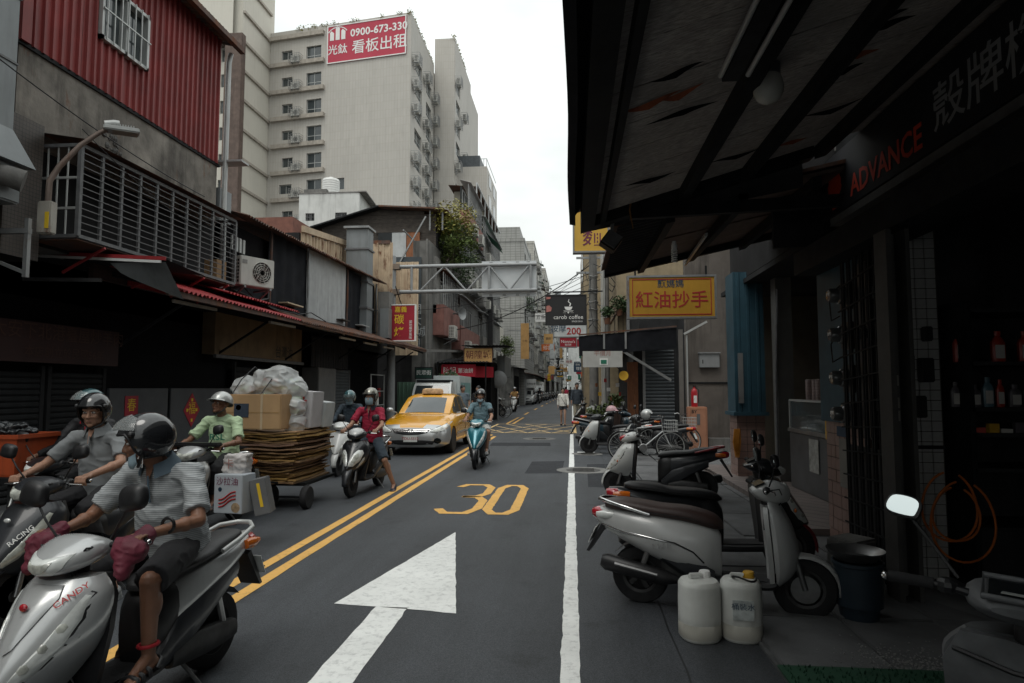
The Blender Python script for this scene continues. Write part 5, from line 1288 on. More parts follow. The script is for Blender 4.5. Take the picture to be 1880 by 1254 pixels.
for i, (px, m) in enumerate(((1770, 'bottle_red'), (1840, 'bottle_red'), (1890, 'bottle_red'))):
    p = AY(px, 655, 5.55); bottle('red oil bottle with pale label on upper shelf, %s from left' % ('first', 'second', 'third')[i], p.x, 5.6, 1.81, .25, .05, m, 'oil bottles')
for i, (px, m, h, r_) in enumerate(((1762, 'bottle_dark', .2, .035), (1797, 'bottle_dark', .18, .045), (1822, 'bottle_blue', .24, .04), (1845, 'bottle_red', .22, .03), (1872, 'bottle_dark', .18, .045), (1900, 'bottle_blue', .2, .04))):
    p = AY(px, 750, 5.55); bottle('%s can on the middle shelf, %s from left' % ({'bottle_dark': 'dark', 'bottle_blue': 'bluish', 'bottle_red': 'red'}[m], ORD[i]), p.x, 5.6, 1.45, h, r_, m, 'oil bottles')
for i in range(12):
    t = thing('spare_part_pack', 'small spare part packet on lower shelf, %s from left' % ORD[i], 'packet', (3.22 + i * .1, 5.55, 1.25), random.uniform(-.4, .4), 'spare part packets')
    MB().bx(-.04, .04, -.02, .02, 0, random.uniform(.03, .10)).build('packet', MATS[('dull_red', 'ink_gold', 'dull_label', 'bottle_dark')[i % 4]], t)
hs_ = thing('air_hose', 'coiled orange air hose hanging on tiled wall', 'hose', (2.88, 5.35, .65))
for i, (r1, r2) in enumerate(((.20, .26), (.17, .2), (.23, .3))):
    MB().tube([(r1 * math.cos(t) + .03 * i - .02, -.03 * i + .02 * math.sin(2 * t), .05 - .05 * i + (r2 * math.sin(t))) for t in [R(100 + 12 * k) for k in range(28)]], .009, 6).build('coil', mat('hose_orange', (.50, .13, .02), .5), hs_, smooth=60)
# eatery beyond the pillar: counter, cups, walls
et = thing('eatery', 'small dim eatery with cream inner wall between the two tiled pillars', 'shop', (4.5, 9.5, 0))
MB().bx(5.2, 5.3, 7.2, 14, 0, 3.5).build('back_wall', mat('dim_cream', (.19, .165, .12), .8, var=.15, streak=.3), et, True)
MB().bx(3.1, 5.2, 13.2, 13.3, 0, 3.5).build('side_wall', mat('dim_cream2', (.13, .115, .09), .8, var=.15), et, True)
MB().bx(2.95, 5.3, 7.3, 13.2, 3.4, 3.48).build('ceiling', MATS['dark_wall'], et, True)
MB().bx(2.5, 5.3, 7.3, 13.2, .02, .12).build('floor_step', mat('floor_tile', (.16, .13, .12), .6, var=.2, tile=(.3, .3, (.07, .06, .055))), et, True)
MB().bx(4.0, 4.04, 9.6, 9.9, 1.8, 2.5).build('wood_board', MATS['ply'], et, True)
MB().bx(3.30, 3.55, 10.9, 11.15, .1, 3.4).build('grey_post', mat('post_grey', (.13, .128, .12), .7, var=.15, streak=.4), et, True)
MB().tube([(3.27, 10.9, .2), (3.27, 10.9, 1.3), (3.27, 10.87, 1.9), (3.32, 10.85, 3.2)], .022, 8).build('pipe', MATS['alu_grey'], et, True)
ct = thing('food_counter', 'steel food counter with glass guard in front of the eatery', 'counter', (3.4, 9.4, 0))
MB().bx(3.3, 3.9, 8.4, 10.4, .12, .95).build('cabinet', mat('counter_steel', (.11, .115, .12), .4, .6, var=.2), ct, True, bevel=.015)
MB().bx(3.29, 3.92, 8.35, 10.45, .95, 1.0).build('top', MATS['steel'], ct, True)
b = MB()
for y in (8.4, 10.4): b.bar((3.32, y, 1.0), (3.32, y, 1.42), .03).bar((3.32, y, 1.42), (3.75, y, 1.42), .03)
b.bar((3.32, 8.4, 1.42), (3.32, 10.4, 1.42), .03).build('guard_frame', MATS['alu'], ct, True)
MB().bx(3.318, 3.324, 8.42, 10.38, 1.0, 1.41).build('glass_guard', mat('guard_glass', (.5, .55, .55), .05, trans=.9, var=.02), ct, True)
MB().bx(3.285, 3.295, 9.2, 9.55, .45, .9).build('poster', mat('poster_pale', (.30, .30, .28), .6, var=.4, vs=12), ct, True)
MB().bx(3.27, 3.28, 8.5, 8.8, 1.05, 1.3).build('price_card', mat('card_blue', (.25, .33, .36), .6), ct, True)
MB().bx(2.98, 3.0, 7.9, 8.1, 1.0, 1.3).build('yellow_card', MATS['ink_gold'], ct, True)
for i in range(6):
    t = thing('cup_stack', 'tall stack of paper cups on the food counter, %s from left' % ('first', 'second', 'third', 'fourth', 'fifth', 'sixth')[i], 'cups', (3.55 + .02 * (i % 2), 10.2 - i * .2, 1.42), group='paper cup stacks')
    prof = [(0, 0), (.055, 0)]
    for k in range(14): prof += [(.055, k * .022), (.062, k * .022 + .018), (.055, k * .022 + .02)]
    MB().lathe(prof + [(.05, .31), (0, .31)], 16).build('cups', mat('cup_pink', (.34, .27, .26), .6, var=.15), t)
for i in range(4):
    t = thing('plate_stack', 'stack of white plates behind the counter glass, %s from left' % ORD[i], 'plates', (3.6, 10.2 - i * .3, 1.0), group='plate stacks')
    MB().lathe([(0, 0)] + [p for k in range(10) for p in ((.08, k * .02), (.10, k * .02 + .015))] + [(0, .2)], 16).build('plates', MATS['dull_label'], t)
# far tiled pillar with blue top
fp = thing('tiled_pillar', 'pillar with blue painted top and pink tiled base by orange tubing', 'pillar', (3.0, 11.6, 0))
MB().bx(2.80, 3.25, 11.5, 12.0, 0, 3.6).build('core', MATS['mortar'], fp, True)
corr(MB(), (2.77, 11.48, 1.2), (1, 0, 0), (0, 0, 1), .5, 2.4, .16, .012, (0, -1, 0), True).build('blue_board', MATS['blue_paint'], fp, True)
MB().bx(2.765, 2.795, 11.47, 12.0, 1.2, 3.6).build('blue_board', MATS['blue_paint'], fp, True)
MB().bx(2.72, 3.3, 11.40, 12.05, 1.14, 1.2).build('ledge', MATS['blue_paint'], fp, True)
MB().bx(2.82, 2.9, 11.44, 11.47, 1.35, 2.2).build('window_frame', MATS['galv'], fp, True)
tiles(fp, 2.80, 3.25, 11.5, .05, 1.14, .15, .12, 'tile_pink')
tiles(fp, 11.5, 12.0, 2.80, .05, 1.14, .125, .12, 'tile_pink', axis='y')
ot = thing('rubber_tubing', 'bundle of orange rubber tubing hanging on the tiled pillar', 'tubing', (2.72, 11.4, .5))
for i in range(5): MB().tube([(.02 * i, -.02, .42), (-.03 + .02 * i, -.04, .2), (.0 + .015 * i, -.03, -.05), (.03 + .015 * i, -.02, .2), (.02 * i + .01, 0, .42)], .012, 6).build('loop', mat('tube_orange', (.42, .17, .02), .5), ot, smooth=60)
# concrete side wall with meter box, cabinet, extinguisher
sw = thing('side_wall', 'stained grey concrete side wall behind the orange cabinet', 'wall', (3.7, 17.3, 0))
MB().bx(2.95, 6.5, 17.2, 17.5, 0, 5.2).build('wall', mat('wall_grime', (.115, .10, .088), .85, var=.3, vs=1.2, streak=1.0, scol=(.03, .026, .022), bump=.3), sw, True)
MB().bx(2.96, 4.6, 17.17, 17.2, 1.72, 1.76).build('cable_tray', MATS['black_steel'], sw, True)
MB().bx(3.4, 6, 16.9, 17.2, 0, .35).build('plinth', MATS['dark_concrete'], sw, True)
bxm = thing('junction_box', 'pale grey junction box on the stained side wall', 'box', (3.5, 17.1, 2.13))
MB().bx(-.25, .25, -.02, .1, 0, .36).build('case', MATS['gantry_grey'], bxm, bevel=.01); MB().bx(-.27, .27, -.06, .1, .36, .39).build('lid', MATS['gantry_grey'], bxm); MB().bx(-.18, -.16, -.026, -.02, .1, .2).build('latch', MATS['black_steel'], bxm)
oc = thing('cabinet', 'narrow salmon orange metal cabinet against the side wall', 'cabinet', (3.1, 16.8, .02))
MB().bx(-.22, .22, -.2, .2, 0, 1.12).build('body', mat('salmon', (.42, .20, .12), .6, var=.1, rust=.05, streak=.2), oc, bevel=.012)
MB().bx(-.19, .19, -.212, -.2, .06, 1.06).build('door', mat('salmon', (.42, .20, .12), .6), oc, bevel=.006)
MB().bx(-.04, .04, -.218, -.212, .68, .95).build('handle_plate', MATS['alu_grey'], oc)
text('BY', .11, MATS['ink_black'], oc, face_cam((-.10, -.2135, 1.0)), off=.02)
fe = thing('fire_extinguisher', 'red fire extinguisher standing on the salmon cabinet', 'fire extinguisher', (3.05, 16.8, 1.14))
MB().lathe([(0, 0), (.075, 0), (.08, .02), (.08, .36), (.06, .43), (.025, .46), (.025, .5), (0, .5)], 18).build('cylinder', mat('ext_red', (.36, .012, .02), .35), fe, smooth=40)
MB().bx(-.04, .05, -.02, .02, .5, .53).build('lever', MATS['plastic_black'], fe); MB().bx(-.03, .05, -.083, -.078, .1, .28).build('label', MATS['ink_white'], fe)
MB().tube([(.03, 0, .49), (.11, 0, .42), (.1, 0, .1)], .012, 6).build('hose', MATS['cable'], fe)
# small shop with shutter, awning and boards beyond
ss = thing('small_shop', 'small shop with dark tarp awning and grey roller shutter', 'shop', (2, 20, 0))
MB().bx(2.1, 5, 20.6, 30, 0, 4.6).build('wall', MATS['dark_wall'], ss, True)
MB().bx(1.9, 3.2, 20.55, 20.62, 0, 3.1).build('shutter_back', MATS['dark_wall'], ss, True)
g = [[(x, y, 3.30 + (x - 2.9) * .08 - .0 * y - (.28 if j > 1 else 0) * (1 if y < 18.6 else 0)) for x in [.2 + .3 * k for k in range(10)]] for j, y in enumerate((20.5, 19.2, 18.5, 18.46))]
MB().sheet(g).build('awning', MATS['black_tarp'], ss, True, smooth=40)
g = [[(x, 18.45 + .02 * math.sin(x * 9), z + (x - 2.9) * .08) for x in [.2 + .15 * k for k in range(19)]] for z in (3.28, 3.0, 2.72)]
MB().sheet(g).build('valance', MATS['black_tarp'], ss, True, smooth=40)
MB().bar((.2, 18.43, 3.10), (2.9, 18.43, 3.32), .04, .04).build('awning_bar', MATS['rusty_roof'], ss, True)
MB().bar((1.45, 18.5, 2.62), (2.75, 18.6, 1.82), .07).build('diagonal_brace', MATS['galv'], ss, True)
for x in (.9, 1.5): MB().bar((x, 18.44, 2.7), (x, 18.44, 3.2), .05).build('hanger', MATS['galv'], ss, True)
MB().bx(1.68, 2.0, 20.2, 20.3, 0, 2.4).build('wooden_door', MATS['ply'], ss, True)
for i in range(14): MB().bx(.62 + .09 * i, .68 + .09 * i + .02 * (i % 3), 20.3 + .02 * (i % 4), 20.4, .95 + .2 * ((i * 5) % 7) * .7, 1.06 + .2 * ((i * 5) % 7) * .7).build('pinned_paper', MATS[('ink_white', 'ply', 'ink_gold', 'dull_label', 'ink_red')[i % 5]], ss, True)
rs5 = thing('roller_shutter', 'grey blue roller shutter of the small shop behind bicycles', 'shutter', (2.4, 19.3, 0))
k0 = None
for k in range(27):
    if k0 is None: k0 = MB().add([(0, 0, 0), (.82, 0, 0), (.82, -.02, .03), (0, -.02, .03), (0, -.02, .065), (.82, -.02, .065), (.82, 0, .095), (0, 0, .095)], [(0, 1, 2, 3), (3, 2, 5, 4), (4, 5, 6, 7)]).build('slat', MATS['shutter_grey'], rs5)
    o = k0 if k == 0 else inst(k0, rs5, (0, 0, 0)); o.location = Vector((2.12, 19.3, .02 + k * .1)) - wloc(rs5)
MB().bx(2.05, 2.12, 19.25, 19.35, 0, 2.75).build('guide_rail', MATS['galv'], rs5, True)
wb = sign('board_sign', 'scuffed white board sign with green emblem under tarp awning', .30, 1.38, 18.1, 2.18, 2.62, 'board_white', [('平價月', .16, .5, .83, 'ink_pale_red', 0)], name_frame=False) if (mat('board_white', (.42, .42, .40), .7, var=.12, vs=3, streak=.5, scol=(.2, .2, .19)), mat('ink_pale_red', (.32, .16, .14), .7)) else 0
MB().bx(.76, .98, 18.09, 18.1, 2.24, 2.42).build('emblem_plate', MATS['ink_white'], wb, True); MB().bx(.79, .95, 18.084, 18.09, 2.27, 2.38).build('emblem', MATS['ink_green'], wb, True)
rd = thing('round_sign', 'small round black sign with yellow ring below white board', 'sign', (1.42, 18.3, 1.95))
MB().lathe([(0, 0), (.14, 0), (.14, .03), (0, .03)], 24, frame((0, 0, 0), (1, 0, 0), (0, 0, 1), (0, -1, 0))).build('disc', MATS['ink_black'], rd)
MB().lathe([(.105, .032), (.13, .034), (.13, .031)], 24, frame((0, 0, 0), (1, 0, 0), (0, 0, 1), (0, -1, 0))).build('ring', MATS['ink_gold'], rd); text('醬', .14, MATS['ink_gold'], rd, face_cam((0, -.034, 0)))
dp = thing('post', 'grey steel post with diagonal white lamp beside the salmon cabinet', 'post', (2.78, 17.0, 0))
MB().bx(2.72, 2.82, 16.95, 17.05, 0, 3.1).build('shaft', mat('post_brown', (.14, .13, .12), .6, .2, var=.2), dp, True)
MB().bar((2.85, 16.95, 2.98), (3.4, 16.8, 3.28), .05).build('tube_lamp', MATS['alu'], dp, True)
MB().tube([(2.92, 16.98, .9), (2.92, 16.98, 2.95)], .022, 8).build('conduit', MATS['alu'], dp, True)
# signs on the right
t = sign('eatery_sign', 'yellow framed eatery sign with large red characters', .99, 2.42, 11.3, 2.82, 3.50, 'sign_yellow',
     [('顏媽媽', .15, .49, .82, 'ink_blue', .012), ('紅油抄手', .31, .5, .40, 'ink_red', .02)], 'galv', .14)
b = MB()
for (x0, x1, z0, z1) in ((.05, 1.38, .03, .045), (.05, 1.38, .635, .65), (.05, .062, .045, .635), (1.368, 1.38, .045, .635)): b.bx(.99 + x0, .99 + x1, 11.294, 11.3, 2.82 + z0, 2.82 + z1)
b.build('red_border', MATS['ink_red'], t, True)
MB().bar((1.1, 11.37, 3.5), (1.1, 11.37, 3.7), .03).build('hanger', MATS['black_steel'], t, True); MB().bar((2.3, 11.37, 3.5), (2.3, 11.37, 3.7), .03).build('hanger', MATS['black_steel'], t, True)
t = sign('noodle_sign', 'tall yellow noodle sign projecting above the canopy edge', .07, .78, 14, 4.55, 6.8, 'sign_yellow_pale', [('蔥', .46, .56, .36, 'ink_plum', .025), ('麵', .46, .56, .13, 'ink_plum', .025), ('油', .46, .56, .62, 'ink_plum', .025)], 'galv', .2) if mat('ink_plum', (.16, .03, .07), .6) else 0
MB().bar((.78, 14.1, 5), (2.4, 14.1, 5), .06).build('mount', MATS['galv'], t, True)
t = sign('coffee_sign', 'black carob coffee sign with cup emblem hanging over the road edge', -.81, .45, 21, 3.66, 4.58, 'ink_black', [('carob coffee', .19, .56, .24, 'ink_white', 0), ('SINCE 2010', .07, .78, .09, 'ink_white', 0), ('— ✦ —', .1, .56, .40, 'ink_white', 0)], 'plastic_black')
b = MB(); q = frame((-.10, 20.99, 4.26), (1, 0, 0), (0, 0, 1)); q.translation = Vector((-.10, 20.99, 4.24)) - wloc(t)
b.prism([(-.13, -.02), (.13, -.02), (.10, -.10), (.04, -.13), (-.04, -.13), (-.10, -.10)], .004, q).prism([(-.17, -.15), (.17, -.15), (.13, -.17), (-.13, -.17)], .004, q)
b.prism([(.02, .0), (.05, .08), (-.02, .14), (.01, .22), (.03, .22), (.01, .15), (.09, .08), (.06, 0)], .004, q).build('cup_emblem', MATS['ink_white'], t)
b = MB(); b.prism([(-.75, -.20), (-.56, -.16), (-.53, -.05), (-.62, .03), (-.75, 0)], .003, q).prism([(-.75, .22), (-.58, .24), (-.57, .30), (-.75, .31)], .003, q); b.build('pink_picture', mat('pink_pic', (.36, .14, .12), .6, var=.3, vs=6), t)
MB().bar((-.6, 21.06, 4.7), (1.0, 21.06, 4.72), .04).build('bracket', MATS['black_steel'], t, True); MB().bar((-.5, 21.06, 4.58), (-.5, 21.06, 4.72), .03).build('bracket', MATS['black_steel'], t, True); MB().bar((.3, 21.06, 4.58), (.3, 21.06, 4.72), .03).build('bracket', MATS['black_steel'], t, True)
sign('massage_sign', 'white massage sign with red 200 below the coffee sign', -.62, .5, 23, 3.42, 4.0, 'sign_pale', [('按摩', .28, .14, .45, 'ink_blue', .0), ('200', .34, .62, .30, 'ink_red', .02), ('腳底全身', .17, .62, .80, 'ink_blue', 0)], 'galv') if mat('sign_pale', (.48, .50, .50), .6) else 0
sign('small_red_sign', 'small red sign with white script below massage sign', -.43, .16, 24, 3.12, 3.46, 'sign_red', [("Nonno's", .15, .5, .55, 'ink_white', 0), ('義式麵', .08, .5, .2, 'ink_white', 0)], 'galv')
# utility poles and wires
up_ = thing('utility_pole', 'thick concrete utility pole wrapped in cables behind the shops', 'utility pole', (.86, 26, 0))
MB().tube([(.86, 26, 0), (.86, 26, 9)], [.19, .15], 14).build('shaft', MATS['dark_concrete'], up_, True, smooth=40)
for z in (6.2, 6.8): MB().bar((.2, 26, z), (1.7, 26, z), .08).build('crossarm', MATS['galv'], up_, True)
for i in range(12):
    z = random.uniform(2.6, 6.2); MB().tube([(.86 + .2 * math.cos(a), 26 + .2 * math.sin(a), z + .03 * math.sin(3 * a + i)) for a in [R(30 * k) for k in range(13)]], .012, 5).build('band', MATS['galv'], up_, True)
u2 = thing('utility_pole', 'thinner steel pole with conduits beside the concrete pole', 'utility pole', (1.35, 25.5, 0))
MB().tube([(1.35, 25.5, 0), (1.35, 25.5, 7.2)], .11, 12).build('shaft', MATS['dark_concrete'], u2, True, smooth=40)
for i in range(3): MB().tube([(1.16 + .05 * i, 25.35, 0), (1.14 + .05 * i, 25.35, 3), (1.16 + .06 * i, 25.36, 6.8)], .022, 6).build('conduit', MATS['alu'], u2, True)
def wire(label, a, c, sag, r_=.012, n=14):
    t = thing('overhead_wire', label, 'wire', tuple(a), group='overhead wires')
    a, c = Vector(a), Vector(c)
    MB().tube([a.lerp(c, i / n) - Vector((0, 0, sag * 4 * (i / n) * (1 - i / n))) for i in range(n + 1)], r_, 5).build('cable', MATS['cable'], t, True)
wire('thick black cable sagging from the poles to old building balcony', (.86, 26, 6.6), (-5.7, 31, 4.4), .5, .022)
wire('thin wire from poles to gantry end', (.86, 26, 6.2), (-6.6, 27.8, 5.0), .25)
wire('thin wire crossing the sky above the coffee sign', (.86, 26, 6.8), (-3.2, 60, 9.5), .5)
for i in range(6): wire('thin wire from the concrete pole across the street, %s lowest' % ORD[i], (.86 + .1 * i, 26.2, 5.0 + .32 * i), (-5.4, 36 + 5 * i, 5.6 + .75 * i), .3, .012)
for i in range(5): wire('wire strung high across the distant street, %s beyond the poles' % ORD[i], (2.4, 45 + 16 * i, 6.5 + i * .6), (-4.8, 44 + 17 * i, 7.0 + i * .5), .35, .016)
wire('grey wire sagging across the stained concrete band', (-6.3, 5.6, 5.4), (-6.2, 10.4, 4.85), .12, .008)
wire('second thin wire under the stained concrete band', (-6.2, 7.6, 4.9), (-6.2, 11.0, 4.2), .15, .006)
wire('dark cable looping at the red grill sign', (-6.2, 22.5, 5.2), (-6.5, 28, 3.8), .4, .018)
tb = thing('cable_tangle', 'tangle of cables and service boxes on the concrete pole', 'cables', (1.1, 25.6, 3))
for i in range(26):
    a = Vector((random.uniform(.6, 1.5), 25.55, random.uniform(3.0, 6.6))); c = a + Vector((random.uniform(-.3, .9), random.uniform(-.2, .1), random.uniform(-1.4, .6))); m_ = (a + c) / 2 + Vector((random.uniform(-.2, .2), -.1, -.25))
    MB().tube([a, a.lerp(m_, .6), m_, m_.lerp(c, .6), c], random.uniform(.008, .018), 5).build('cable', MATS['cable'], tb, True, smooth=60)
# balcony greenery above the small shop
bg = thing('balcony_house', 'tan house with barred balcony and potted plants behind the poles', 'house', (2.8, 27, 0))
MB().bx(1.7, 6, 24.5, 32, 3.0, 6.6).build('wall', mat('tan_wall', (.24, .19, .12), .8, var=.15, streak=.4), bg, True)
MB().bx(1.66, 1.7, 24.3, 29, 4.4, 4.46).build('balcony_rail', MATS['rusty_roof'], bg, True)
for i in range(12): MB().bx(1.4 + i * .16, 1.42 + i * .16, 24.28, 24.30, 3.4, 4.4).build('balcony_bar', MATS['black_steel'], bg, True)
MB().bx(1.35, 3.4, 24.27, 24.31, 4.4, 4.44).build('balcony_rail', MATS['black_steel'], bg, True)
MB().bx(2.0, 2.4, 24.0, 24.3, 3.0, 4.8).build('duct', MATS['galv'], bg, True)
MB().bx(-.2, 1.0, 60, 64, 0, .01).build('shade_patch', MATS['apron'], bg, True) if False else 0
for i, (x, z, r_) in enumerate(((1.75, 4.7, .35), (1.3, 4.4, .25), (2.1, 4.6, .3))):
    q = thing('potted_plant', 'potted green plant on barred balcony, %s from the pole' % ('second', 'first', 'third')[i], 'plant', (x, 24.15, z - .3)); leaves(MB(), (0, 0, .3), (r_, r_, r_ * .9), 260, .08).build('leaves', MATS['leaf_dark'], q); MB().lathe([(0, -.15), (.1, -.15), (.13, .08), (0, .08)], 12).build('pot', MATS['rusty_roof'], q)
for i, (x, y, z, r_) in enumerate(((1.05, 20.9, .55, .32), (1.35, 20.6, .95, .26), (.75, 22.0, .5, .3))):
    q = thing('potted_plant', 'leafy potted plant among the goods under the tarp awning, %s one' % ('tall', 'raised', 'low')[i], 'plant', (x, y, 0)); leaves(MB(), (0, 0, z + .3), (r_, r_, r_ * .9), 320, .07).build('leaves', MATS['leaf'], q); MB().lathe([(0, z - .5 if z > .6 else 0), (.12, z - .5 if z > .6 else 0), (.16, z), (0, z)], 12).build('pot', MATS['rusty_roof'], q)
b2 = thing('tan_building', 'narrow tan building rising above the tarp awning', 'building', (1.6, 31, 0))
MB().bx(.62, 3, 33, 44, 0, 9.9).build('wall', MATS['tan_wall'], b2, True)
for z in (5.0, 7.4): MB().bx(.58, .62, 34, 36.5, z, z + 1.4).build('window', MATS['window_glass'], b2, True)
# bucket, jugs, mat, stone blocks near the scooters
bk = thing('bucket', 'dark blue plastic bucket with a metal basin on top', 'bucket', (1.95, 4.80, .03)); bk.scale = (.88, .88, .95)
MB().lathe([(0, 0), (.135, 0), (.14, .02), (.175, .38), (.19, .385), (.19, .41), (.175, .41), (.17, .1), (0, .08)], 24).build('pail', mat('pail_blue', (.018, .03, .042), .45, var=.2), bk, smooth=35)
bs2 = thing('basin', 'dented steel basin resting on the dark blue bucket', 'basin', (1.94, 4.81, .425)); bs2.scale = (.88, .88, .9)
MB().lathe([(0, 0), (.15, 0), (.2, .07), (.215, .075), (.2, .06), (.15, .012), (0, .012)], 24).build('bowl', MATS['steel'], bs2, smooth=40)
gm = thing('floor_mat', 'green plastic turf mat at the bottom edge of pavement', 'mat', (1.75, 3.55, .05))
MB().bx(-.62, .6, -.32, .34, 0, .012).build('backing', mat('mat_green', (.008, .045, .022), .8), gm)
b = MB()
for i in range(900):
    x, y = random.uniform(-.6, .58), random.uniform(-.3, .32); a = random.uniform(0, 6.3); b.add([(x - .006 * math.cos(a), y - .006 * math.sin(a), .012), (x + .006 * math.cos(a), y + .006 * math.sin(a), .012), (x + random.uniform(-.008, .008), y, .03)], [(0, 1, 2)])
tag(b.build('turf_blades', MATS['mat_green'], gm), kind='stuff')
def jug(name, label, px, py, col, seed, label_patch):
    p = G(px, py); t = thing(name, label, 'jug', (p.x, p.y, .006), R(seed)); t.scale = (1.06, 1.06, 1.0)
    def sec(z, k): return [(k * .122 * (abs(math.cos(a)) ** .85) * (1 if math.cos(a) >= 0 else -1), k * .122 * (abs(math.sin(a)) ** .85) * (1 if math.sin(a) >= 0 else -1), z) for a in [2 * math.pi * i / 28 for i in range(28)]]
    MB().loft([sec(0, .9), sec(.02, 1), sec(.07, 1), sec(.075, .985), sec(.10, .985), sec(.105, 1), sec(.15, 1), sec(.26, 1), sec(.30, .985), sec(.33, .985), sec(.345, .97), sec(.365, .86), sec(.372, .5)]).build('body', col, t, smooth=40)
    MB().loft([sec(.02, .93), sec(.115, .985)] and [[(x * .995, y * .995, z) for x, y, z in sec(zz, kk)] for zz, kk in ((.012, .96), (.022, 1.007), (.07, 1.007), (.128, 1.004), (.13, .99))]).build('liquid_band', mat('jug_liquid', (.47, .455, .40), .45, var=.08), t, smooth=40)
    MB().lathe([(.035, .37), (.035, .40), (.03, .41), (0, .41)], 14, T(.05, .03, 0)).build('cap', mat('cap_yellow', (.55, .30, .02), .5) if label_patch else MATS['ink_white'], t)
    MB().bx(-.06, .02, -.014, .014, .385, .405).bx(-.062, -.046, -.014, .014, .36, .4).build('handle', col, t, bevel=.005)
    return t
jw = mat('jug_white', (.62, .63, .60), .4, var=.10, vs=4, streak=.5, scol=(.3, .28, .22))
jug('water_jug', 'white plastic jug, the left of two below the grey scooter', 1285, 1172, jw, 12, False)
j2 = jug('water_jug', 'white plastic jug with printed label and yellow cap, right one', 1362, 1172, jw, -8, True)
MB().bx(-.06, .06, -.1285, -.12, .15, .27).build('label', mat('jug_label', (.42, .45, .44), .5, var=.3, vs=20), j2); text('桶裝水', .045, MATS['ink_blue'], j2, face_cam((0, -.129, .23)))
MB().tube([(.02 + .07 * math.cos(t), -.02 + .06 * math.sin(t), .385 + .012 * math.sin(2 * t)) for t in [R(20 * k) for k in range(40)]], .006, 5).build('cord', MATS['cable'], j2, smooth=60)
for i, (x, y, w, h) in enumerate(((1.75, 5.55, .3, .22), (2.15, 5.3, .26, .3), (2.3, 5.75, .3, .34))):
    q = thing('stone_block', 'dark stone block on the pavement behind front wheel, %s one' % ('left', 'middle', 'right')[i], 'stone', (x, y, .03), .3 * i); MB().bx(-w / 2, w / 2, -.14, .14, 0, h).build('block', MATS['dark_concrete'], q, bevel=.02)
b = MB()
for i in range(700):
    x, y = 1.95 + random.gauss(0, .22), 3.95 + random.gauss(0, .16); s_ = random.uniform(.002, .007); b.ell((x, y, .05), (s_, s_, s_ * .7), 5, 3)
tag(b.build('spilled_granules', mat('granules', (.22, .22, .21), .8)), 'pale granules spilled on dark concrete in front of shop', 'granules', kind='stuff')
# ------------------------------------------------------------------ scooters
mat('lens', (.62, .64, .62), .08, 0, var=.25, vs=9, spec=.8, coat=.6)
mat('lens_dim', (.40, .41, .37), .12, 0, var=.5, vs=14, spec=.8, coat=.5)
mat('lens_red', (.34, .012, .02), .12, 0, var=.3, vs=12, coat=.6)
mat('lens_amber', (.55, .13, .015), .15, 0, var=.2, vs=12, coat=.5)
mat('mirror_face', (.42, .46, .46), .04, 1.0, var=.02)
mat('plate_white', (.60, .62, .60), .5, var=.06)
mat('seat_black', (.014, .014, .015), .5, var=.25, vs=6, bump=.15, bs=120)
mat('seat_brown', (.040, .022, .019), .45, var=.2, vs=6, bump=.15, bs=90)
mat('engine', (.05, .05, .05), .5, .5, var=.4, vs=9)
mat('paint_silver', (.42, .43, .43), .26, .3, var=.10, vs=3, coat=.5, streak=.22)
mat('paint_black', (.013, .014, .016), .3, 0, var=.3, vs=5, coat=.4)
mat('paint_dark', (.024, .026, .030), .38, .1, var=.3, vs=4, coat=.25)
mat('paint_white', (.52, .53, .52), .3, 0, var=.06, coat=.4)
mat('paint_grey', (.42, .425, .42), .3, .05, var=.08, vs=3, coat=.35, streak=.12)
mat('paint_teal', (.018, .15, .19), .25, .3, var=.1, coat=.6)
mat('paint_yellow', (.55, .27, .02), .3, 0, var=.08, coat=.4)
mat('paint_red', (.22, .008, .014), .3, 0, var=.1, coat=.4)
mat('paint_worn', (.12, .125, .13), .55, .1, var=.3, vs=7)
def sup(c0, c1, hw, n=16, e=2.6):
    """superellipse ring in the y/z plane between z c0..c1"""
    zc, hz = (c0 + c1) / 2, (c1 - c0) / 2; out = []
    for i in range(n):
        a = 2 * math.pi * i / n; c, s = math.cos(a), math.sin(a)
        out.append((hw * math.copysign(abs(c) ** (2 / e), c), zc + hz * math.copysign(abs(s) ** (2 / e), s)))
    return out
def fair(rings, m=3):
    """Catmull-Rom through the rings, for smooth panels"""
    out = []; n = len(rings); R_ = [[Vector(p) for p in r_] for r_ in rings]
    for i in range(n - 1):
        a, b_, c, d = R_[max(0, i - 1)], R_[i], R_[i + 1], R_[min(n - 1, i + 2)]
        for k in range(m):
            t = k / m; out.append([.5 * ((2 * p1) + (p2 - p0) * t + (2 * p0 - 5 * p1 + 4 * p2 - p3) * t * t + (3 * p1 - p0 - 3 * p2 + p3) * t ** 3) for p0, p1, p2, p3 in zip(a, b_, c, d)])
    return out + [R_[-1]]
def fair_round(ring, m=2):
    n = len(ring); out = []
    for i in range(n):
        p0, p1, p2, p3 = [Vector(ring[(i + k) % n]) for k in (-1, 0, 1, 2)]
        for k in range(m): t = k / m; out.append(.5 * ((2 * p1) + (p2 - p0) * t + (2 * p0 - 5 * p1 + 4 * p2 - p3) * t * t + (3 * p1 - p0 - 3 * p2 + p3) * t ** 3))
    return out
def lx(b, secs, n=16, e=2.6, yo=0):
    return b.loft(fair([[(s[0], y + yo, z) for y, z in sup(s[1], s[2], s[3], n, e)] for s in secs]))
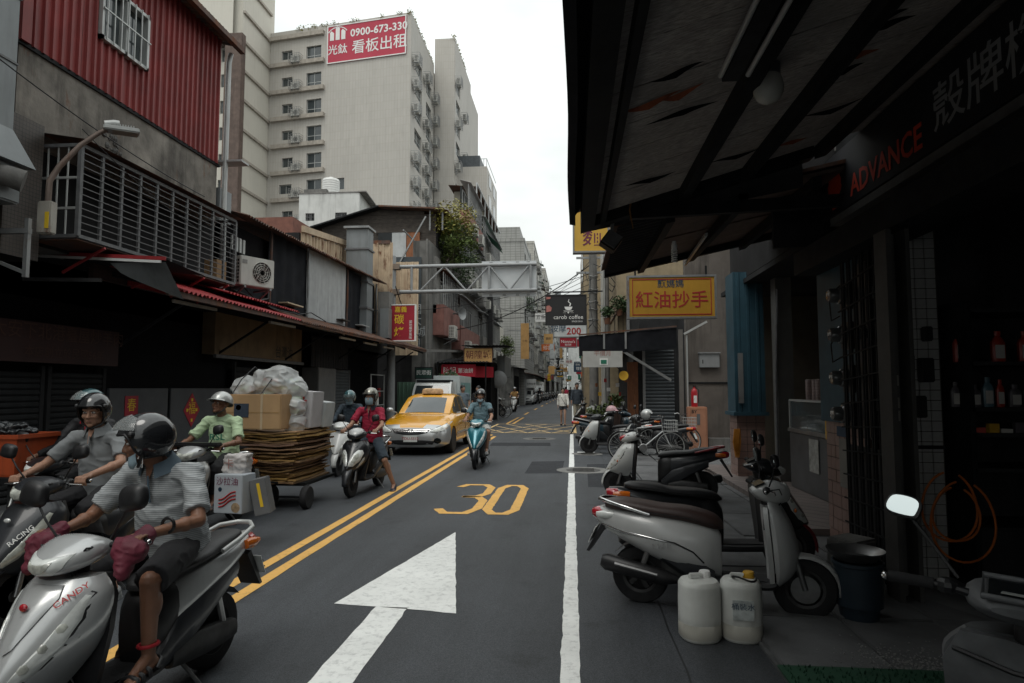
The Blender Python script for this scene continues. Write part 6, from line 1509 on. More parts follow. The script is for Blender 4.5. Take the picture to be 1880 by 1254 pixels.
def lz(b, secs):
    """front shield: (z, x_front, x_back, half width), pointed to the front"""
    return b.loft(fair([fair_round(r_) for r_ in [[(xb, -hw, z), (xb + (xf - xb) * .4, -hw * 1.02, z), (xb + (xf - xb) * .78, -hw * .68, z), (xf - .006, -hw * .22, z), (xf, 0, z), (xf - .006, hw * .22, z),
                    (xb + (xf - xb) * .78, hw * .68, z), (xb + (xf - xb) * .4, hw * 1.02, z), (xb, hw, z), (xb + .02, hw * .5, z), (xb + .03, 0, z), (xb + .02, -hw * .5, z)] for z, xf, xb, hw in secs]]))
def cap(b, a, c, ra, rc, n=10):
    b.tube([a, c], [ra, rc], n); b.ell(a, ra, n, 6); b.ell(c, rc, n, 6); return b
def shield_x(secs, z, f):
    """point on the shield's front skin at height z and fraction f (0 centre .. 1 edge)"""
    for s0, s1 in zip(secs, secs[1:]):
        if s0[0] <= z <= s1[0]:
            k = (z - s0[0]) / (s1[0] - s0[0]); xf, xb, hw = [s0[i] + (s1[i] - s0[i]) * k for i in (1, 2, 3)]; break
    pts = [(xf, 0), (xf - .006, hw * .22), (xb + (xf - xb) * .78, hw * .68), (xb + (xf - xb) * .4, hw * 1.02)]
    y = f * hw
    for (xa, ya), (xc, yc) in zip(pts, pts[1:]):
        if ya <= y <= yc + 1e-9: return xa + (xc - xa) * (y - ya) / (yc - ya), y
    return pts[-1][0], y
def patch(b, secs, poly, side, lift=.006, thick=.01):
    """lens or trim lying on the shield; poly of (f, z)"""
    o = []
    for f, z in poly:
        x, y = shield_x(secs, z, f); o.append((x + lift, y * side + lift * .6 * side, z))
    c = tuple(sum(p[i] for p in o) / len(o) + (.016 if i == 0 else 0) for i in range(3))
    n = len(o); inn = [(p[0] - .03, p[1], p[2]) for p in o]
    b.add([*o, *inn, c], [(i, (i + 1) % n, 2 * n) for i in range(n)] + [(i, (i + 1) % n, n + (i + 1) % n, n + i) for i in range(n)])
    return b
def decal(name, target, pts, m, parent, lift=.004, bulge=.012, d=(-1, 0, 0), off=(0, 0, 0), smooth=40):
    """a lens or plate following the skin of 'target', outlined by (y, z) points seen from the front"""
    from mathutils.bvhtree import BVHTree
    me = target.data; bv = BVHTree.FromPolygons([v.co for v in me.vertices], [p.vertices for p in me.polygons])
    n = len(pts); cy, cz = sum(p[0] for p in pts) / n, sum(p[1] for p in pts) / n; D = Vector(d); rings = []
    P = []
    for i in range(n):
        a, c = pts[i], pts[(i + 1) % n]
        P += [a, ((a[0] + c[0]) / 2, (a[1] + c[1]) / 2)]
    last = None
    for k, l in ((1.0, -.02), (1.0, lift), (.82, lift + bulge * .45), (.55, lift + bulge * .8), (.25, lift + bulge), (.02, lift + bulge)):
        row = []
        for y, z in P:
            q = Vector((0, cy + (y - cy) * k, cz + (z - cz) * k)) - D * 6; h = bv.ray_cast(q, D)[0]
            if h is None: h = last if last is not None else q + D * 6
            last = h; row.append(h - D * l + Vector(off))
        rings.append(row)
    return MB().loft(rings, False).build(name, m, parent, smooth=smooth)
def wheel(t, x, r_, w, nm, rim='steel'):
    M = Matrix.Rotation(math.pi / 2, 4, 'X')
    ri = r_ * .62
    b = MB().lathe([(ri * .86, -w * .36), (ri * 1.01, -w * .43), (ri * 1.01, w * .43), (ri * .86, w * .36), (ri * .86, -w * .36)], 26, M)
    b.lathe([(0, -w * .5), (r_ * .16, -w * .5), (r_ * .2, 0), (r_ * .16, w * .5), (0, w * .5)], 14, M)
    for k in range(5):
        a = 2 * math.pi * k / 5; b.bar((r_ * .12 * math.cos(a), 0, r_ * .12 * math.sin(a)), (ri * .92 * math.cos(a + .15), 0, ri * .92 * math.sin(a + .15)), w * .35, r_ * .12, (0, 1, 0))
    h = b.build(nm, MATS[rim], t, smooth=40, loc=(x, 0, r_))
    MB().lathe([(ri, -w * .42), (r_ * .82, -w * .5), (r_ * .95, -w * .42), (r_, -w * .16), (r_, w * .16), (r_ * .95, w * .42), (r_ * .82, w * .5), (ri, w * .42), (ri, -w * .42)], 30, M).build('tyre', MATS['rubber'], h, smooth=50)
    return h
def scooter(label, loc, deg, body='paint_silver', accent='paint_dark', light='bar', seat='seat_black', scale=1.0, style='sport', rail='alu', bar_m=None, rim='engine', plate=None, name='scooter', group=None, lens='lens', badge=None, mirrors=True, far=False, steer=0, flare=None, mt=-8, ms=1.0, rear=None, refl=True, ys=.9):
    """local +x is forward, +y left, origin on the ground between the wheels"""
    t = thing(name, label, 'scooter', loc, R(deg), group); t.scale = (scale, scale * ys, scale)
    retro = style == 'retro'; B, A = MATS[body], MATS[accent]; P = MATS['plastic_black']; HB = MATS[bar_m or body]
    fx, rx, r_ = .66, -.60, .235
    wf = wheel(t, fx, r_, .10, 'front_wheel', rim); wheel(t, rx, r_, .11, 'rear_wheel', rim)
    MB().lathe([(.06, .052), (.105, .052), (.105, .058), (.06, .058)], 24, Matrix.Rotation(math.pi / 2, 4, 'X')).build('brake_disc', MATS['steel'], wf, smooth=40)
    # front fender
    g = []
    for k in range(15):
        a = R(-8 + k * (176 / 14)); taper = 1 if 2 < k < 12 else .8
        g.append([(fx + (r_ + .035 - .03 * (abs(f) ** 2)) * math.cos(a), f * .075 * taper, r_ + (r_ + .035 - .03 * (abs(f) ** 2)) * math.sin(a)) for f in (-1, -.6, 0, .6, 1)])
    fe = MB().sheet(g).build('front_fender', B if retro or body in ('paint_silver', 'paint_white') else A, t, smooth=60)
    sd = fe.modifiers.new('s', 'SOLIDIFY'); sd.thickness = .006
    for s in (-1, 1): MB().tube([(fx, s * .068, r_), (fx - .05, s * .068, .42), (fx - .13, s * .06, .66)], [.022, .024, .026], 10).build('fork_leg', MATS['steel'], t, smooth=40)
    # front shield
    if retro: S = [(.26, .50, .45, .13), (.34, .59, .45, .19), (.46, .63, .44, .225), (.60, .615, .43, .235), (.72, .58, .42, .22), (.82, .53, .41, .16), (.90, .48, .40, .09)]
    else: S = [(.36, .62, .50, .05), (.43, .83, .46, .10), (.52, .815, .43, .165), (.62, .755, .415, .212), (.72, .69, .405, .232), (.80, .63, .40, .225), (.865, .575, .40, .17)]
    sh_ = lz(MB(), S).build('front_shield', B, t, smooth=32)
    if flare:                                                      # dark wings under the lamps
        for s in (-1, 1): patch(MB(), S, [(.9, .47), (.98, .62), (.99, .78), (.86, .66), (.62, .47)], s, .003).build('shield_wing', MATS[flare], sh_)
    b = MB()                                                       # inner leg shield and neck
    b.loft([[(x - .015, -w, z), (x + .02, -w * 1.02, z), (x + .03, 0, z), (x + .02, w * 1.02, z), (x - .015, w, z), (x + .0, w * .4, z), (x - .03, 0, z), (x, -w * .4, z)] for z, x, w in ((.27, .42, .15), (.42, .415, .19), (.60, .40, .225), (.76, .385, .228), (.86, .38, .18))])
    b.build('leg_shield', MATS['paint_worn'] if body == 'paint_worn' else (B if retro else P), t, smooth=35)
    MB().tube([(.43, 0, .80), (.385, 0, .98)], [.06, .05], 12).build('steering_neck', P, t, smooth=40)
    # floor and step-through
    lx(MB(), [(-.10, .22, .285, .12), (.0, .215, .285, .17), (.25, .215, .28, .175), (.42, .22, .29, .17), (.47, .25, .34, .15)], 14, 4).build('floorboard', P, t, smooth=40)
    MB().bx(-.06, .40, -.12, .12, .281, .2865).build('floor_mat', MATS['rubber'], t)
    # rear body
    if retro: RB = [(.04, .25, .58, .08), (-.04, .26, .69, .165), (-.22, .30, .74, .205), (-.42, .36, .765, .22), (-.62, .45, .775, .205), (-.80, .54, .785, .155), (-.92, .61, .78, .095), (-.97, .66, .75, .05)]
    else: RB = [(.02, .25, .60, .08), (-.05, .27, .68, .125), (-.18, .36, .71, .155), (-.36, .45, .73, .168), (-.54, .53, .745, .165), (-.72, .60, .765, .135), (-.88, .66, .78, .085), (-.97, .70, .78, .035)]
    lx(MB(), RB, 18, 2.4).build('rear_body', MATS[rear] if rear else B, t, smooth=35)
    lx(MB(), [(.05, .25, .60, .09), (.0, .26, .67, .135), (-.08, .28, .70, .152 if not retro else .175), (-.15, .36, .695, .150 if not retro else .17)], 16, 2.6).build('seat_base', P if not retro else B, t, smooth=40)
    if not far:
        for s, dx in ((-1, .02), (1, .03), (1, .0)): MB().tube([(.40, s * .16, .985), (.47 + dx, s * .15, 1.0), (.50 + dx, s * .08, .92), (.45, s * .04, .80)], .005, 5).build('cable', MATS['cable'], t, smooth=60)
        MB().bx(-.10, .005, -.10, .10, .60, .602).build('latch_plate', P, t)
    lx(MB(), [(.0, .20, .34, .165), (-.15, .21, .52, .172), (-.32, .30, .59, .178), (-.50, .42, .64, .176), (-.70, .53, .68, .146)], 14, 3).build('side_skirt', A, t, smooth=35)
    # seat
    if retro: ST = [(.07, .65, .69, .05), (.0, .645, .76, .13), (-.2, .69, .81, .168), (-.42, .72, .82, .175), (-.62, .74, .845, .17), (-.78, .755, .855, .145), (-.88, .77, .835, .09)]
    else: ST = [(.05, .66, .69, .05), (-.01, .655, .735, .10), (-.16, .68, .765, .145), (-.34, .70, .775, .155), (-.44, .715, .785, .155), (-.52, .725, .81, .15), (-.66, .745, .825, .13), (-.78, .755, .825, .095), (-.83, .765, .81, .05)]
    sx = lx(MB(), ST, 16, 2.8).build('seat', MATS[seat], t, smooth=45)
    if not far: MB().tube([(-.02 - .8 * k / 8, .0, 0) if False else (s[0], -s[3] * .985, (s[1] + s[2]) / 2 - .012) for k, s in enumerate(ST[1:-1])], .005, 5).build('seam', P, sx)
    # handlebar group
    D = lambda x: x - .385
    b = MB()
    for s in (-1, 1): b.tube([(D(.37), s * .10, .975), (D(.355), s * .20, .995), (D(.335), s * .28, 1.0)], .013, 8)
    hb = b.build('handlebar', P, t, loc=(.385, 0, 0)); hb.rotation_euler = (0, 0, R(steer))
    if retro: HC = [(D(.28), .95, .98, .07), (D(.33), .90, 1.02, .12), (D(.42), .87, 1.05, .15), (D(.50), .87, 1.04, .125), (D(.56), .90, 1.01, .07)]
    else: HC = [(D(.27), .96, .985, .08), (D(.33), .925, 1.02, .14), (D(.42), .90, 1.045, .175), (D(.51), .885, 1.02, .155), (D(.58), .885, .985, .105), (D(.615), .90, .955, .05)]
    cowl = lx(MB(), HC, 20, 2.4).build('handlebar_cowl', HB, hb, smooth=35)
    MB().add([(D(.30), -.09, 1.012), (D(.30), .09, 1.012), (D(.37), .10, 1.045), (D(.37), -.10, 1.045), (D(.30), -.09, 1.0), (D(.30), .09, 1.0), (D(.37), .10, 1.03), (D(.37), -.10, 1.03)], [(0, 1, 2, 3), (0, 1, 5, 4), (3, 0, 4, 7), (1, 2, 6, 5)]).build('dashboard', MATS['dark_glass'], hb)
    for s in (-1, 1):
        MB().tube([(D(.345), s * .235, .997), (D(.325), s * .355, 1.0)], .019, 12).build('grip', MATS['rubber'], hb, smooth=40)
        MB().ell((D(.324), s * .362, 1.0), (.014, .012, .014)).build('bar_end', MATS['chrome'], hb)
        MB().tube([(D(.385), s * .20, .99), (D(.41), s * .25, .985), (D(.395), s * .35, .98)], [.008, .007, .005], 6).build('brake_lever', MATS['chrome'], hb)
        MB().ell((D(.36), s * .205, .995), (.03, .032, .028), 10, 6).build('switch_housing', P, hb)
        if mirrors:
            MB().tube([(D(.385), s * .18, 1.02), (D(.40), s * .24, 1.10), (D(.40), s * .30, 1.185)], .006, 6).build('mirror_stalk', P, hb)
            Mm = Matrix.Rotation(R(mt), 4, 'Y') @ Matrix.Rotation(R(10 * s), 4, 'X') @ Matrix.Scale(ms, 4)
            m_ = MB().loft([fair_round(r_, 3) for r_ in [[(xo + .0, y * k, z * k) for y, z in ((-.068, -.03), (-.05, -.048), (.03, -.05), (.066, -.03), (.068, .02), (.045, .05), (-.03, .054), (-.066, .03))] for xo, k in ((-.014, .93), (-.012, 1), (.004, 1), (.02, .8), (.028, .4))]], True, T(D(.40), s * .325, 1.225) @ Mm).build('mirror', P, hb, smooth=50)
            MB().prism([(p.x, p.y) for p in fair_round([(-.058, -.024, 0), (-.044, -.04, 0), (.026, -.042, 0), (.057, -.025, 0), (.058, .016, 0), (.038, .042, 0), (-.025, .045, 0), (-.057, .025, 0)], 3)], .002, T(D(.40), s * .325, 1.225) @ Mm @ frame((-.017, 0, 0), (0, 1, 0), (0, 0, 1), (-1, 0, 0))).build('mirror_glass', MATS['mirror_face'], hb)
    # lamps
    L = MATS[lens]
    if light in ('bar', 'both', 'retro'):
        if retro: MB().lathe([(0, .03), (.05, .025), (.075, .005), (.078, -.01), (.0, -.01)], 20, frame((D(.545), 0, .955), (0, 1, 0), (0, 0, 1), (.97, 0, -.2))).build('headlight', L, hb, smooth=40)
        else:
            hl = [(-.125, .985), (-.10, .925), (-.05, .892), (0, .885), (.05, .892), (.10, .925), (.125, .985), (.06, .975), (0, .965), (-.06, .975)]
            decal('headlight', cowl, hl, L, hb, .006, .016); decal('reflector', cowl, [(y * .55, .93 + (z - .93) * .5) for y, z in hl], MATS['lens_dim'], hb, .021, .004)
    if light in ('eyes',):
        for s in (-1, 1): decal('headlight', sh_, [(s * y, z) for y, z in ((.012, .50), (.012, .56), (.06, .68), (.12, .735), (.18, .73), (.20, .68), (.16, .57), (.08, .49))], L, t, .006, .022); decal('reflector', sh_, [(s * y, z) for y, z in ((.05, .56), (.08, .66), (.14, .69), (.15, .62), (.10, .54))], MATS['lens_dim'], t, .026, .005)
        for s in (-1, 1): decal('position_lamp', sh_, [(s * y, z) for y, z in ((.10, .455), (.14, .47), (.20, .58), (.208, .62), (.19, .60), (.13, .49))], MATS['lens'], t, .006, .008)
        patch(MB(), S, [(.02, .80), (.6, .84), (.8, .80), (.4, .76), (.02, .74)], 1, .004).build('trim', A, t); patch(MB(), S, [(.02, .80), (.6, .84), (.8, .80), (.4, .76), (.02, .74)], -1, .004).build('trim', A, t)
        lx(MB(), [(D(.40), .96, 1.07, .12), (D(.48), .93, 1.065, .14), (D(.56), .92, 1.02, .10), (D(.60), .925, .97, .05)], 12, 2).build('visor_cowl', MATS['paint_grey'] if body == 'paint_black' else A, hb, smooth=40)
    if light in ('bar', 'both', 'red'):
        for s in (-1, 1):
            P_ = [(s * y, z) for y, z in ((.045, .47), (.075, .53), (.13, .63), (.175, .72), (.20, .80), (.218, .79), (.214, .70), (.18, .60), (.12, .51), (.07, .465))]
            decal('turn_lamp_bezel', sh_, [(y * 1.0 + (y - s * .13) * .10, z + (z - .63) * .07) for y, z in P_], P, t, .002, .002); decal('turn_lamp', sh_, P_, L, t, .005, .012)
            for y, z in ((.10, .54), (.14, .61), (.175, .68)): decal('turn_bulb', sh_, [(s * (y + .016 * math.cos(a)), z + .022 * math.sin(a)) for a in [R(60 * k) for k in range(6)]], MATS['lens_dim'], t, .015, .006)
    if light == 'red':
        decal('front_cover', cowl, [(-.10, .995), (-.11, .96), (-.03, .895), (0, .888), (.03, .895), (.11, .96), (.10, .995), (0, 1.0)], MATS['lens_red'], hb, .008, .014)
    if refl: MB().ell((S[2][1] - .16, -.212 if not retro else -.205, .60), (.012, .02, .02), 10, 6).ell((S[2][1] - .16, .212 if not retro else .205, .60), (.012, .02, .02), 10, 6).build('side_reflector', MATS['lens_amber'], t)
    # tail
    if rail:
        MB().tube([(-.50, .165, .75), (-.66, .17, .79), (-.84, .14, .83), (-.93, .05, .84), (-.93, -.05, .84), (-.84, -.14, .83), (-.66, -.17, .79), (-.50, -.165, .75)], .016, 8).build('grab_rail', MATS[rail], t, smooth=60)
    lx(MB(), [(-.90, .66, .775, .10), (-.96, .67, .77, .085), (-1.0, .69, .755, .05)], 12, 2.4).build('tail_light', MATS['lens_red'], t, smooth=40)
    for s in (-1, 1): lx(MB(), [(-.80, .69, .75, .03), (-.88, .685, .755, .035), (-.95, .70, .74, .015)], 10, 2.2, s * .115).build('turn_signal', MATS['lens'] if retro else MATS['lens_amber'], t, smooth=40)
    MB().add([(-.86, -.09, .64), (-.86, .09, .64), (-1.02, .085, .40), (-1.02, -.085, .40), (-.90, -.09, .66), (-.90, .09, .66), (-1.045, .085, .405), (-1.045, -.085, .405)], [(0, 1, 2, 3), (4, 5, 6, 7), (0, 1, 5, 4), (1, 2, 6, 5), (2, 3, 7, 6), (3, 0, 4, 7)]).build('rear_mudguard', P, t)
    pm = frame((-.985, 0, .545), (0, -1, 0), (.42, 0, .9))
    pl_ = MB().bx(-.13, .13, -.07, .07, 0, .006, pm).build('number_plate', MATS['plate_white'], t)
    if plate: text(plate, .085, MATS['ink_black'], pl_, pm @ T(0, 0, .006), off=.01)
    # engine, transmission, exhaust, stands
    lx(MB(), [(-.10, .20, .30, .05), (-.25, .18, .34, .06), (-.5, .17, .32, .06), (-.68, .18, .29, .045)], 12, 3, .115).build('transmission_case', MATS['engine'], t, smooth=35)
    MB().bx(-.42, -.12, -.10, .09, .20, .44).build('engine_block', MATS['engine'], t, bevel=.03)
    MB().tube([(-.28, -.13, .24), (-.40, -.15, .255), (-.86, -.165, .345), (-.90, -.167, .353)], [.03, .062, .068, .045], 14).build('muffler', P, t, smooth=40)
    MB().tube([(-.44, -.222, .285), (-.78, -.238, .352)], [.012, .016], 6).build('muffler_guard', MATS['steel'], t)
    for s in (-1, 1): MB().tube([(-.58, s * .12, .28), (-.50, s * .125, .52)], .024, 8).build('shock_absorber', MATS['steel'], t)
    g = []
    for k in range(8):
        a = R(15 + k * 18); g.append([(rx + (r_ + .03) * math.cos(a), f * .07, r_ + (r_ + .03) * math.sin(a)) for f in (-1, -.5, 0, .5, 1)])
    MB().sheet(g).build('rear_fender', P, t, smooth=60)
    MB().tube([(-.20, .10, .22), (-.26, .17, .10), (-.30, .22, .01)], .012, 6).build('side_stand', MATS['steel'], t)
    if badge:
        s_, sz, m_, lo = badge
        text(s_, sz, MATS[m_], t, lo, off=.012)
    return t

# ------------------------------------------------------------------ people
def remesh(b, name, m, parent, vox, wrinkle=0.0, wscale=9.0, smooth_it=2):
    me = bpy.data.meshes.new('tmp'); me.from_pydata(b.v, [], b.f); ob = bpy.data.objects.new('tmp', me)
    md = ob.modifiers.new('r', 'REMESH'); md.mode = 'VOXEL'; md.voxel_size = vox
    if smooth_it:
        sm = ob.modifiers.new('s', 'SMOOTH'); sm.factor = .5; sm.iterations = smooth_it
    out = evaluated(ob)
    if wrinkle:
        ns = [v.normal.copy() for v in out.vertices]
        for v, n in zip(out.vertices, ns):
            p = v.co; n1 = mnoise.noise((p.x * wscale, p.y * wscale, p.z * wscale * 1.7)); n2 = mnoise.noise((p.x * wscale * 1.1 + 7, p.y * wscale * 1.1 + p.z * 3, p.z * wscale * 1.9)); k = .7 * n1 + .8 * (1 - 2.2 * abs(n2)) ** 3 * (1 if abs(n2) < .45 else 0) + .3 * mnoise.noise((p.x * wscale * 2.3 + 7, p.y * wscale * 2.3, p.z * wscale * 3.1))
            v.co = p + n * (wrinkle * k)
    out.materials.clear(); out.materials.append(m); out.shade_smooth()
    o = bpy.data.objects.new(name, out); COL.objects.link(o); o.parent = parent
    return o
def V(*a): return Vector(a)
RIDE = dict(pelvis=V(-.24, 0, .86), chest=V(-.19, 0, 1.17), neck=V(-.15, 0, 1.38), head=V(-.10, 0, 1.53), yaw=0, pitch=0, sh=(V(-.16, .18, 1.32), V(-.16, -.18, 1.32)), el=(V(.02, .27, 1.09), V(.02, -.27, 1.09)), wr=(V(.27, .27, 1.03), V(.27, -.27, 1.03)),
            hip=(V(-.22, .09, .84), V(-.22, -.09, .84)), kn=(V(.20, .15, .74), V(.20, -.15, .74)), an=(V(.17, .13, .37), V(.17, -.13, .37)), grip=True)
mat('skin', (.33, .185, .125), .5, var=.10, vs=7, spec=.35, bump=.06, bs=90)
mat('skin_tan', (.20, .098, .060), .48, var=.14, vs=7, spec=.4, bump=.08, bs=90)
mat('skin_pale', (.42, .26, .19), .5, var=.08, vs=7, spec=.35)
mat('hair', (.010, .009, .009), .5, var=.4, vs=20, bump=.4, bs=60)
mat('eye_white', (.50, .48, .45), .2); mat('iris', (.012, .008, .006), .15)
mat('lip', (.24, .10, .08), .5)
mat('mask_blue', (.24, .33, .38), .75, var=.1, vs=12, bump=.2, bs=20)
mat('visor', (.55, .58, .58), .05, 0, var=.1, alpha=.26, spec=.9)
mat('visor_dark', (.16, .19, .19), .05, 0, var=.2, alpha=.55, spec=.9)
mat('helmet_black', (.014, .015, .017), .14, 0, var=.2, coat=.7)
mat('helmet_silver', (.40, .41, .40), .3, .4, var=.08, coat=.3)
mat('helmet_teal', (.04, .10, .11), .2, .2, var=.15, coat=.6)
mat('sole', (.05, .05, .05), .8)
def helmet(parent, M, m, style='open', visor=None, tilt=0):
    r0 = (.148, .124, .140); c0 = V(-.012, 0, .03)
    def pt(t, e, k): return M @ (c0 + V(r0[0] * k * math.cos(e) * math.cos(t), r0[1] * k * math.cos(e) * math.sin(t), r0[2] * k * math.sin(e)))
    def rim(t):
        a = abs(((t + math.pi) % (2 * math.pi)) - math.pi)
        if style == 'half': return R(6 - 16 * (a / math.pi))
        s = max(0, min(1, (a - R(48)) / R(26))); return R(14 + s * s * (3 - 2 * s) * -66)
    nu, nv = 40, 12; g_o, g_i = [], []
    for i in range(nv + 1):
        row_o, row_i = [], []
        for j in range(nu):
            t = 2 * math.pi * j / nu; e = rim(t) + (math.pi / 2 - rim(t)) * i / nv
            row_o.append(pt(t, e, 1 + .02 * (1 if i == 0 else 0))); row_i.append(pt(t, e, .9))
        g_o.append(row_o); g_i.append(row_i)
    b = MB().loft([*g_i[::-1][:-1], g_i[0], *g_o], False)
    h = b.build('helmet', m, parent, smooth=60)
    b = MB()
    for j in range(nu): pass
    b.tube([pt(2 * math.pi * j / nu, rim(2 * math.pi * j / nu), .985) for j in range(nu + 1)], .008, 6).build('rim_trim', MATS['plastic_black'], h, smooth=60)
    if style == 'half':
        b = MB(); rows_ = []
        for k in (.98, 1.12, 1.3): rows_.append([pt(R(a), R(10 - (k - .98) * 30), k) for a in range(-60, 61, 10)])
        b.sheet(rows_).build('peak', m, h, smooth=60)
    else:
        lx_ = MB()
        for s in (-1, 1): lx_.ell(pt(s * R(62), R(12), 1.0), .02, 8, 6)
        lx_.build('visor_pivot', MATS['plastic_black'], h)
    b = MB()
    for s in (-1, 1): b.tube([M @ V(.0, s * .095, -.03), M @ V(.03, s * .075, -.09), M @ V(.05, 0, -.128)], .009, 6)
    b.build('chin_strap', MATS['plastic_black'], h)
    if visor:
        g = []
        for i in range(9):
            e = R(34 - i * ((62 if not tilt else 44) / 8)) + R(tilt); row = []
            for a in range(-72, 73, 8): row.append(pt(R(a), e * (1 - .25 * (abs(a) / 72) ** 2) + (0 if not tilt else 0), 1.06 + .006 * i + (.018 * i if tilt else 0) * math.cos(R(a))))
            g.append(row)
        v = MB().sheet(g).build('visor', MATS[visor], h, smooth=60)
    return h
def person(label, loc, deg, J, c, vox=.011, name='person', scale=1.0):
    t = thing(name, label, 'person', loc, R(deg)); t.scale = (scale,) * 3
    skin = MATS[c.get('skin', 'skin')]; fat = c.get('fat', 1.0)
    up = (J['neck'] - J['pelvis']).normalized(); side = V(0, 1, 0); fw = side.cross(up).normalized()
    Rm = frame((0, 0, 0), fw, side, up).to_3x3()
    hd = J['head']; Mh = Matrix.Translation(hd) @ Matrix.Rotation(R(J['yaw']), 4, 'Z') @ Matrix.Rotation(R(J['pitch']), 4, 'Y') @ Matrix.Rotation(R(J.get('roll', 0)), 4, 'X')
    H3 = Mh.to_3x3(); hp = lambda x, y, z: Mh @ V(x, y, z)
    b = MB()
    # trunk
    def trunk(b, k, base=True):
        pe, ch, ne = J['pelvis'], J['chest'], J['neck']
        b.ell(pe, (.125 * k * fat, .165 * k, .12 * k), 16, 10, Rm); b.ell(pe.lerp(ch, .5) + fw * .012 * fat, (.122 * k * fat, .155 * k * fat ** .5, .17 * k), 16, 10, Rm); b.ell(ch + up * .02, (.118 * k, .168 * k, .17 * k), 16, 10, Rm)
        cap(b, J['sh'][0], J['sh'][1], .062 * k, .062 * k); b.ell(ne - up * .05, (.08 * k, .13 * k, .07 * k), 12, 8, Rm)
    trunk(b, .94)
    cap(b, J['neck'] - up * .03, hp(-.02, 0, -.06), .062, .056)
    b.ell(hp(-.012, 0, .035), (.098, .078, .090), 18, 12, H3); b.ell(hp(.022, 0, -.025), (.070, .066, .092), 16, 12, H3); b.ell(hp(.03, 0, -.07), (.055, .054, .042), 14, 8, H3); b.ell(hp(.068, 0, -.098), (.021, .026, .018), 10, 6, H3)
    cap(b, hp(.090, 0, .012), hp(.106, 0, -.028), .009, .0145); b.ell(hp(.097, .013, -.032), .0105, 8, 6).ell(hp(.097, -.013, -.032), .0105, 8, 6)
    for s in (-1, 1):
        cap(b, hp(.090, s * .014, .030), hp(.074, s * .050, .030), .010, .010, 8); b.ell(hp(.066, s * .040, -.022), (.026, .024, .024), 10, 8, H3); b.ell(hp(-.004, s * .080, -.010), (.020, .010, .032), 10, 8, H3); b.ell(hp(.01, s * .05, -.062), (.035, .02, .035), 10, 8, H3)
    b.ell(hp(.089, 0, -.056), (.012, .022, .0065), 10, 6, H3); b.ell(hp(.086, 0, -.069), (.012, .019, .0075), 10, 6, H3)
    # limbs
    for i, s in ((0, 1), (1, -1)):
        sh, el, wr = J['sh'][i], J['el'][i], J['wr'][i]
        cap(b, sh, el, .048, .038); cap(b, el, wr, .038, .026); b.ell(el.lerp(wr, .3), .041, 10, 6)
        hip, kn, an = J['hip'][i], J['kn'][i], J['an'][i]
        cap(b, hip, kn, .078, .054); cap(b, kn, an, .052, .034); cf_ = kn.lerp(an, .3) + V(-.018, 0, 0); b.ell(cf_, (.052, .05, .09), 12, 8)
        td = J.get('toe', (V(1, .12, 0), V(1, -.12, 0)))[i].normalized(); sdv = V(-td.y, td.x, 0)
        fz = an.z - .065; hl = V(an.x, an.y, fz + .02) - td * .04
        cap(b, an, hl, .034, .032); cap(b, hl + V(0, 0, .0), V(an.x, an.y, fz) + td * .13, .032, .024); cap(b, an, V(an.x, an.y, fz + .012) + td * .12, .033, .024)
        for k in range(5): q = V(an.x, an.y, fz - .004) + td * (.165 - .008 * abs(k - 1) * 1.3) + sdv * (k - 2) * .017 * -s; cap(b, q - td * .04, q, .011, .010 if k else .013, 6)
        # hands
        if c.get('hands', True):
            if J.get('grip'):
                g = V(.335, s * .27, 1.0) if J.get('bar') is None else J['bar'][i]
                b.ell(wr.lerp(g, .55) + V(0, 0, .012), (.052, .042, .019), 12, 8, frame((0, 0, 0), (g - wr).normalized(), (0, 1, 0)).to_3x3())
                for k in range(4):
                    o = g + V(0, s * (-.036 + .024 * k), 0); L = 1 - .12 * abs(k - 1.3)
                    pts = [o + V(-.015, 0, .030), o + V(.026 * L, 0, .026), o + V(.036 * L, 0, -.006), o + V(.012, 0, -.030)]
                    for p0, p1 in zip(pts, pts[1:]): cap(b, p0, p1, .0098, .009, 7)
                o = g + V(-.03, -s * .04, .008); cap(b, o, o + V(.03, -s * .012, -.014), .012, .010, 7); cap(b, o + V(.03, -s * .012, -.014), o + V(.05, 0, -.03), .010, .009, 7)
            else:
                d = (wr - el).normalized(); d = (d + V(.08, 0, -.25)).normalized(); ax = J.get('handax', V(1, 0, 0)); pc = wr + d * .05
                ax = (ax - d * ax.dot(d)).normalized(); nn = d.cross(ax).normalized()
                b.ell(pc, (.048, .038, .018), 12, 8, frame((0, 0, 0), d, ax).to_3x3())
                for k in range(4):
                    L = (.075, .085, .08, .062)[k]; o = wr + d * .088 + ax * (.030 - .021 * k); m1 = o + d * L * .5 + nn * .008 * -s; cap(b, o - d * .02, m1, .0098, .009, 7); cap(b, m1, m1 + d * L * .45 + nn * .022 * -s, .009, .0078, 7)
                o = wr + d * .03 + ax * .032; m1 = o + d * .035 + ax * .022; cap(b, o, m1, .012, .0105, 7); cap(b, m1, m1 + d * .035 + ax * .002, .0105, .009, 7)
    body = remesh(b, 'body', skin, t, vox, smooth_it=1 if vox < .008 else 1)
    for s in (-1, 1):
        if not c.get('noeyes'):
            e = MB().ell(hp(.0795, s * .031, .008), (.0125, .0165, .0085), 12, 8, H3).build('eye', MATS['eye_white'], body, smooth=60)
            MB().ell(hp(.0885, s * .030, .008), (.0045, .007, .0068), 8, 6, H3).build('iris', MATS['iris'], body, smooth=60)
            MB().tube([hp(.089, s * .012, .040), hp(.091, s * .032, .046), hp(.076, s * .056, .040)], [.0035, .0045, .002], 6).build('eyebrow', MATS['hair'], body)
    MB().tube([hp(.0965, -.022, -.0625), hp(.1005, 0, -.0618), hp(.0965, .022, -.0625)], [.0018, .003, .0018], 6).build('mouth', MATS['lip'], body)
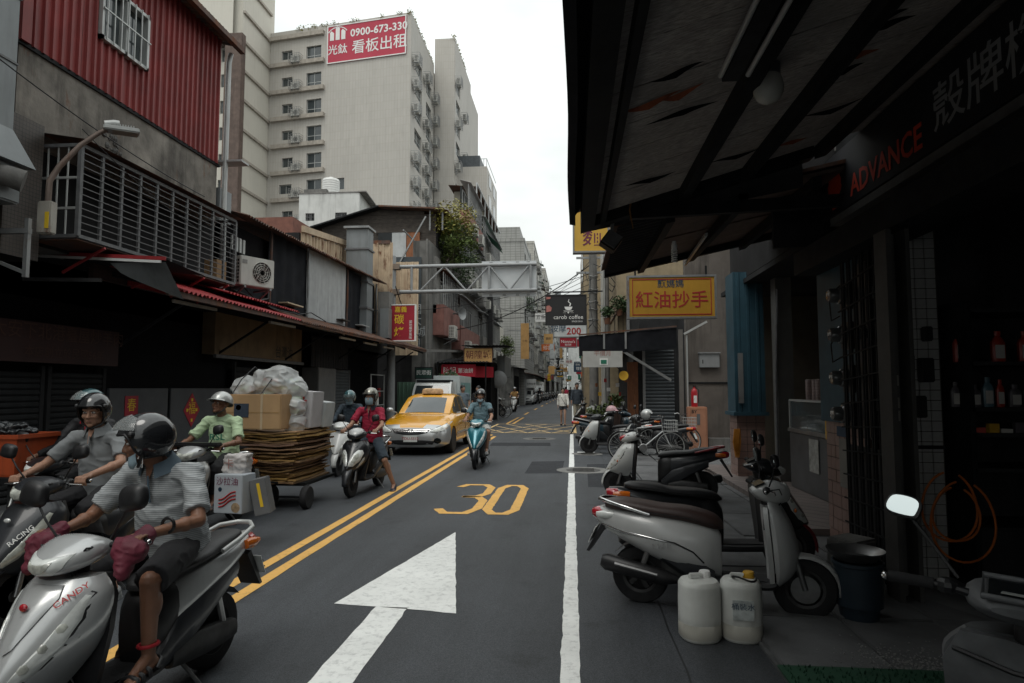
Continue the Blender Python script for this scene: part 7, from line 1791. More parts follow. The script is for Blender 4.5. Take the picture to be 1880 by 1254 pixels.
    # shirt
    sm = MATS[c['shirt']]; k = 1.07; b = MB(); trunk(b, k)
    hem = J['pelvis'] - up * c.get('hem', .05)
    b.loft([[p + fw * (math.cos(a) * rx_ * fat) + side * (math.sin(a) * ry_) for a in [2 * math.pi * q / 20 for q in range(20)]] for p, rx_, ry_ in ((hem, .150, .185), (J['pelvis'].lerp(J['chest'], .3), .146, .178), (J['chest'], .132, .178))])
    sl = c.get('sleeve', .72)
    for i in (0, 1):
        sh, el, wr = J['sh'][i], J['el'][i], J['wr'][i]
        b.ell(sh, .063, 12, 8)
        if sl <= 1: b.tube([sh, sh.lerp(el, sl * .5), sh.lerp(el, sl)], [.064, .062, .067 if c.get('loose') else .060], 12)
        else: cap(b, sh, el, .064, .054); b.tube([el, el.lerp(wr, .5), el.lerp(wr, sl - 1)], [.054, .05, .044], 12)
    shirt = remesh(b, 'shirt', sm, t, max(vox, .010), c.get('wr', .008), 8, 2)
    if c.get('collar'):
        nb = J['neck'] + up * .0; q = frame(nb, fw, side, up)
        g = [[q @ V(math.cos(a) * r1 + (.02 if abs(a) < .5 else 0), math.sin(a) * r1 * 1.08, z - .018 * math.cos(a)) for a in [R(28 + 304 * n_ / 24) for n_ in range(25)]] for r1, z in ((.066, .045), (.074, .05), (.092, .012), (.108, -.018))]
        MB().sheet(g).build('collar', MATS[c['collar']], shirt, smooth=60)
        MB().tube([q @ V(.112, .012, -.02), q @ V(.13, .014, -.09), q @ V(.135, .012, -.17)], [.006, .008, .006], 6).build('placket', MATS[c['collar']], shirt)
        MB().add([q @ V(.068, -.026, .02), q @ V(.068, .026, .02), q @ V(.128, 0, -.085)], [(0, 1, 2)]).build('open_neck', skin, shirt) if c.get('open') else 0
    # trousers
    pm = MATS[c['pants']]; b = MB(); b.ell(J['pelvis'] - up * .01, (.138 * fat, .178, .125), 16, 10, Rm); pl_ = c.get('plen', .95)
    for i in (0, 1):
        hip, kn, an = J['hip'][i], J['kn'][i], J['an'][i]
        if pl_ <= 1: b.ell(hip, .092, 12, 8); b.tube([hip, hip.lerp(kn, pl_ * .6), hip.lerp(kn, pl_)], [.095, .088, .084], 14)
        else: cap(b, hip, kn, .092, .070); b.tube([kn, kn.lerp(an, .5), kn.lerp(an, pl_ - 1)], [.070, .062, .058], 12)
    remesh(b, 'trousers', pm, t, max(vox, .010), .008, 7, 2)
    # footwear
    if c.get('shoes'):
        for i in (0, 1):
            an = J['an'][i]; td = J.get('toe', (V(1, .12, 0), V(1, -.12, 0)))[i].normalized(); fz = an.z - .065; b0 = V(an.x, an.y, fz)
            M = frame(b0, td, V(-td.y, td.x, 0), V(0, 0, 1))
            if c.get('sandal'):
                so = MB().loft([[M @ V(x * 1.0, y, z) for x, y in ((-.075, -.03), (.03, -.034), (.12, -.048), (.18, -.035), (.195, 0), (.18, .035), (.12, .048), (.03, .034), (-.075, .03), (-.088, 0))] for z in (-.038, -.018)]).build('sandal', MATS[c['shoes']], t, bevel=.004)
                for x in (.045, .10, .14): MB().tube([M @ V(x, -.048, -.02), M @ V(x, -.042, .02 - x * .1), M @ V(x - .005, 0, .043 - x * .18), M @ V(x, .042, .02 - x * .1), M @ V(x, .048, -.02)], .012, 6).build('strap', MATS[c['shoes']], so, smooth=60)
                MB().tube([M @ V(-.01, -.042, .0), M @ V(-.07, -.025, .03), M @ V(-.085, 0, .035), M @ V(-.07, .025, .03), M @ V(-.01, .042, 0)], .011, 6).build('strap', MATS[c['shoes']], so, smooth=60)
            else:
                b = MB(); b.loft([[M @ V(x, y * k_, z) for x, y in ((-.08, -.03), (.02, -.036), (.12, -.05), (.185, -.034), (.2, 0), (.185, .034), (.12, .05), (.02, .036), (-.08, .03), (-.095, 0))] for z, k_ in ((-.036, 1.04), (-.012, 1.06), (.0, .98))]); cap(b, M @ V(-.04, 0, .015), M @ V(.13, 0, -.004), .042, .036); cap(b, M @ V(-.02, 0, .05), M @ V(.05, 0, .02), .045, .042)
                remesh(b, 'shoe', MATS[c['shoes']], t, .008, 0, 1, 1)
    # head wear
    if c.get('hair'):
        b = MB(); b.ell(hp(-.022, 0, .05), (.104, .088, .092), 18, 12, H3); b.ell(hp(-.045, 0, .0), (.075, .082, .09), 14, 10, H3)
        if c['hair'] == 'bun': b.ell(hp(-.09, 0, .07), .045, 10, 8)
        remesh(b, 'hair', MATS['hair'], t, .008, .008, 26, 1)
    if c.get('helmet'):
        m_, st_, vi, ti = c['helmet']; helmet(t, Mh, MATS[m_], st_, vi, ti)
    if c.get('mask'):
        on = c['mask'] == 'on'; g = []
        for i_, z in enumerate((-.008, -.028, -.05, -.074, -.098, -.112) if on else (-.078, -.092, -.106, -.122, -.132)):
            rx_ = (.050, .060, .062, .058, .050, .034)[i_] if on else (.050, .056, .056, .050, .036)[i_]
            g.append([hp((.052 if on else .040) + rx_ * math.cos(R(a)), (.074 if on else .068) * math.sin(R(a)) * (1 if i_ < 4 else .88), z + (.012 if i_ == 0 else (-.008 if z < -.09 else 0)) * math.cos(R(a)) + (0 if on else .03 * (abs(a) / 80) ** 2)) for a in range(-80, 81, 10)])
        dz, dx = (0, 0) if on else (-.05, -.01)
        mk = MB().sheet(g).build('face_mask', MATS['mask_blue'], t, smooth=60)
        for s in (-1, 1): MB().tube([hp(.05 + dx, s * .078, -.03 + dz), hp(.0, s * .088, .015), hp(.035 + dx, s * .078, -.08 + dz)], .0022, 5).build('ear_loop', MATS['ink_white'], mk)
    if c.get('glasses'):
        b = MB()
        for s in (-1, 1):
            b.tube([hp(.098 - .012 * abs(math.cos(a)), s * .031 + .021 * math.cos(a), .006 + .015 * math.sin(a)) for a in [R(30 * n_) for n_ in range(13)]], .0016, 5); b.tube([hp(.084, s * .052, .008), hp(.0, s * .084, .006)], .0016, 5)
        b.tube([hp(.1, -.010, .008), hp(.1, .010, .008)], .0016, 5).build('glasses', MATS['steel'], t)
    return t
def pose(**k):
    d = {a: (tuple(x.copy() for x in v) if isinstance(v, tuple) else (v.copy() if isinstance(v, Vector) else v)) for a, v in RIDE.items()}
    d.update(k); return d
# ------------------------------------------------------------------ cars
mat('taxi_yellow', (.60, .285, .012), .22, 0, var=.04, coat=.7)
mat('car_white', (.58, .59, .58), .22, 0, var=.04, coat=.6)
mat('car_silver', (.42, .43, .43), .28, .5, var=.05, coat=.5)
mat('car_glass', (.035, .042, .045), .04, 0, var=.2, vs=1.5, spec=1.0)
def car(label, loc, deg, body, lower, taxi=False):
    t = thing('taxi' if taxi else 'car', label, 'taxi' if taxi else 'car', loc, R(deg))
    # stations: x, half width, sill z, belt z, top z (bonnet/deck), half width of top
    ST = [(2.27, .52, .30, .50, .56, .42), (2.20, .70, .22, .58, .66, .55), (2.02, .82, .20, .66, .735, .66), (1.7, .865, .20, .74, .82, .70), (1.25, .88, .20, .82, .905, .72), (.82, .88, .20, .875, .965, .72), (.3, .88, .20, .90, .96, .74), (-.4, .88, .20, .915, .97, .74), (-1.1, .88, .20, .93, .985, .74), (-1.5, .875, .20, .94, 1.02, .72), (-1.9, .84, .24, .93, 1.03, .70), (-2.15, .76, .28, .86, .98, .62), (-2.25, .60, .36, .70, .84, .5)]
    rings = []
    for x, w, s, be, tp, tw in ST:
        h = [(0, s - .02), (w * .8, s - .01), (w * .96, s + .06), (w, s + (be - s) * .35), (w * 1.0, s + (be - s) * .7), (w * .975, be - .03), (w * .93, be + .01), (tw, tp - .012), (tw * .5, tp), (0, tp + .006)]
        rings.append([(x, y, z) for y, z in h] + [(x, -y, z) for y, z in h[-2:0:-1]])
    b = MB().loft(rings)
    def fm(p, n): return 1 if (p.x > 1.62 and p.z < .57 + .13 * min(1, (p.x - 1.62) / .5)) and lower else 0
    bo = b.build('body', MATS[body], t, smooth=38, mats=[MATS[body], MATS[lower or body]], fmat=fm)
    cut = MB()
    for x in (1.36, -1.26):
        for s in (-1, 1): cut.lathe([(0, -.2), (.355, -.2), (.355, .2), (0, .2)], 28, T(x, s * .86, .315) @ Matrix.Rotation(math.pi / 2, 4, 'X'))
    co = cut.build('cutter', MATS['plastic_black'], t); co.parent = None
    TMP.collection.objects.link(co); b2 = bpy.data.objects.new('tmp', bo.data)
    md = b2.modifiers.new('arch', 'BOOLEAN'); md.object = co; md.operation = 'DIFFERENCE'; md.solver = 'EXACT'
    me = evaluated(b2); bo.data = me; me.set_sharp_from_angle(angle=R(38)); bpy.data.objects.remove(co)
    MB().bx(-2.1, 1.9, -.62, .62, .17, .4).build('underbody', MATS['plastic_black'], t)
    # greenhouse
    GS = [(.92, .70, .95, .955, .66), (.55, .735, .95, 1.17, .64), (.12, .745, .95, 1.40, .60), (-.2, .75, .95, 1.455, .58), (-.7, .75, .96, 1.46, .575), (-1.15, .74, .97, 1.41, .565), (-1.5, .72, .99, 1.22, .59), (-1.78, .68, 1.0, 1.04, .63)]
    rings = []
    for x, w, z0, z1, tw in GS: rings.append([(x, w, z0), (x, w - (w - tw) * .85, z1 - .05 * min(1, (z1 - z0) * 3)), (x, tw * .82, z1 - .008), (x, tw * .4, z1), (x, -tw * .4, z1), (x, -tw * .82, z1 - .008), (x, -(w - (w - tw) * .85), z1 - .05 * min(1, (z1 - z0) * 3)), (x, -w, z0)])
    MB().loft(rings).build('roof', MATS[body], t, smooth=38)
    def ring_at(x):
        for a, c in zip(GS, GS[1:]):
            if c[0] <= x <= a[0]: k = (x - a[0]) / (c[0] - a[0]); return [a[i] + (c[i] - a[i]) * k for i in range(5)]
    g = []
    for x in (.875, .7, .55, .35, .2): q = ring_at(x); g.append([(x + .012, f * (q[4] * .82 + (.03 if x > .7 else .02)), q[3] + .008 - .028 * abs(f) ** 3) for f in (-1, -.75, -.4, 0, .4, .75, 1)])
    ws = MB().sheet(g).build('windscreen', MATS['car_glass'], t, smooth=60)
    g = []
    for x in (-1.22, -1.35, -1.5, -1.7): q = ring_at(x); g.append([(x - .012, f * q[4] * .84, q[3] + .010 - .028 * abs(f) ** 3) for f in (-1, -.6, 0, .6, 1)])
    MB().sheet(g).build('rear_window', MATS['car_glass'], t, smooth=60)
    for s in (-1, 1):
        for xs in ((.66, .5, .3, .12, -.24), (-.32, -.6, -.95, -1.2)):
            g = []
            for x in xs:
                q = ring_at(x); zt = q[3] - .05 * min(1, (q[3] - q[2]) * 3) - .025; zb = q[2] + .015; wt = q[1] - (q[1] - q[4]) * .85
                f1 = (zt - q[2]) / (q[3] - .05 - q[2]); g.append([(x, s * (q[1] + .006 - (q[1] - wt) * .03), zb), (x, s * (q[1] + (wt - q[1]) * min(1, f1) + .006), max(zb + .01, zt))])
            MB().sheet(g).build('side_window', MATS['car_glass'], t)
        MB().bx(-.20, .0, s * .886, s * .896, .80, .825).build('door_handle', MATS['chrome'], t); MB().bx(-1.12, -.92, s * .886, s * .896, .82, .845).build('door_handle', MATS['chrome'], t)
        MB().bx(-.272, -.264, s * .878, s * .887, .25, .93).build('door_gap', MATS['plastic_black'], t)
        MB().bx(-1.0, .9, s * .882, s * .893, .46, .50).build('side_strip', MATS['car_silver'], t)
        MB().bar((.62, s * .80, .96), (.60, s * .95, 1.0), .05, .04).ell((.58, s * 1.0, 1.03), (.06, .10, .065), 12, 8).build('wing_mirror', MATS['car_silver'] if taxi else MATS[body], t, smooth=50)
        # lamps
        decal('headlight_bezel', bo, [(s * y, z) for y, z in ((.455, .565), (.49, .63), (.68, .715), (.80, .78), (.865, .815), (.872, .69), (.785, .585), (.62, .54))], MATS['plastic_black'], t, .003, .002)
        decal('headlight', bo, [(s * y, z) for y, z in ((.47, .575), (.50, .62), (.68, .70), (.80, .765), (.855, .80), (.862, .70), (.78, .60), (.62, .555))], MATS['lens'], t, .006, .02)
        decal('reflector', bo, [(s * y, z) for y, z in ((.60, .61), (.66, .67), (.74, .69), (.76, .64), (.68, .60))], MATS['lens_dim'], t, .022, .006)
        decal('fog_lamp', bo, [(s * (.64 + .085 * math.cos(a)), .36 + .07 * math.sin(a)) for a in [R(45 * k) for k in range(8)]], MATS['dark_glass'], t, .004, .006)
        MB().bx(-2.24, -2.1, s * .5, s * .76, .72, .9).build('tail_lamp', MATS['lens_red'], t, bevel=.02)
        for x in (1.36, -1.26):
            M = Matrix.Rotation(math.pi / 2, 4, 'X'); h = MB(); h.lathe([(.2, -.085), (.215, -.1), (.215, .1), (.2, .085), (.2, -.085)], 24, M)
            for k in range(10): a = math.pi * k / 5; h.bar((0, s * .07, 0), (.2 * math.cos(a), s * .07, .2 * math.sin(a)), .03, .04, (0, 1, 0))
            w_ = h.build('wheel', MATS['steel'], t, loc=(x, s * .775, .315))
            MB().lathe([(.212, -.1), (.28, -.105), (.31, -.085), (.315, -.04), (.315, .04), (.31, .085), (.28, .105), (.212, .1)], 28, M).build('tyre', MATS['rubber'], w_, smooth=50)
            MB().lathe([(0, 0), (.2, 0)], 20, M).build('wheel_back', MATS['plastic_black'], w_)
    # nose
    decal('grille', bo, [(-.48, .645), (-.40, .545), (-.2, .505), (0, .50), (.2, .505), (.40, .545), (.48, .645), (.2, .645), (0, .645), (-.2, .645)], MATS['plastic_black'], t, .004, .002)
    for k in range(3):
        z = .525 + .038 * k; w = .37 + .04 * k; decal('grille_bar', bo, [(-w, z + .026), (0, z), (w, z + .026), (w, z + .034), (0, z + .010), (-w, z + .034)], MATS['chrome'], t, .012, .003)
    decal('lower_intake', bo, [(-.60, .36), (-.52, .27), (0, .26), (.52, .27), (.60, .36), (.3, .375), (-.3, .375)], MATS['plastic_black'], t, .004, .002)
    M = frame((2.275, 0, .585), (0, 1, 0), (0, 0, 1), (1, 0, 0)); q = MB()
    for rx_, rz_ in ((.075, .05), (.028, .047), (.05, .018)): q.tube([M @ V(rx_ * math.cos(a), rz_ * math.sin(a) + (.022 if rx_ == .05 else 0), 0) for a in [R(20 * k) for k in range(19)]], .006, 6)
    q.build('emblem', MATS['chrome'], t, smooth=60)
    p = MB().bx(2.275, 2.29, -.165, .165, .335, .485).build('number_plate', MATS['plate_white'], t)
    if taxi: text('TDU-5512', .092, MATS['ink_red'], p, frame((2.29, 0, .41), (0, 1, 0), (0, 0, 1)), off=.008)
    for s in (-1, 1): MB().tube([(.80, s * .05 + .2, 1.0), (.70, s * .2 + .05, 1.075), (.62, s * .5 - .05, 1.11)], .008, 5).build('wiper', MATS['plastic_black'], t)
    if taxi:
        MB().loft([[(x * k, y * k, z) for x, y in ((-.10, -.27), (.10, -.27), (.12, -.2), (.12, .2), (.10, .27), (-.10, .27), (-.12, .2), (-.12, -.2))] for z, k in ((1.455, 1), (1.52, 1.02), (1.58, .92), (1.60, .7))], True, T(-.1, 0, 0)).build('roof_sign', mat('roof_sign', (.55, .36, .20), .5, var=.35, vs=9), t, smooth=40)
        MB().bx(.5, .506, .1, .35, 1.02, 1.06) if False else 0
        for s in (-.25, .25): MB().ell((-.15, s * 1.4, 1.16), (.06, .12, .14), 10, 8).build('headrest', MATS['seat_black'], t)
    return t
car('yellow taxi with silver front bumper behind the red shirted rider', (-3.80, 17.6, 0), -90.5, 'taxi_yellow', 'car_silver', True)
car('small white car on the left side of the distant street', (-4.55, 66, 0), -92, 'car_white', None)
car('silver car parked further down on the left behind white car', (-5.2, 76, 0), -90, 'car_silver', None)
tk = thing('box_truck', 'small white box truck parked behind the yellow taxi', 'truck', (-5.35, 25.6, 0)); tk.scale = (1.05, 1, 1.08)
MB().bx(-.85, .85, .2, 3.2, .55, 1.95).build('cargo_box', mat('truck_white', (.50, .55, .55), .5, var=.06, streak=.2), tk, bevel=.02)
MB().loft([[(x, y, z) for x, y in ((-.74 * k, y0), (.74 * k, y0), (.74, .15), (-.74, .15))] for z, y0, k in ((.35, -1.2, 1), (.95, -1.18, 1), (1.0, -1.12, 1), (1.6, -.7, .93), (1.72, -.5, .9))]).build('cab', MATS['car_white'], tk, smooth=30)
MB().sheet([[(-.64, -1.125, 1.02), (.64, -1.125, 1.02)], [(-.60, -.735, 1.58), (.60, -.735, 1.58)]]).build('windscreen', MATS['car_glass'], tk)
for s in (-1, 1):
    MB().bx(s * .46, s * .68, -1.215, -1.19, .62, .78).build('headlight', MATS['lens'], tk)
    for y in (-.7, 2.3): MB().lathe([(0, -.09), (.28, -.09), (.3, -.06), (.3, .06), (.28, .09), (0, .09)], 20, T(s * .68, y, .3) @ Matrix.Rotation(math.pi / 2, 4, 'Y')).build('wheel', MATS['rubber'], tk, smooth=40)
MB().bx(.86, .862, .5, 2.9, .9, 1.7).build('side_panel', mat('truck_green', (.20, .36, .36), .5, var=.2), tk)
MB().bx(-.62, .62, -.6, .1, 1.72, 1.78).build('roof_rack', MATS['black_tarp'], tk)

# ------------------------------------------------------------------ bicycle
def bicycle(label, loc, deg, m):
    t = thing('bicycle', label, 'bicycle', loc, R(deg)); Mx = Matrix.Rotation(math.pi / 2, 4, 'X')
    for x in (-.52, .52):
        h = MB().tube([(.30 * math.cos(a), 0, .30 * math.sin(a)) for a in [R(10 * k) for k in range(37)]], .012, 6)
        for k in range(18): a = R(20 * k); h.bar((.02 * math.cos(a), 0, .02 * math.sin(a)), (.295 * math.cos(a + .2), 0, .295 * math.sin(a + .2)), .004)
        w = h.build('wheel', MATS['alu'], t, loc=(x, 0, .33)); MB().tube([(.318 * math.cos(a), 0, .318 * math.sin(a)) for a in [R(10 * k) for k in range(37)]], .016, 8).build('tyre', MATS['rubber'], w, smooth=60)
        g = [[(x + .355 * math.cos(R(a)), y, .33 + .355 * math.sin(R(a))) for y in (-.028, 0, .028)] for a in range(20 if x < 0 else 50, 165, 12)]; MB().sheet(g).build('mudguard', MATS['steel'], t, smooth=60)
    F = MB(); bb, st, hd, hb = (-.08, 0, .30), (-.22, 0, .72), (.34, 0, .78), (.36, 0, .66)
    for a, c in ((bb, st), (st, hd), (bb, hb), (hd, hb), ((-.52, .05, .33), bb), ((-.52, -.05, .33), bb), ((-.52, .05, .33), st), ((-.52, -.05, .33), st)): F.tube([a, c], .015, 8)
    F.build('frame', m, t, smooth=40)
    MB().tube([(.36, 0, .66), (.50, .05, .36), (.52, .05, .33)], .013, 8).tube([(.36, 0, .66), (.50, -.05, .36), (.52, -.05, .33)], .013, 8).build('fork', m, t)
    MB().tube([(.30, .28, .98), (.36, .2, 1.0), (.33, 0, .95), (.36, -.2, 1.0), (.30, -.28, .98)], .012, 8).tube([(.33, 0, .95), (.34, 0, .78)], .012, 8).build('handlebar', MATS['chrome'], t, smooth=50)
    MB().ell((-.26, 0, .86), (.13, .08, .035), 14, 8).tube([(-.24, 0, .84), (-.21, 0, .72)], .013, 8).build('saddle', MATS['seat_black'], t, smooth=50)
    b = MB()
    for z in (.66, .74, .82, .9): b.tube([(.42, -.14, z), (.66, -.14, z), (.66, .14, z), (.42, .14, z), (.42, -.14, z)], .005, 5)
    for k in range(6): b.bar((.42 + .048 * k, -.14, .66), (.42 + .048 * k, -.14, .9), .006).bar((.42 + .048 * k, .14, .66), (.42 + .048 * k, .14, .9), .006)
    for k in range(6): b.bar((.66, -.14 + .056 * k, .66), (.66, -.14 + .056 * k, .9), .006)
    b.build('basket', MATS['alu'], t)
    MB().lathe([(.08, -.01), (.09, 0), (.08, .01)], 20, T(-.08, -.04, .30) @ Mx).tube([(-.08, -.06, .30), (-.02, -.08, .16)], .01, 6).build('crank', MATS['steel'], t)
    MB().bar((-.66, 0, .70), (-.26, 0, .70), .10, .012).build('carrier', MATS['steel'], t)
    return t

# ------------------------------------------------------------------ moving riders
IW, IB = 'ink_white', 'ink_black'
side_l = lambda x, z, y=.2, a=0: frame((x, y, z), (-1, 0, a), (a, 0, 1))      # lettering on a scooter's left side
def rscooter(*a, **k): return scooter(*a, scale=.94, refl=False, **k)
def rperson(*a, **k): return person(*a, scale=.94, **k)
# the man in the striped polo on the silver scooter
mat('polo_stripe', (.31, .325, .33), .8, var=.15, vs=9, stripe=(92, (.17, .185, .195), .36), bump=.25, bs=30)
mat('polo_blue', (.085, .12, .15), .8, var=.1)
mat('shorts_black', (.012, .012, .014), .8, var=.3, vs=8, bump=.3, bs=25)
mat('maroon', (.115, .015, .030), .65, var=.2, vs=8, bump=.25, bs=14)
XA, YA = -2.16, 3.17
sa = scooter('silver scooter with maroon hand covers ridden by striped polo man', (XA, YA, 0), -97, 'paint_silver', 'paint_dark', 'bar', rail='alu', plate='3P0-812', flare='paint_worn', ms=1.2, scale=.91, refl=False)
def S_word(t, word, size, ink, f, z, ang, S, s=1):
    x, y = shield_x(S, z, f); x2, y2 = shield_x(S, z, f - .15); x3, y3 = shield_x(S, z + .05, f)
    ux = (V(x, y * s, z) - V(x2, y2 * s, z)).normalized() * s; uy = (V(x3, y3 * s, z + .05) - V(x, y * s, z)).normalized(); n = ux.cross(uy).normalized(); uy = n.cross(ux)
    ca, sn = math.cos(R(ang)), math.sin(R(ang)); M = frame(V(x, y * s, z) + n * .008, ux * ca + uy * sn, uy * ca - ux * sn)
    text(word, size, MATS[ink], t, M, off=.012)
SP = [(.36, .62, .50, .05), (.43, .83, .46, .10), (.52, .815, .43, .165), (.62, .755, .415, .212), (.72, .69, .405, .232), (.80, .63, .40, .225), (.865, .575, .40, .17)]
S_word(sa, 'CANDY', .046, 'ink_red', .70, .80, 38, SP)
MB().ell((.688, .0, .775), (.012, .024, .018), 12, 8).build('badge', MATS['lens_red'], sa)
SHA = [o for o in sa.children if o.name.startswith('front_shield')][0]
decal('front_panel', SHA, [(-.10, .845), (-.115, .80), (-.07, .70), (-.03, .62), (0, .60), (.03, .62), (.07, .70), (.115, .80), (.10, .845), (0, .85)], MATS['paint_silver'], sa, .010, .012)
for s, nm in ((1, 'left'), (-1, 'right')):
    t_ = thing('hand_cover', 'maroon padded hand cover on %s grip of silver scooter' % nm, 'hand cover', (XA, YA, 0), R(-97)); t_.scale = (.91, .82, .91)
    b = MB(); b.loft([[(cx_ + rx_ * math.cos(a), s * (cy_ + .012 * math.cos(a)), cz_ + rz_ * math.sin(a)) for a in [2 * math.pi * k / 14 for k in range(14)]] for cx_, cy_, cz_, rx_, rz_ in ((.36, .19, .99, .03, .03), (.375, .22, .975, .055, .055), (.375, .28, .965, .062, .07), (.365, .345, .965, .05, .055), (.35, .375, .97, .03, .03))])
    b.loft([[(cx_, s * .29 + rr * math.cos(a), cz_ + rr * math.sin(a)) for a in [2 * math.pi * k / 14 for k in range(14)]] for cx_, cz_, rr in ((.36, .975, .058), (.30, 1.0, .056), (.25, 1.02, .05))])
    b.tube([(.38, s * .28, .95), (.43, s * .30, .86), (.44, s * .305, .84)], [.06, .035, .012], 12)
    remesh(b, 'cover', MATS['maroon'], t_, .008, .008, 16, 2)
JA = pose(yaw=-52, pitch=8, head=V(-.02, -.02, 1.455), neck=V(-.11, 0, 1.325), chest=V(-.18, 0, 1.13), pelvis=V(-.26, 0, .87), sh=(V(-.14, .20, 1.27), V(-.14, -.20, 1.27)), el=(V(-.02, .34, 1.04), V(.02, -.32, 1.04)), wr=(V(.24, .26, 1.02), V(.24, -.26, 1.02)),
          kn=(V(.17, .21, .76), V(.17, -.21, .76)), an=(V(.14, .19, .37), V(.14, -.19, .37)))
pa = person('man in striped polo, black helmet and shorts riding the silver scooter', (XA, YA, 0), -97, JA, dict(shirt='polo_stripe', collar='polo_blue', open=1, pants='shorts_black', plen=.98, skin='skin_tan', shoes='plastic_black', sandal=1, helmet=('helmet_black', 'open', 'visor', 34), mask='chin', sleeve=.80, loose=1, fat=1.26, wr=.009), .0065, scale=.91)
MB().tube([V(.165, .30, 1.05) + V(0, .036 * math.cos(a), .036 * math.sin(a)) for a in [R(20 * k) for k in range(19)]], .009, 6).build('bead_bracelet', MATS['plastic_black'], pa, smooth=60)
for s in (1, -1): MB().tube([V(.145, s * .19, .43) + V(.047 * math.cos(a), .047 * math.sin(a), .004 * math.sin(a)) for a in [R(20 * k) for k in range(19)]], .010, 6).build('ankle_band', mat('band_red', (.34, .012, .02), .6), pa, smooth=60)
# young man in grey polo
mat('polo_grey', (.175, .185, .19), .8, var=.1, vs=6, bump=.12, bs=60)
mat('trousers_black', (.012, .012, .014), .8, var=.3, vs=8, bump=.3, bs=25)
XB, YB = -3.74, 4.75
sb_ = rscooter('black scooter ridden by young man in grey polo', (XB, YB, 0), -90, 'paint_dark', 'paint_black', 'bar', rail='steel', lens='lens_dim', name='scooter')
S_word(sb_, 'RACING', .05, IW, .50, .66, 40, SP)
MB().ell((.70, 0, .77), (.010, .03, .016), 12, 6).build('badge', MATS['lens'], sb_)
for s in (1, -1): patch(MB(), SP, [(.97, .60), (.99, .76), (.95, .78), (.9, .62), (.6, .48), (.66, .475)], s, .004).build('silver_trim', MATS['paint_silver'], sb_)
JB = pose(yaw=14, pitch=4, head=V(-.10, 0, 1.50), neck=V(-.15, 0, 1.35), chest=V(-.2, 0, 1.14), sh=(V(-.16, .19, 1.285), V(-.16, -.19, 1.285)), el=(V(.0, .33, 1.10), V(.0, -.33, 1.08)), kn=(V(.18, .18, .76), V(.18, -.18, .76)), an=(V(-.02, .30, .09), V(.15, -.13, .37)), bar=(V(.335, .27, 1.0), V(.335, -.27, 1.0)))
rperson('young man in grey polo and black helmet riding the black scooter', (XB, YB, 0), -90, JB, dict(shirt='polo_grey', collar='polo_grey', open=1, pants='trousers_black', plen=1.85, shoes='shoe_grey', helmet=('helmet_black', 'open', None, 0), skin='skin', hair='short', sleeve=.78) if mat('shoe_grey', (.28, .29, .29), .7, var=.4, vs=20) else 0, .0065)
# masked rider in black at the back, orange crate
mat('jacket_black', (.012, .012, .014), .7, var=.3, vs=6, bump=.25, bs=18)
XC, YC = -4.76, 6.0
rscooter('dark scooter with masked rider beside orange crate', (XC, YC, 0), -90, 'paint_black', 'paint_dark', 'bar', rail=None)
rperson('masked rider in black jacket with teal helmet and clear visor', (XC, YC, 0), -90, pose(yaw=-38, pitch=6), dict(shirt='jacket_black', collar='band_red', pants='trousers_black', plen=1.9, shoes='plastic_black', helmet=('helmet_teal', 'open', 'visor', 24), mask='on', sleeve=1.9), .010)
ca_ = thing('hand_cart', 'dark hand cart carrying the orange crate at the left edge', 'cart', (-5.36, 5.75, 0)); ca_.scale = (.85, .85, .95)
MB().bx(-.5, .45, -.32, .32, .78, .84).build('deck', MATS['black_steel'], ca_)
for x, y in ((-.45, -.28), (.4, -.28), (-.45, .28), (.4, .28)): MB().bar((x, y, .3), (x, y, .8), .04).build('leg', MATS['black_steel'], ca_)
for x in (-.42, .38):
    for y in (-.3, .3): MB().lathe([(0, -.03), (.15, -.03), (.16, 0), (.15, .03), (0, .03)], 18, T(x, y, .16) @ Matrix.Rotation(math.pi / 2, 4, 'Y')).build('wheel', MATS['rubber'], ca_)
MB().bx(-.45, .4, -.28, .28, .3, .34).build('lower_deck', MATS['black_steel'], ca_)
oc2 = thing('plastic_crate', 'worn orange plastic crate covered with a black bag', 'crate', (-5.36, 5.75, .80)); oc2.scale = (.85, .85, .95)
mo = mat('crate_orange', (.38, .065, .018), .55, var=.25, vs=2, streak=.7, scol=(.12, .03, .015))
b = MB().loft([[(x * k, y * k, z) for x, y in ((-.44, -.28), (.44, -.28), (.44, .28), (-.44, .28))] for z, k in ((0, .9), (.02, .92), (.36, 1), (.36, 1.05), (.40, 1.05), (.40, .98), (.05, .88))], False); b.build('tub', mo, oc2); MB().bx(-.4, .4, -.25, .25, .01, .03).build('base', mo, oc2)
bg_ = thing('plastic_bag', 'crumpled black plastic bag lying on the orange crate', 'bag', (-5.36, 5.75, 1.15)); bg_.scale = (.8, .8, .6)
b = MB(); b.ell((0, 0, .06), (.38, .24, .10), 20, 12); b.ell((.1, -.05, .14), (.2, .16, .07), 14, 8); remesh(b, 'bag', mat('bag_black', (.02, .022, .024), .25, var=.4, vs=6), bg_, .014, .045, 9, 1)
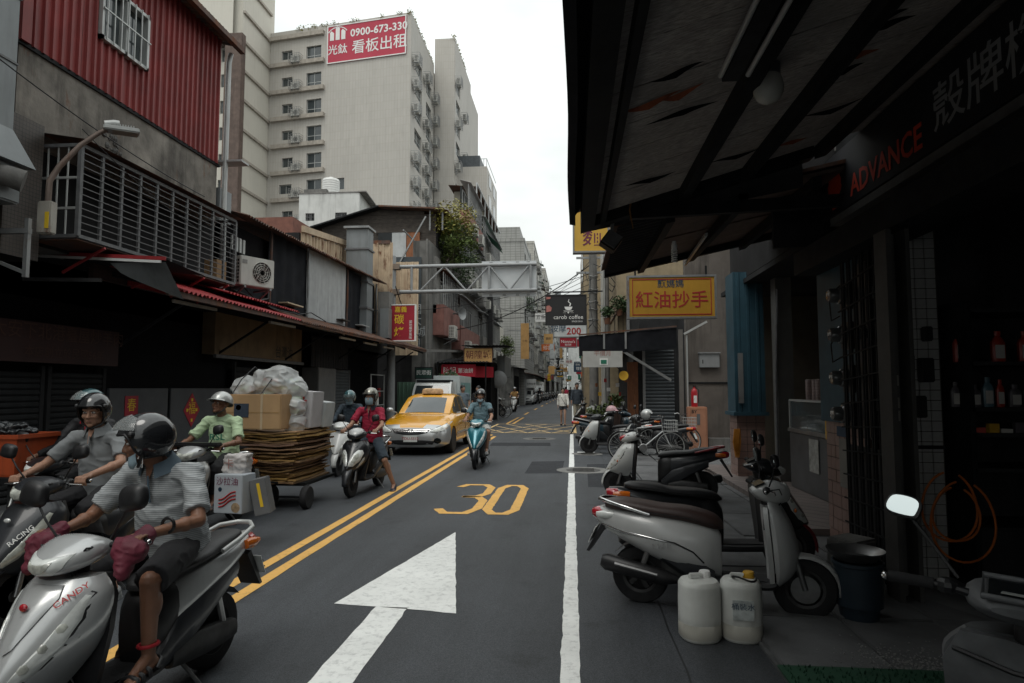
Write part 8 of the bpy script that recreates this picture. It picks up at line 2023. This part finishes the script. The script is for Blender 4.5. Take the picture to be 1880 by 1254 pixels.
# cardboard collector in the green shirt
mat('tee_green', (.40, .52, .33), .8, var=.06, vs=6, bump=.12, bs=50)
XD, YD = -4.10, 7.2
sd_ = rscooter('silver scooter towing the cardboard cart', (XD, YD, 0), -90, 'paint_silver', 'paint_dark', 'bar', rail='chrome', lens='lens_dim', plate='MKL-275')
MB().bx(.30, .44, -.34, .34, 1.03, 1.075).build('windbreak_bar', MATS['plastic_black'], sd_, bevel=.015)
JD = pose(yaw=-16, pitch=-14, head=V(-.16, 0, 1.50), neck=V(-.22, 0, 1.36), pelvis=V(-.28, 0, .85), chest=V(-.25, 0, 1.15), sh=(V(-.22, .19, 1.29), V(-.22, -.19, 1.29)), el=(V(-.06, .30, 1.05), V(-.05, -.33, 1.06)))
pd_ = rperson('man in pale green shirt and silver half helmet towing the cart', (XD, YD, 0), -90, JD, dict(shirt='tee_green', pants='trousers_black', plen=1.75, skin='skin_tan', shoes='plastic_black', helmet=('helmet_silver', 'half', None, 0), glasses=1, sleeve=.8, loose=1, wr=.012), .007)
text('RSL', .105, MATS['ink_green'], pd_, frame((-.099, 0, 1.10), (0, 1, 0), (0, 0, 1)), off=.012, sx=1.25, ext=.0)
bxs = thing('oil_carton', 'printed salad oil carton hung beside the silver scooter', 'carton', (-3.40, 6.42, .36), R(-8))
MB().bx(-.16, .16, -.11, .11, 0, .38).build('carton', mat('carton_grey', (.36, .39, .42), .6, var=.06), bxs, bevel=.006)
text('沙拉油', .085, MATS['ink_plum'], bxs, face_cam((-.01, -.111, .31)))
b = MB()
for k in range(3): b.tube([(-.10 + .19 * f, -.1125, .06 + .035 * k + .09 * (1 / (1 + math.exp(-7 * (f - .5))))) for f in [i / 10 for i in range(11)]], .008, 5)
b.build('red_stripes', MATS['ink_red'], bxs); MB().lathe([(0, 0), (.022, 0)], 16, frame((-.09, -.1125, .235), (1, 0, 0), (0, 0, 1))).build('round_mark', MATS['ink_blue'], bxs); MB().ell((.09, -.111, .06), (.05, .003, .05), 10, 6).build('food_picture', mat('food_pic', (.28, .2, .12), .6, var=.5, vs=30), bxs)
b2_ = thing('paper_bag', 'white printed bag stuffed above the oil carton', 'bag', (-3.42, 6.5, .74)); bb = MB(); bb.box((0, 0, .08), (.24, .14, .2)); remesh(bb, 'bag', mat('bag_white', (.42, .40, .39), .7, var=.1), b2_, .012, .02, 12, 2); text('卡', .11, MATS['ink_pale_red'], b2_, face_cam((-.05, -.085, .09)))
b3_ = thing('metal_case', 'grey metal case leaning beside the oil carton', 'case', (-3.13, 6.52, .33), R(12)); MB().bx(-.07, .09, -.1, .1, 0, .36, Matrix.Rotation(R(-12), 4, 'Y')).build('case', mat('case_grey', (.14, .145, .15), .5, .3), b3_, bevel=.006); MB().bx(.0, .03, -.103, -.1, .08, .32, Matrix.Rotation(R(-12), 4, 'Y')).build('label', MATS['ink_yellow'], b3_)
# the cart and its load
kt = thing('cardboard_cart', 'two wheeled cart piled with flattened cardboard', 'cart', (-3.80, 8.9, 0))
MB().bx(-.52, .25, -.35, .75, .30, .34).build('bed', MATS['black_steel'], kt)
for x in (-.22, .27):
    h = MB().lathe([(0, -.035), (.07, -.03), (.07, .03), (0, .035)], 16, Matrix.Rotation(math.pi / 2, 4, 'Y')).build('wheel', MATS['steel'], kt, loc=(x, -.35, .155)); MB().lathe([(.07, -.04), (.14, -.045), (.155, -.025), (.155, .025), (.14, .045), (.07, .04)], 22, Matrix.Rotation(math.pi / 2, 4, 'Y')).build('tyre', MATS['rubber'], h, smooth=40)
MB().tube([(-.22, -.35, .155), (.27, -.35, .155)], .014, 8).build('axle', MATS['black_steel'], kt)
for x in (-.22, .27): MB().bar((x * .8, -.3, .16), (x, -.33, .32), .03).build('axle_strut', MATS['black_steel'], kt)
MB().tube([(-.2, -.35, .33), (-.2, -.8, .42), (-.22, -1.0, .5)], .015, 8).tube([(-.02, -.35, .33), (-.16, -.8, .42), (-.2, -1.0, .5)], .015, 8).build('drawbar', MATS['black_steel'], kt)
for k in range(11): mat('card_%d' % k, (.17 + .035 * (k % 4), .10 + .022 * (k % 4), .047 + .012 * (k % 3)), .85, var=.25, vs=5, bump=.2, bs=40)
cs = [thing('cardboard_sheet', 'flattened cardboard sheets stacked in the cart, %s from the bottom' % ('lowest layer', 'second layer', 'third layer', 'top layer')[q], 'cardboard', (-3.80, 8.9, .34 + .2 * q)) for q in range(4)]
for k in range(28):
    q = k * 4 // 28; z = .345 + k * .0245; f = z - .34; w0 = .40 + .24 * min(1, f * 1.6); w1 = .12 + .10 * min(1, f * 1.6)
    ax, ay, rz = random.uniform(-.05, .06), random.uniform(-.05, .05), random.uniform(-.05, .05); sag = random.uniform(.6, 1.5); tk_ = random.uniform(.014, .023); ph = random.uniform(0, 6)
    g = []
    for yy in range(5):
        Y = (-.45 - .12 * min(1, f * 1.5) + ay) + (1.2 + ay) * yy / 4
        g.append([(-w0 + ax + (w0 + w1) * i / 8 - rz * Y, Y + rz * (i - 4) * .1 + (.012 * math.sin(i * 2.1 + ph) if yy == 0 else 0), z + .014 * sag * ((i - 4.6) / 4) ** 2 - .05 * (yy / 4) ** 2 + .10 * max(0, yy / 4 - .5) + .006 * math.sin(i * 1.3 + ph) - wloc(cs[q]).z) for i in range(9)])
    top_ = [[(x, y, z_ + tk_) for x, y, z_ in r_] for r_ in g]
    b = MB().sheet(g).sheet(top_); edge = lambda A: A[0] + [r_[-1] for r_ in A[1:]] + A[-1][-2::-1] + [r_[0] for r_ in A[-2:0:-1]]
    b.loft([edge(g), edge(top_)], False).build('sheet', MATS['card_%d' % ((k * 7) % 11)], cs[q])
bigb = thing('cardboard_box', 'large flattened cardboard box with blue print on the cart', 'box', (-4.18, 8.42, 1.06))
corr(MB(), (-.62, -.08, 0), (1, 0, 0), (0, 0, 1), .02, .45, .1, 0).build('edge', MATS['card_2'], bigb) if False else 0
MB().bx(-.46, .38, -.12, .22, 0, .46).build('carton', mat('carton_bright', (.40, .255, .13), .8, var=.12, vs=3, streak=.15), bigb, bevel=.012)
MB().bx(.10, .13, -.124, -.12, 0, .47).build('fold_tape', mat('tape', (.46, .36, .24), .4), bigb); MB().bx(-.50, .36, -.124, -.12, .22, .224).build('fold_line', MATS['card_3'], bigb)
MB().bx(-.26, -.06, -.126, -.12, .16, .34).build('print', mat('print_navy', (.035, .05, .075), .7), bigb); MB().lathe([(0, 0), (.035, 0)], 18, frame((-.20, -.1265, .29), (1, 0, 0), (0, 0, 1))).build('print_moon', MATS['ink_gold'], bigb)
bga = thing('plastic_sack', 'bulging translucent plastic sack of bottles on top of cart', 'sack', (-4.12, 8.75, 1.5))
b = MB()
for (x, y, z, r_) in ((-.40, 0, .10, .2), (-.1, .05, .18, .22), (.1, 0, .2, .25), (.26, 0, .1, .2), (.32, -.05, -.15, .17), (.34, -.06, -.38, .15), (.0, .1, .05, .25)): b.ell((x, y, z), (r_, r_ * .9, r_ * .85), 16, 10)
remesh(b, 'sack', mat('sack_plastic', (.66, .68, .68), .2, var=.12, vs=5, bump=.5, bs=11, spec=.7, alpha=.5), bga, .014, .03, 4.5, 2)
for k in range(60):
    d = V(random.uniform(-.42, .28), random.uniform(-.10, .08), random.uniform(.02, .22)) if k < 44 else V(random.uniform(.28, .36), random.uniform(-.08, .02), random.uniform(-.40, .0))
    Mb = Matrix.Rotation(random.uniform(1.2, 1.9), 4, 'X') @ Matrix.Rotation(random.uniform(-1.2, 1.2), 4, 'Y') @ T(0, 0, -.09) @ Matrix.Scale(.8, 4)
    MB().lathe([(0, 0), (.032, .005), (.034, .12), (.012, .165), (.012, .185), (0, .185)], 8, T(d.x, d.y, d.z) @ Mb).build('bottle', MATS[('ink_white', 'tank_white', 'mask_blue', 'tee_green', 'pink_pic', 'sign_pale')[k % 6]], bga)
for x0, x1 in ((-.30, -.42), (.12, -.02)): MB().tube([(x1, -.42, -.45), (x1 + .02, -.40, 0), (x0 - .04, -.24, .22), (x0, .05, .40), (x0, .3, .3)], .008, 5).build('rope', MATS['cable'], bga)
for i, (x, y, z, w, d, h, m, lab) in enumerate(((-3.72, 9.0, 1.06, .24, .4, .5, 'box_white', 'white carton with red blossom print beside the plastic sack'), (-3.66, 9.35, 1.05, .2, .3, .36, 'box_grey', 'pale grey foam box at the right end of the cart'), (-3.70, 9.6, 1.04, .12, .2, .2, 'card_1', 'small brown carton at the far right of cart'))):
    mm = mat('box_white', (.40, .39, .40), .7, var=.1) if i == 0 else mat('box_grey', (.42, .44, .44), .7, var=.12, vs=4); q = thing('carton', lab, 'carton', (x, y, z), R(-6 * i)); MB().bx(-w / 2, w / 2, -d / 2, d / 2, 0, h, Matrix.Rotation(R(4 + 3 * i), 4, 'Y')).build('carton', MATS[m], q, bevel=.008)
    if i == 0:
        b = MB()
        for zz in (.10, .36):
            for a in range(5): b.ell((.05 * math.cos(a * 1.257) - .01, -d / 2 - .002, zz + .05 * math.sin(a * 1.257)), (.026, .004, .026), 8, 6)
        b.build('blossom_print', MATS['ink_red'], q); text('大賀', .09, MATS['ink_plum'], q, face_cam((-.03, -d / 2 - .003, .23)))
# rider in red polo, one foot down
mat('polo_red', (.27, .010, .035), .8, var=.1, vs=6, bump=.12, bs=60); mat('denim', (.030, .045, .060), .8, var=.2, vs=9, bump=.2, bs=60)
XE, YE = -3.22, 10.12
rscooter('black scooter with twin headlights stopped by the red shirted rider', (XE, YE, 0), -93, 'paint_black', 'paint_dark', 'eyes', rail='chrome', steer=0)
rperson('rider in red polo and blue mask with one foot on the road', (XE, YE, 0), -93, pose(yaw=-4, pitch=4, chest=V(-.2, .02, 1.18), an=(V(-.12, .44, .09), V(.17, -.13, .37)), kn=(V(.05, .33, .52), V(.20, -.15, .74)), head=V(-.1, .02, 1.55)), dict(shirt='polo_red', collar='polo_navy', open=1, pants='denim', plen=.98, shoes='shoe_navy', helmet=('helmet_silver2', 'open', None, 0), mask='on', sleeve=.75) if (mat('polo_navy', (.015, .018, .03), .8), mat('shoe_navy', (.02, .025, .04), .7), mat('helmet_silver2', (.22, .215, .19), .18, .6, var=.5, vs=10)) else 0, .009)
XF, YF = -4.28, 12.3
rscooter('white scooter half hidden behind the red shirted rider', (XF, YF, 0), -88, 'paint_white', 'paint_dark', 'bar', rail=None)
rperson('rider in dark jacket with glossy closed visor helmet behind red polo rider', (XF, YF, 0), -88, pose(pitch=16, yaw=8, head=V(-.05, 0, 1.5)), dict(shirt='denim', pants='trousers_black', plen=1.9, shoes='plastic_black', helmet=('helmet_teal', 'open', 'visor_dark', 0), mask='on', sleeve=1.9, noeyes=1), .011)
# teal scooter
mat('shirt_plaid', (.14, .22, .25), .8, var=.2, vs=30, stripe=(40, (.09, .15, .18), .4)); mat('shorts_pale', (.42, .42, .40), .8, var=.1)
XG, YG = -1.92, 13.6
rscooter('teal scooter coming along the lane beside the taxi', (XG, YG, 0), -90, 'paint_teal', 'paint_black', 'bar', rail='steel', lens='lens')
rperson('man in blue checked shirt and pale shorts riding the teal scooter', (XG, YG, 0), -90, pose(yaw=2, kn=(V(.17, .21, .74), V(.17, -.21, .74)), an=(V(.14, .17, .37), V(.14, -.17, .37))), dict(shirt='shirt_plaid', collar='shirt_plaid', open=1, pants='shorts_pale', plen=.85, shoes='shoe_grey', helmet=('helmet_black', 'open', None, 0), mask='chin', skin='skin', sleeve=.78, fat=1.1), .009)
# far riders
for i, (px, py, bm, hm, lab) in enumerate(((943, 757, 'paint_white', 'helmet_silver', 'white'), (990, 741, 'paint_black', 'helmet_black', 'black'))):
    p = G(px, py); scooter('%s scooter riding towards the camera far down the street' % lab, (p.x, p.y + .6, 0), -90, bm, 'paint_dark', 'bar', rail=None, far=True)
    person('distant rider on the %s scooter' % lab, (p.x, p.y + .6, 0), -90, pose(), dict(shirt='tan' if i == 0 else 'jacket_black', pants='trousers_black', plen=1.9, shoes='plastic_black', helmet=(hm, 'open', None, 0), noeyes=1), .016)

# ------------------------------------------------------------------ pedestrians and bystanders
def stand(stride=.0, arm=.0, h=1.0):
    return dict(pelvis=V(0, 0, .93), chest=V(0, 0, 1.25), neck=V(0, 0, 1.46), head=V(.02, 0, 1.62), yaw=0, pitch=0, sh=(V(0, .18, 1.40), V(0, -.18, 1.40)), el=(V(arm, .235, 1.13), V(-arm, -.235, 1.13)), wr=(V(arm * 2 + .05, .24, .90), V(-arm * 1.6 + .05, -.24, .90)), hip=(V(0, .085, .90), V(0, -.085, .90)), kn=(V(stride * .6 + .03, .09, .50), V(-stride * .25 + .03, -.09, .50)), an=(V(stride, .09, .085), V(-stride, -.09, .085 + stride * .12)), grip=False)
p = G(1034, 781)
wo = person('woman in white long sleeved top and dark shorts walking', (p.x, p.y, 0), -92, stand(.14, .08), dict(shirt='top_white', pants='shorts_dark', plen=.42, skin='skin_pale', shoes='trousers_black', hair='bun', sleeve=1.85, hem=.03), .011, scale=.93) if (mat('top_white', (.68, .67, .63), .8, var=.08), mat('shorts_dark', (.05, .055, .065), .8)) else 0
MB().tube([(.02, -.16, 1.42), (.145, -.05, 1.25), (.15, .10, 1.0), (.10, .19, .93)], .008, 6).build('bag_strap', MATS['plastic_black'], wo); MB().ell((.10, .21, .88), (.07, .04, .08), 12, 8).build('shoulder_bag', MATS['plastic_black'], wo)
person('man in dark blue shirt and beige shorts walking beside the woman', (.22, 30.2, 0), -88, stand(-.12, -.06), dict(shirt='shirt_navy', pants='shorts_beige', plen=1.05, skin='skin', shoes='shoe_grey', hair='short', sleeve=1.6, hem=.1), .011, scale=1.06) if (mat('shirt_navy', (.035, .045, .058), .8, var=.15), mat('shorts_beige', (.36, .33, .26), .8)) else 0
jb = stand(); jb['yaw'] = 30
person('man in grey blue shirt standing by the white truck', (-4.05, 24.2, 0), -80, jb, dict(shirt='shirt_slate', pants='trousers_black', plen=1.9, shoes='plastic_black', hair='short', sleeve=.8), .013, scale=.98) if mat('shirt_slate', (.10, .13, .155), .8) else 0
jb = stand(); jb['yaw'] = -25
person('man in black shirt and cap standing beside grey shirted man', (-3.62, 25.2, 0), -95, jb, dict(shirt='jacket_black', pants='trousers_black', plen=1.9, shoes='plastic_black', hair='short', sleeve=.8), .013, scale=.97)
for i in range(4):
    x = (-.6, .5, -.2, .3)[i]; person('small distant pedestrian in %s top far up the street' % ('red', 'pale', 'dark', 'brown')[i], (x, 62 + 9 * i, 0), -90 if i % 2 else 90, stand(.1, .05), dict(shirt=('polo_red', 'top_white', 'jacket_black', 'tan')[i], pants='trousers_black', plen=1.9, shoes='plastic_black', hair='short', noeyes=1), .02)

# ------------------------------------------------------------------ parked scooters and bicycles on the right
lk = scooter('grey retro scooter with brown seat parked beside two white jugs', (1.03, 4.98, .0), -14, 'paint_grey', 'paint_dark', 'retro', 'seat_brown', .90, 'retro', 'chrome', plate='NTK-507', steer=10, rim='engine')
for s in (-1, 1): MB().tube([(-.90, s * .10, .64), (-.72, s * .185, .60), (-.5, s * .218, .575), (-.3, s * .216, .545), (-.16, s * .19, .48), (-.08, s * .17, .40)], .009, 6).build('chrome_strip', MATS['chrome'], lk, smooth=60)
text('LIKE', .055, MATS['steel'], lk, frame((-.40, -.2255, .515), (1, 0, .10), (-.10, .12, 1)), off=.012, sx=1.5)
MB().bx(.37, .40, -.09, .09, .66, .76).build('glove_box', MATS['plastic_black'], lk, bevel=.01)
ws_ = scooter('silver scooter with red front cover parked behind grey scooter', (1.27, 9.66, 0), 170, 'paint_white', 'paint_dark', 'red', rear='paint_dark', scale=.93, rail='paint_red', steer=8, bar_m='paint_white', lens='lens')
scooter('black scooter squeezed between the grey and silver scooters', (1.24, 5.95, 0), 4, 'paint_black', 'paint_red', 'bar', scale=.95, rail=None, steer=-12)
scooter('worn grey scooter with broad dashboard at bottom right corner', (1.10, 1.84, 0), 47, 'paint_worn', 'paint_worn', 'bar', scale=.98, ys=1.08, rail=None, rim='engine', mt=30, ms=.75)
wn_ = [o for o in COL.objects if o.get('label', '').startswith('worn grey scooter')][0]
MB().lathe([(0, .012), (.016, .012), (.022, .006), (.024, 0)], 16, frame((.365, -.10, .70), (0, 1, 0), (0, 0, 1), (-1, 0, .1))).build('ignition_lock', MATS['steel'], wn_)
MB().lathe([(0, .006), (.012, .006), (.014, 0)], 14, frame((.385, .02, .56), (0, 1, 0), (0, 0, 1), (-1, 0, .05))).build('bolt', MATS['steel'], wn_)
MB().tube([(.372, -.20, .80), (.352, -.08, .775), (.350, .05, .775), (.372, .20, .80)], .008, 6).build('panel_lip', MATS['plastic_black'], wn_, smooth=60)
MB().tube([(.285, -.10, 1.005), (.285, .10, 1.005), (.375, .115, 1.048), (.375, -.115, 1.048), (.285, -.10, 1.005)], .010, 8).build('gauge_bezel', MATS['paint_worn'], wn_, smooth=50)
MB().bx(.30, .33, -.06, .06, 1.018, 1.021, Matrix.Identity(4)).build('gauge_print', MATS['alu'], wn_)
ysc = scooter('white and orange scooter with its front wheel by the edge line', (1.02, 16.4, 0), 176, 'paint_white', 'paint_dark', 'none', scale=.93, rail=None, steer=14, bar_m='paint_dark')
for s in (-1, 1): patch(MB(), SP, [(.1, .50), (.1, .80), (.5, .855), (.9, .82), (.6, .70), (.3, .56)], s, .005).build('orange_panel', MATS['paint_yellow'], ysc)
scooter('dark blue scooter with its number plate towards the road', (.95, 17.6, 0), 2, 'paint_navy', 'paint_black', 'none', scale=.97, rail='steel', plate='EMF-963', seat='seat_black') if mat('paint_navy', (.012, .03, .042), .3, 0, coat=.4) else 0
bicycle('silver city bicycle leaning between scooters with a wire basket', (1.62, 14.7, 0), 2, MATS['paint_silver'])
bicycle('dark bicycle standing by the roller shutter', (2.3, 16.0, 0), 20, MATS['paint_dark'])
for i, (x, y, d, m, lab) in enumerate(((1.5, 18.6, 175, 'paint_black', 'black scooter jammed among the parked scooters by the wooden door'), (1.9, 15.6, 160, 'paint_dark', 'dark scooter facing the road behind the silver bicycle'), (1.2, 21.6, 8, 'paint_black', 'black scooter parked under the tarp awning'), (1.1, 23.2, 175, 'paint_silver', 'silver scooter parked by concrete pole'), (.9, 28.6, 170, 'paint_black', 'black scooter parked just past the concrete pole'))):
    scooter(lab, (x, y, 0), d, m, 'paint_dark', 'bar', scale=.95, rail=None, far=True, name='scooter')
hl_ = thing('helmet', 'pale pink helmet resting on the dark blue scooter', 'helmet', (1.05, 17.6, .98)); helmet(hl_, Matrix.Identity(4), mat('helmet_pink', (.45, .28, .30), .3), 'half')
hl2 = thing('helmet', 'white helmet hung on the parked dark scooter', 'helmet', (1.75, 15.6, .95)); helmet(hl2, Matrix.Identity(4), MATS['helmet_silver'], 'open')
# rows of parked scooters and bicycles down the left
proto = scooter('dark scooter parked nose out by traffic mirror', (-4.6, 37.0, 0), 20, 'paint_black', 'paint_dark', 'bar', rail=None, far=True, group='scooters parked down the left')
for i, (x, y, d) in enumerate(((-5.0, 39.0, 10), (-5.0, 40.6, -8), (-4.2, 72, -60), (-4.0, 75, -55), (-3.9, 78.5, -65), (-3.8, 82, -60), (-3.7, 86, -58), (-3.6, 90, -60), (-3.4, 95, -62), (-3.2, 101, -60), (-3.0, 108, -60), (-2.8, 116, -60))):
    dup(proto, 'dark scooter in the left parked row, %s after the one at the traffic mirror' % ORD[i], (x, y, 0), R(d))
p2r = scooter('pale scooter parked far up on the right', (1.2, 44, 0), 190, 'paint_silver', 'paint_dark', 'bar', rail=None, far=True, group='scooters parked up the right')
for i, (x, y, d) in enumerate(((1.2, 34, 175), (1.15, 37, 183), (1.2, 40, 178), (1.0, 50, 185), (1.0, 56, 175), (1.0, 63, 180), (1.0, 71, 180), (1.1, 80, 180), (1.2, 92, 180))):
    dup(p2r, 'pale scooter in the right parked row, %s from the concrete pole' % ORD[i], (x, y, 0), R(d))
bicycle('bicycle standing beside the grey box of food stall', (-4.1, 35.3, 0), 25, MATS['paint_black'])
bicycle('bicycle leaning near the traffic mirror post', (-4.3, 38.2, 0), 15, MATS['paint_dark'])
bpy.data.scenes.remove(TMP)
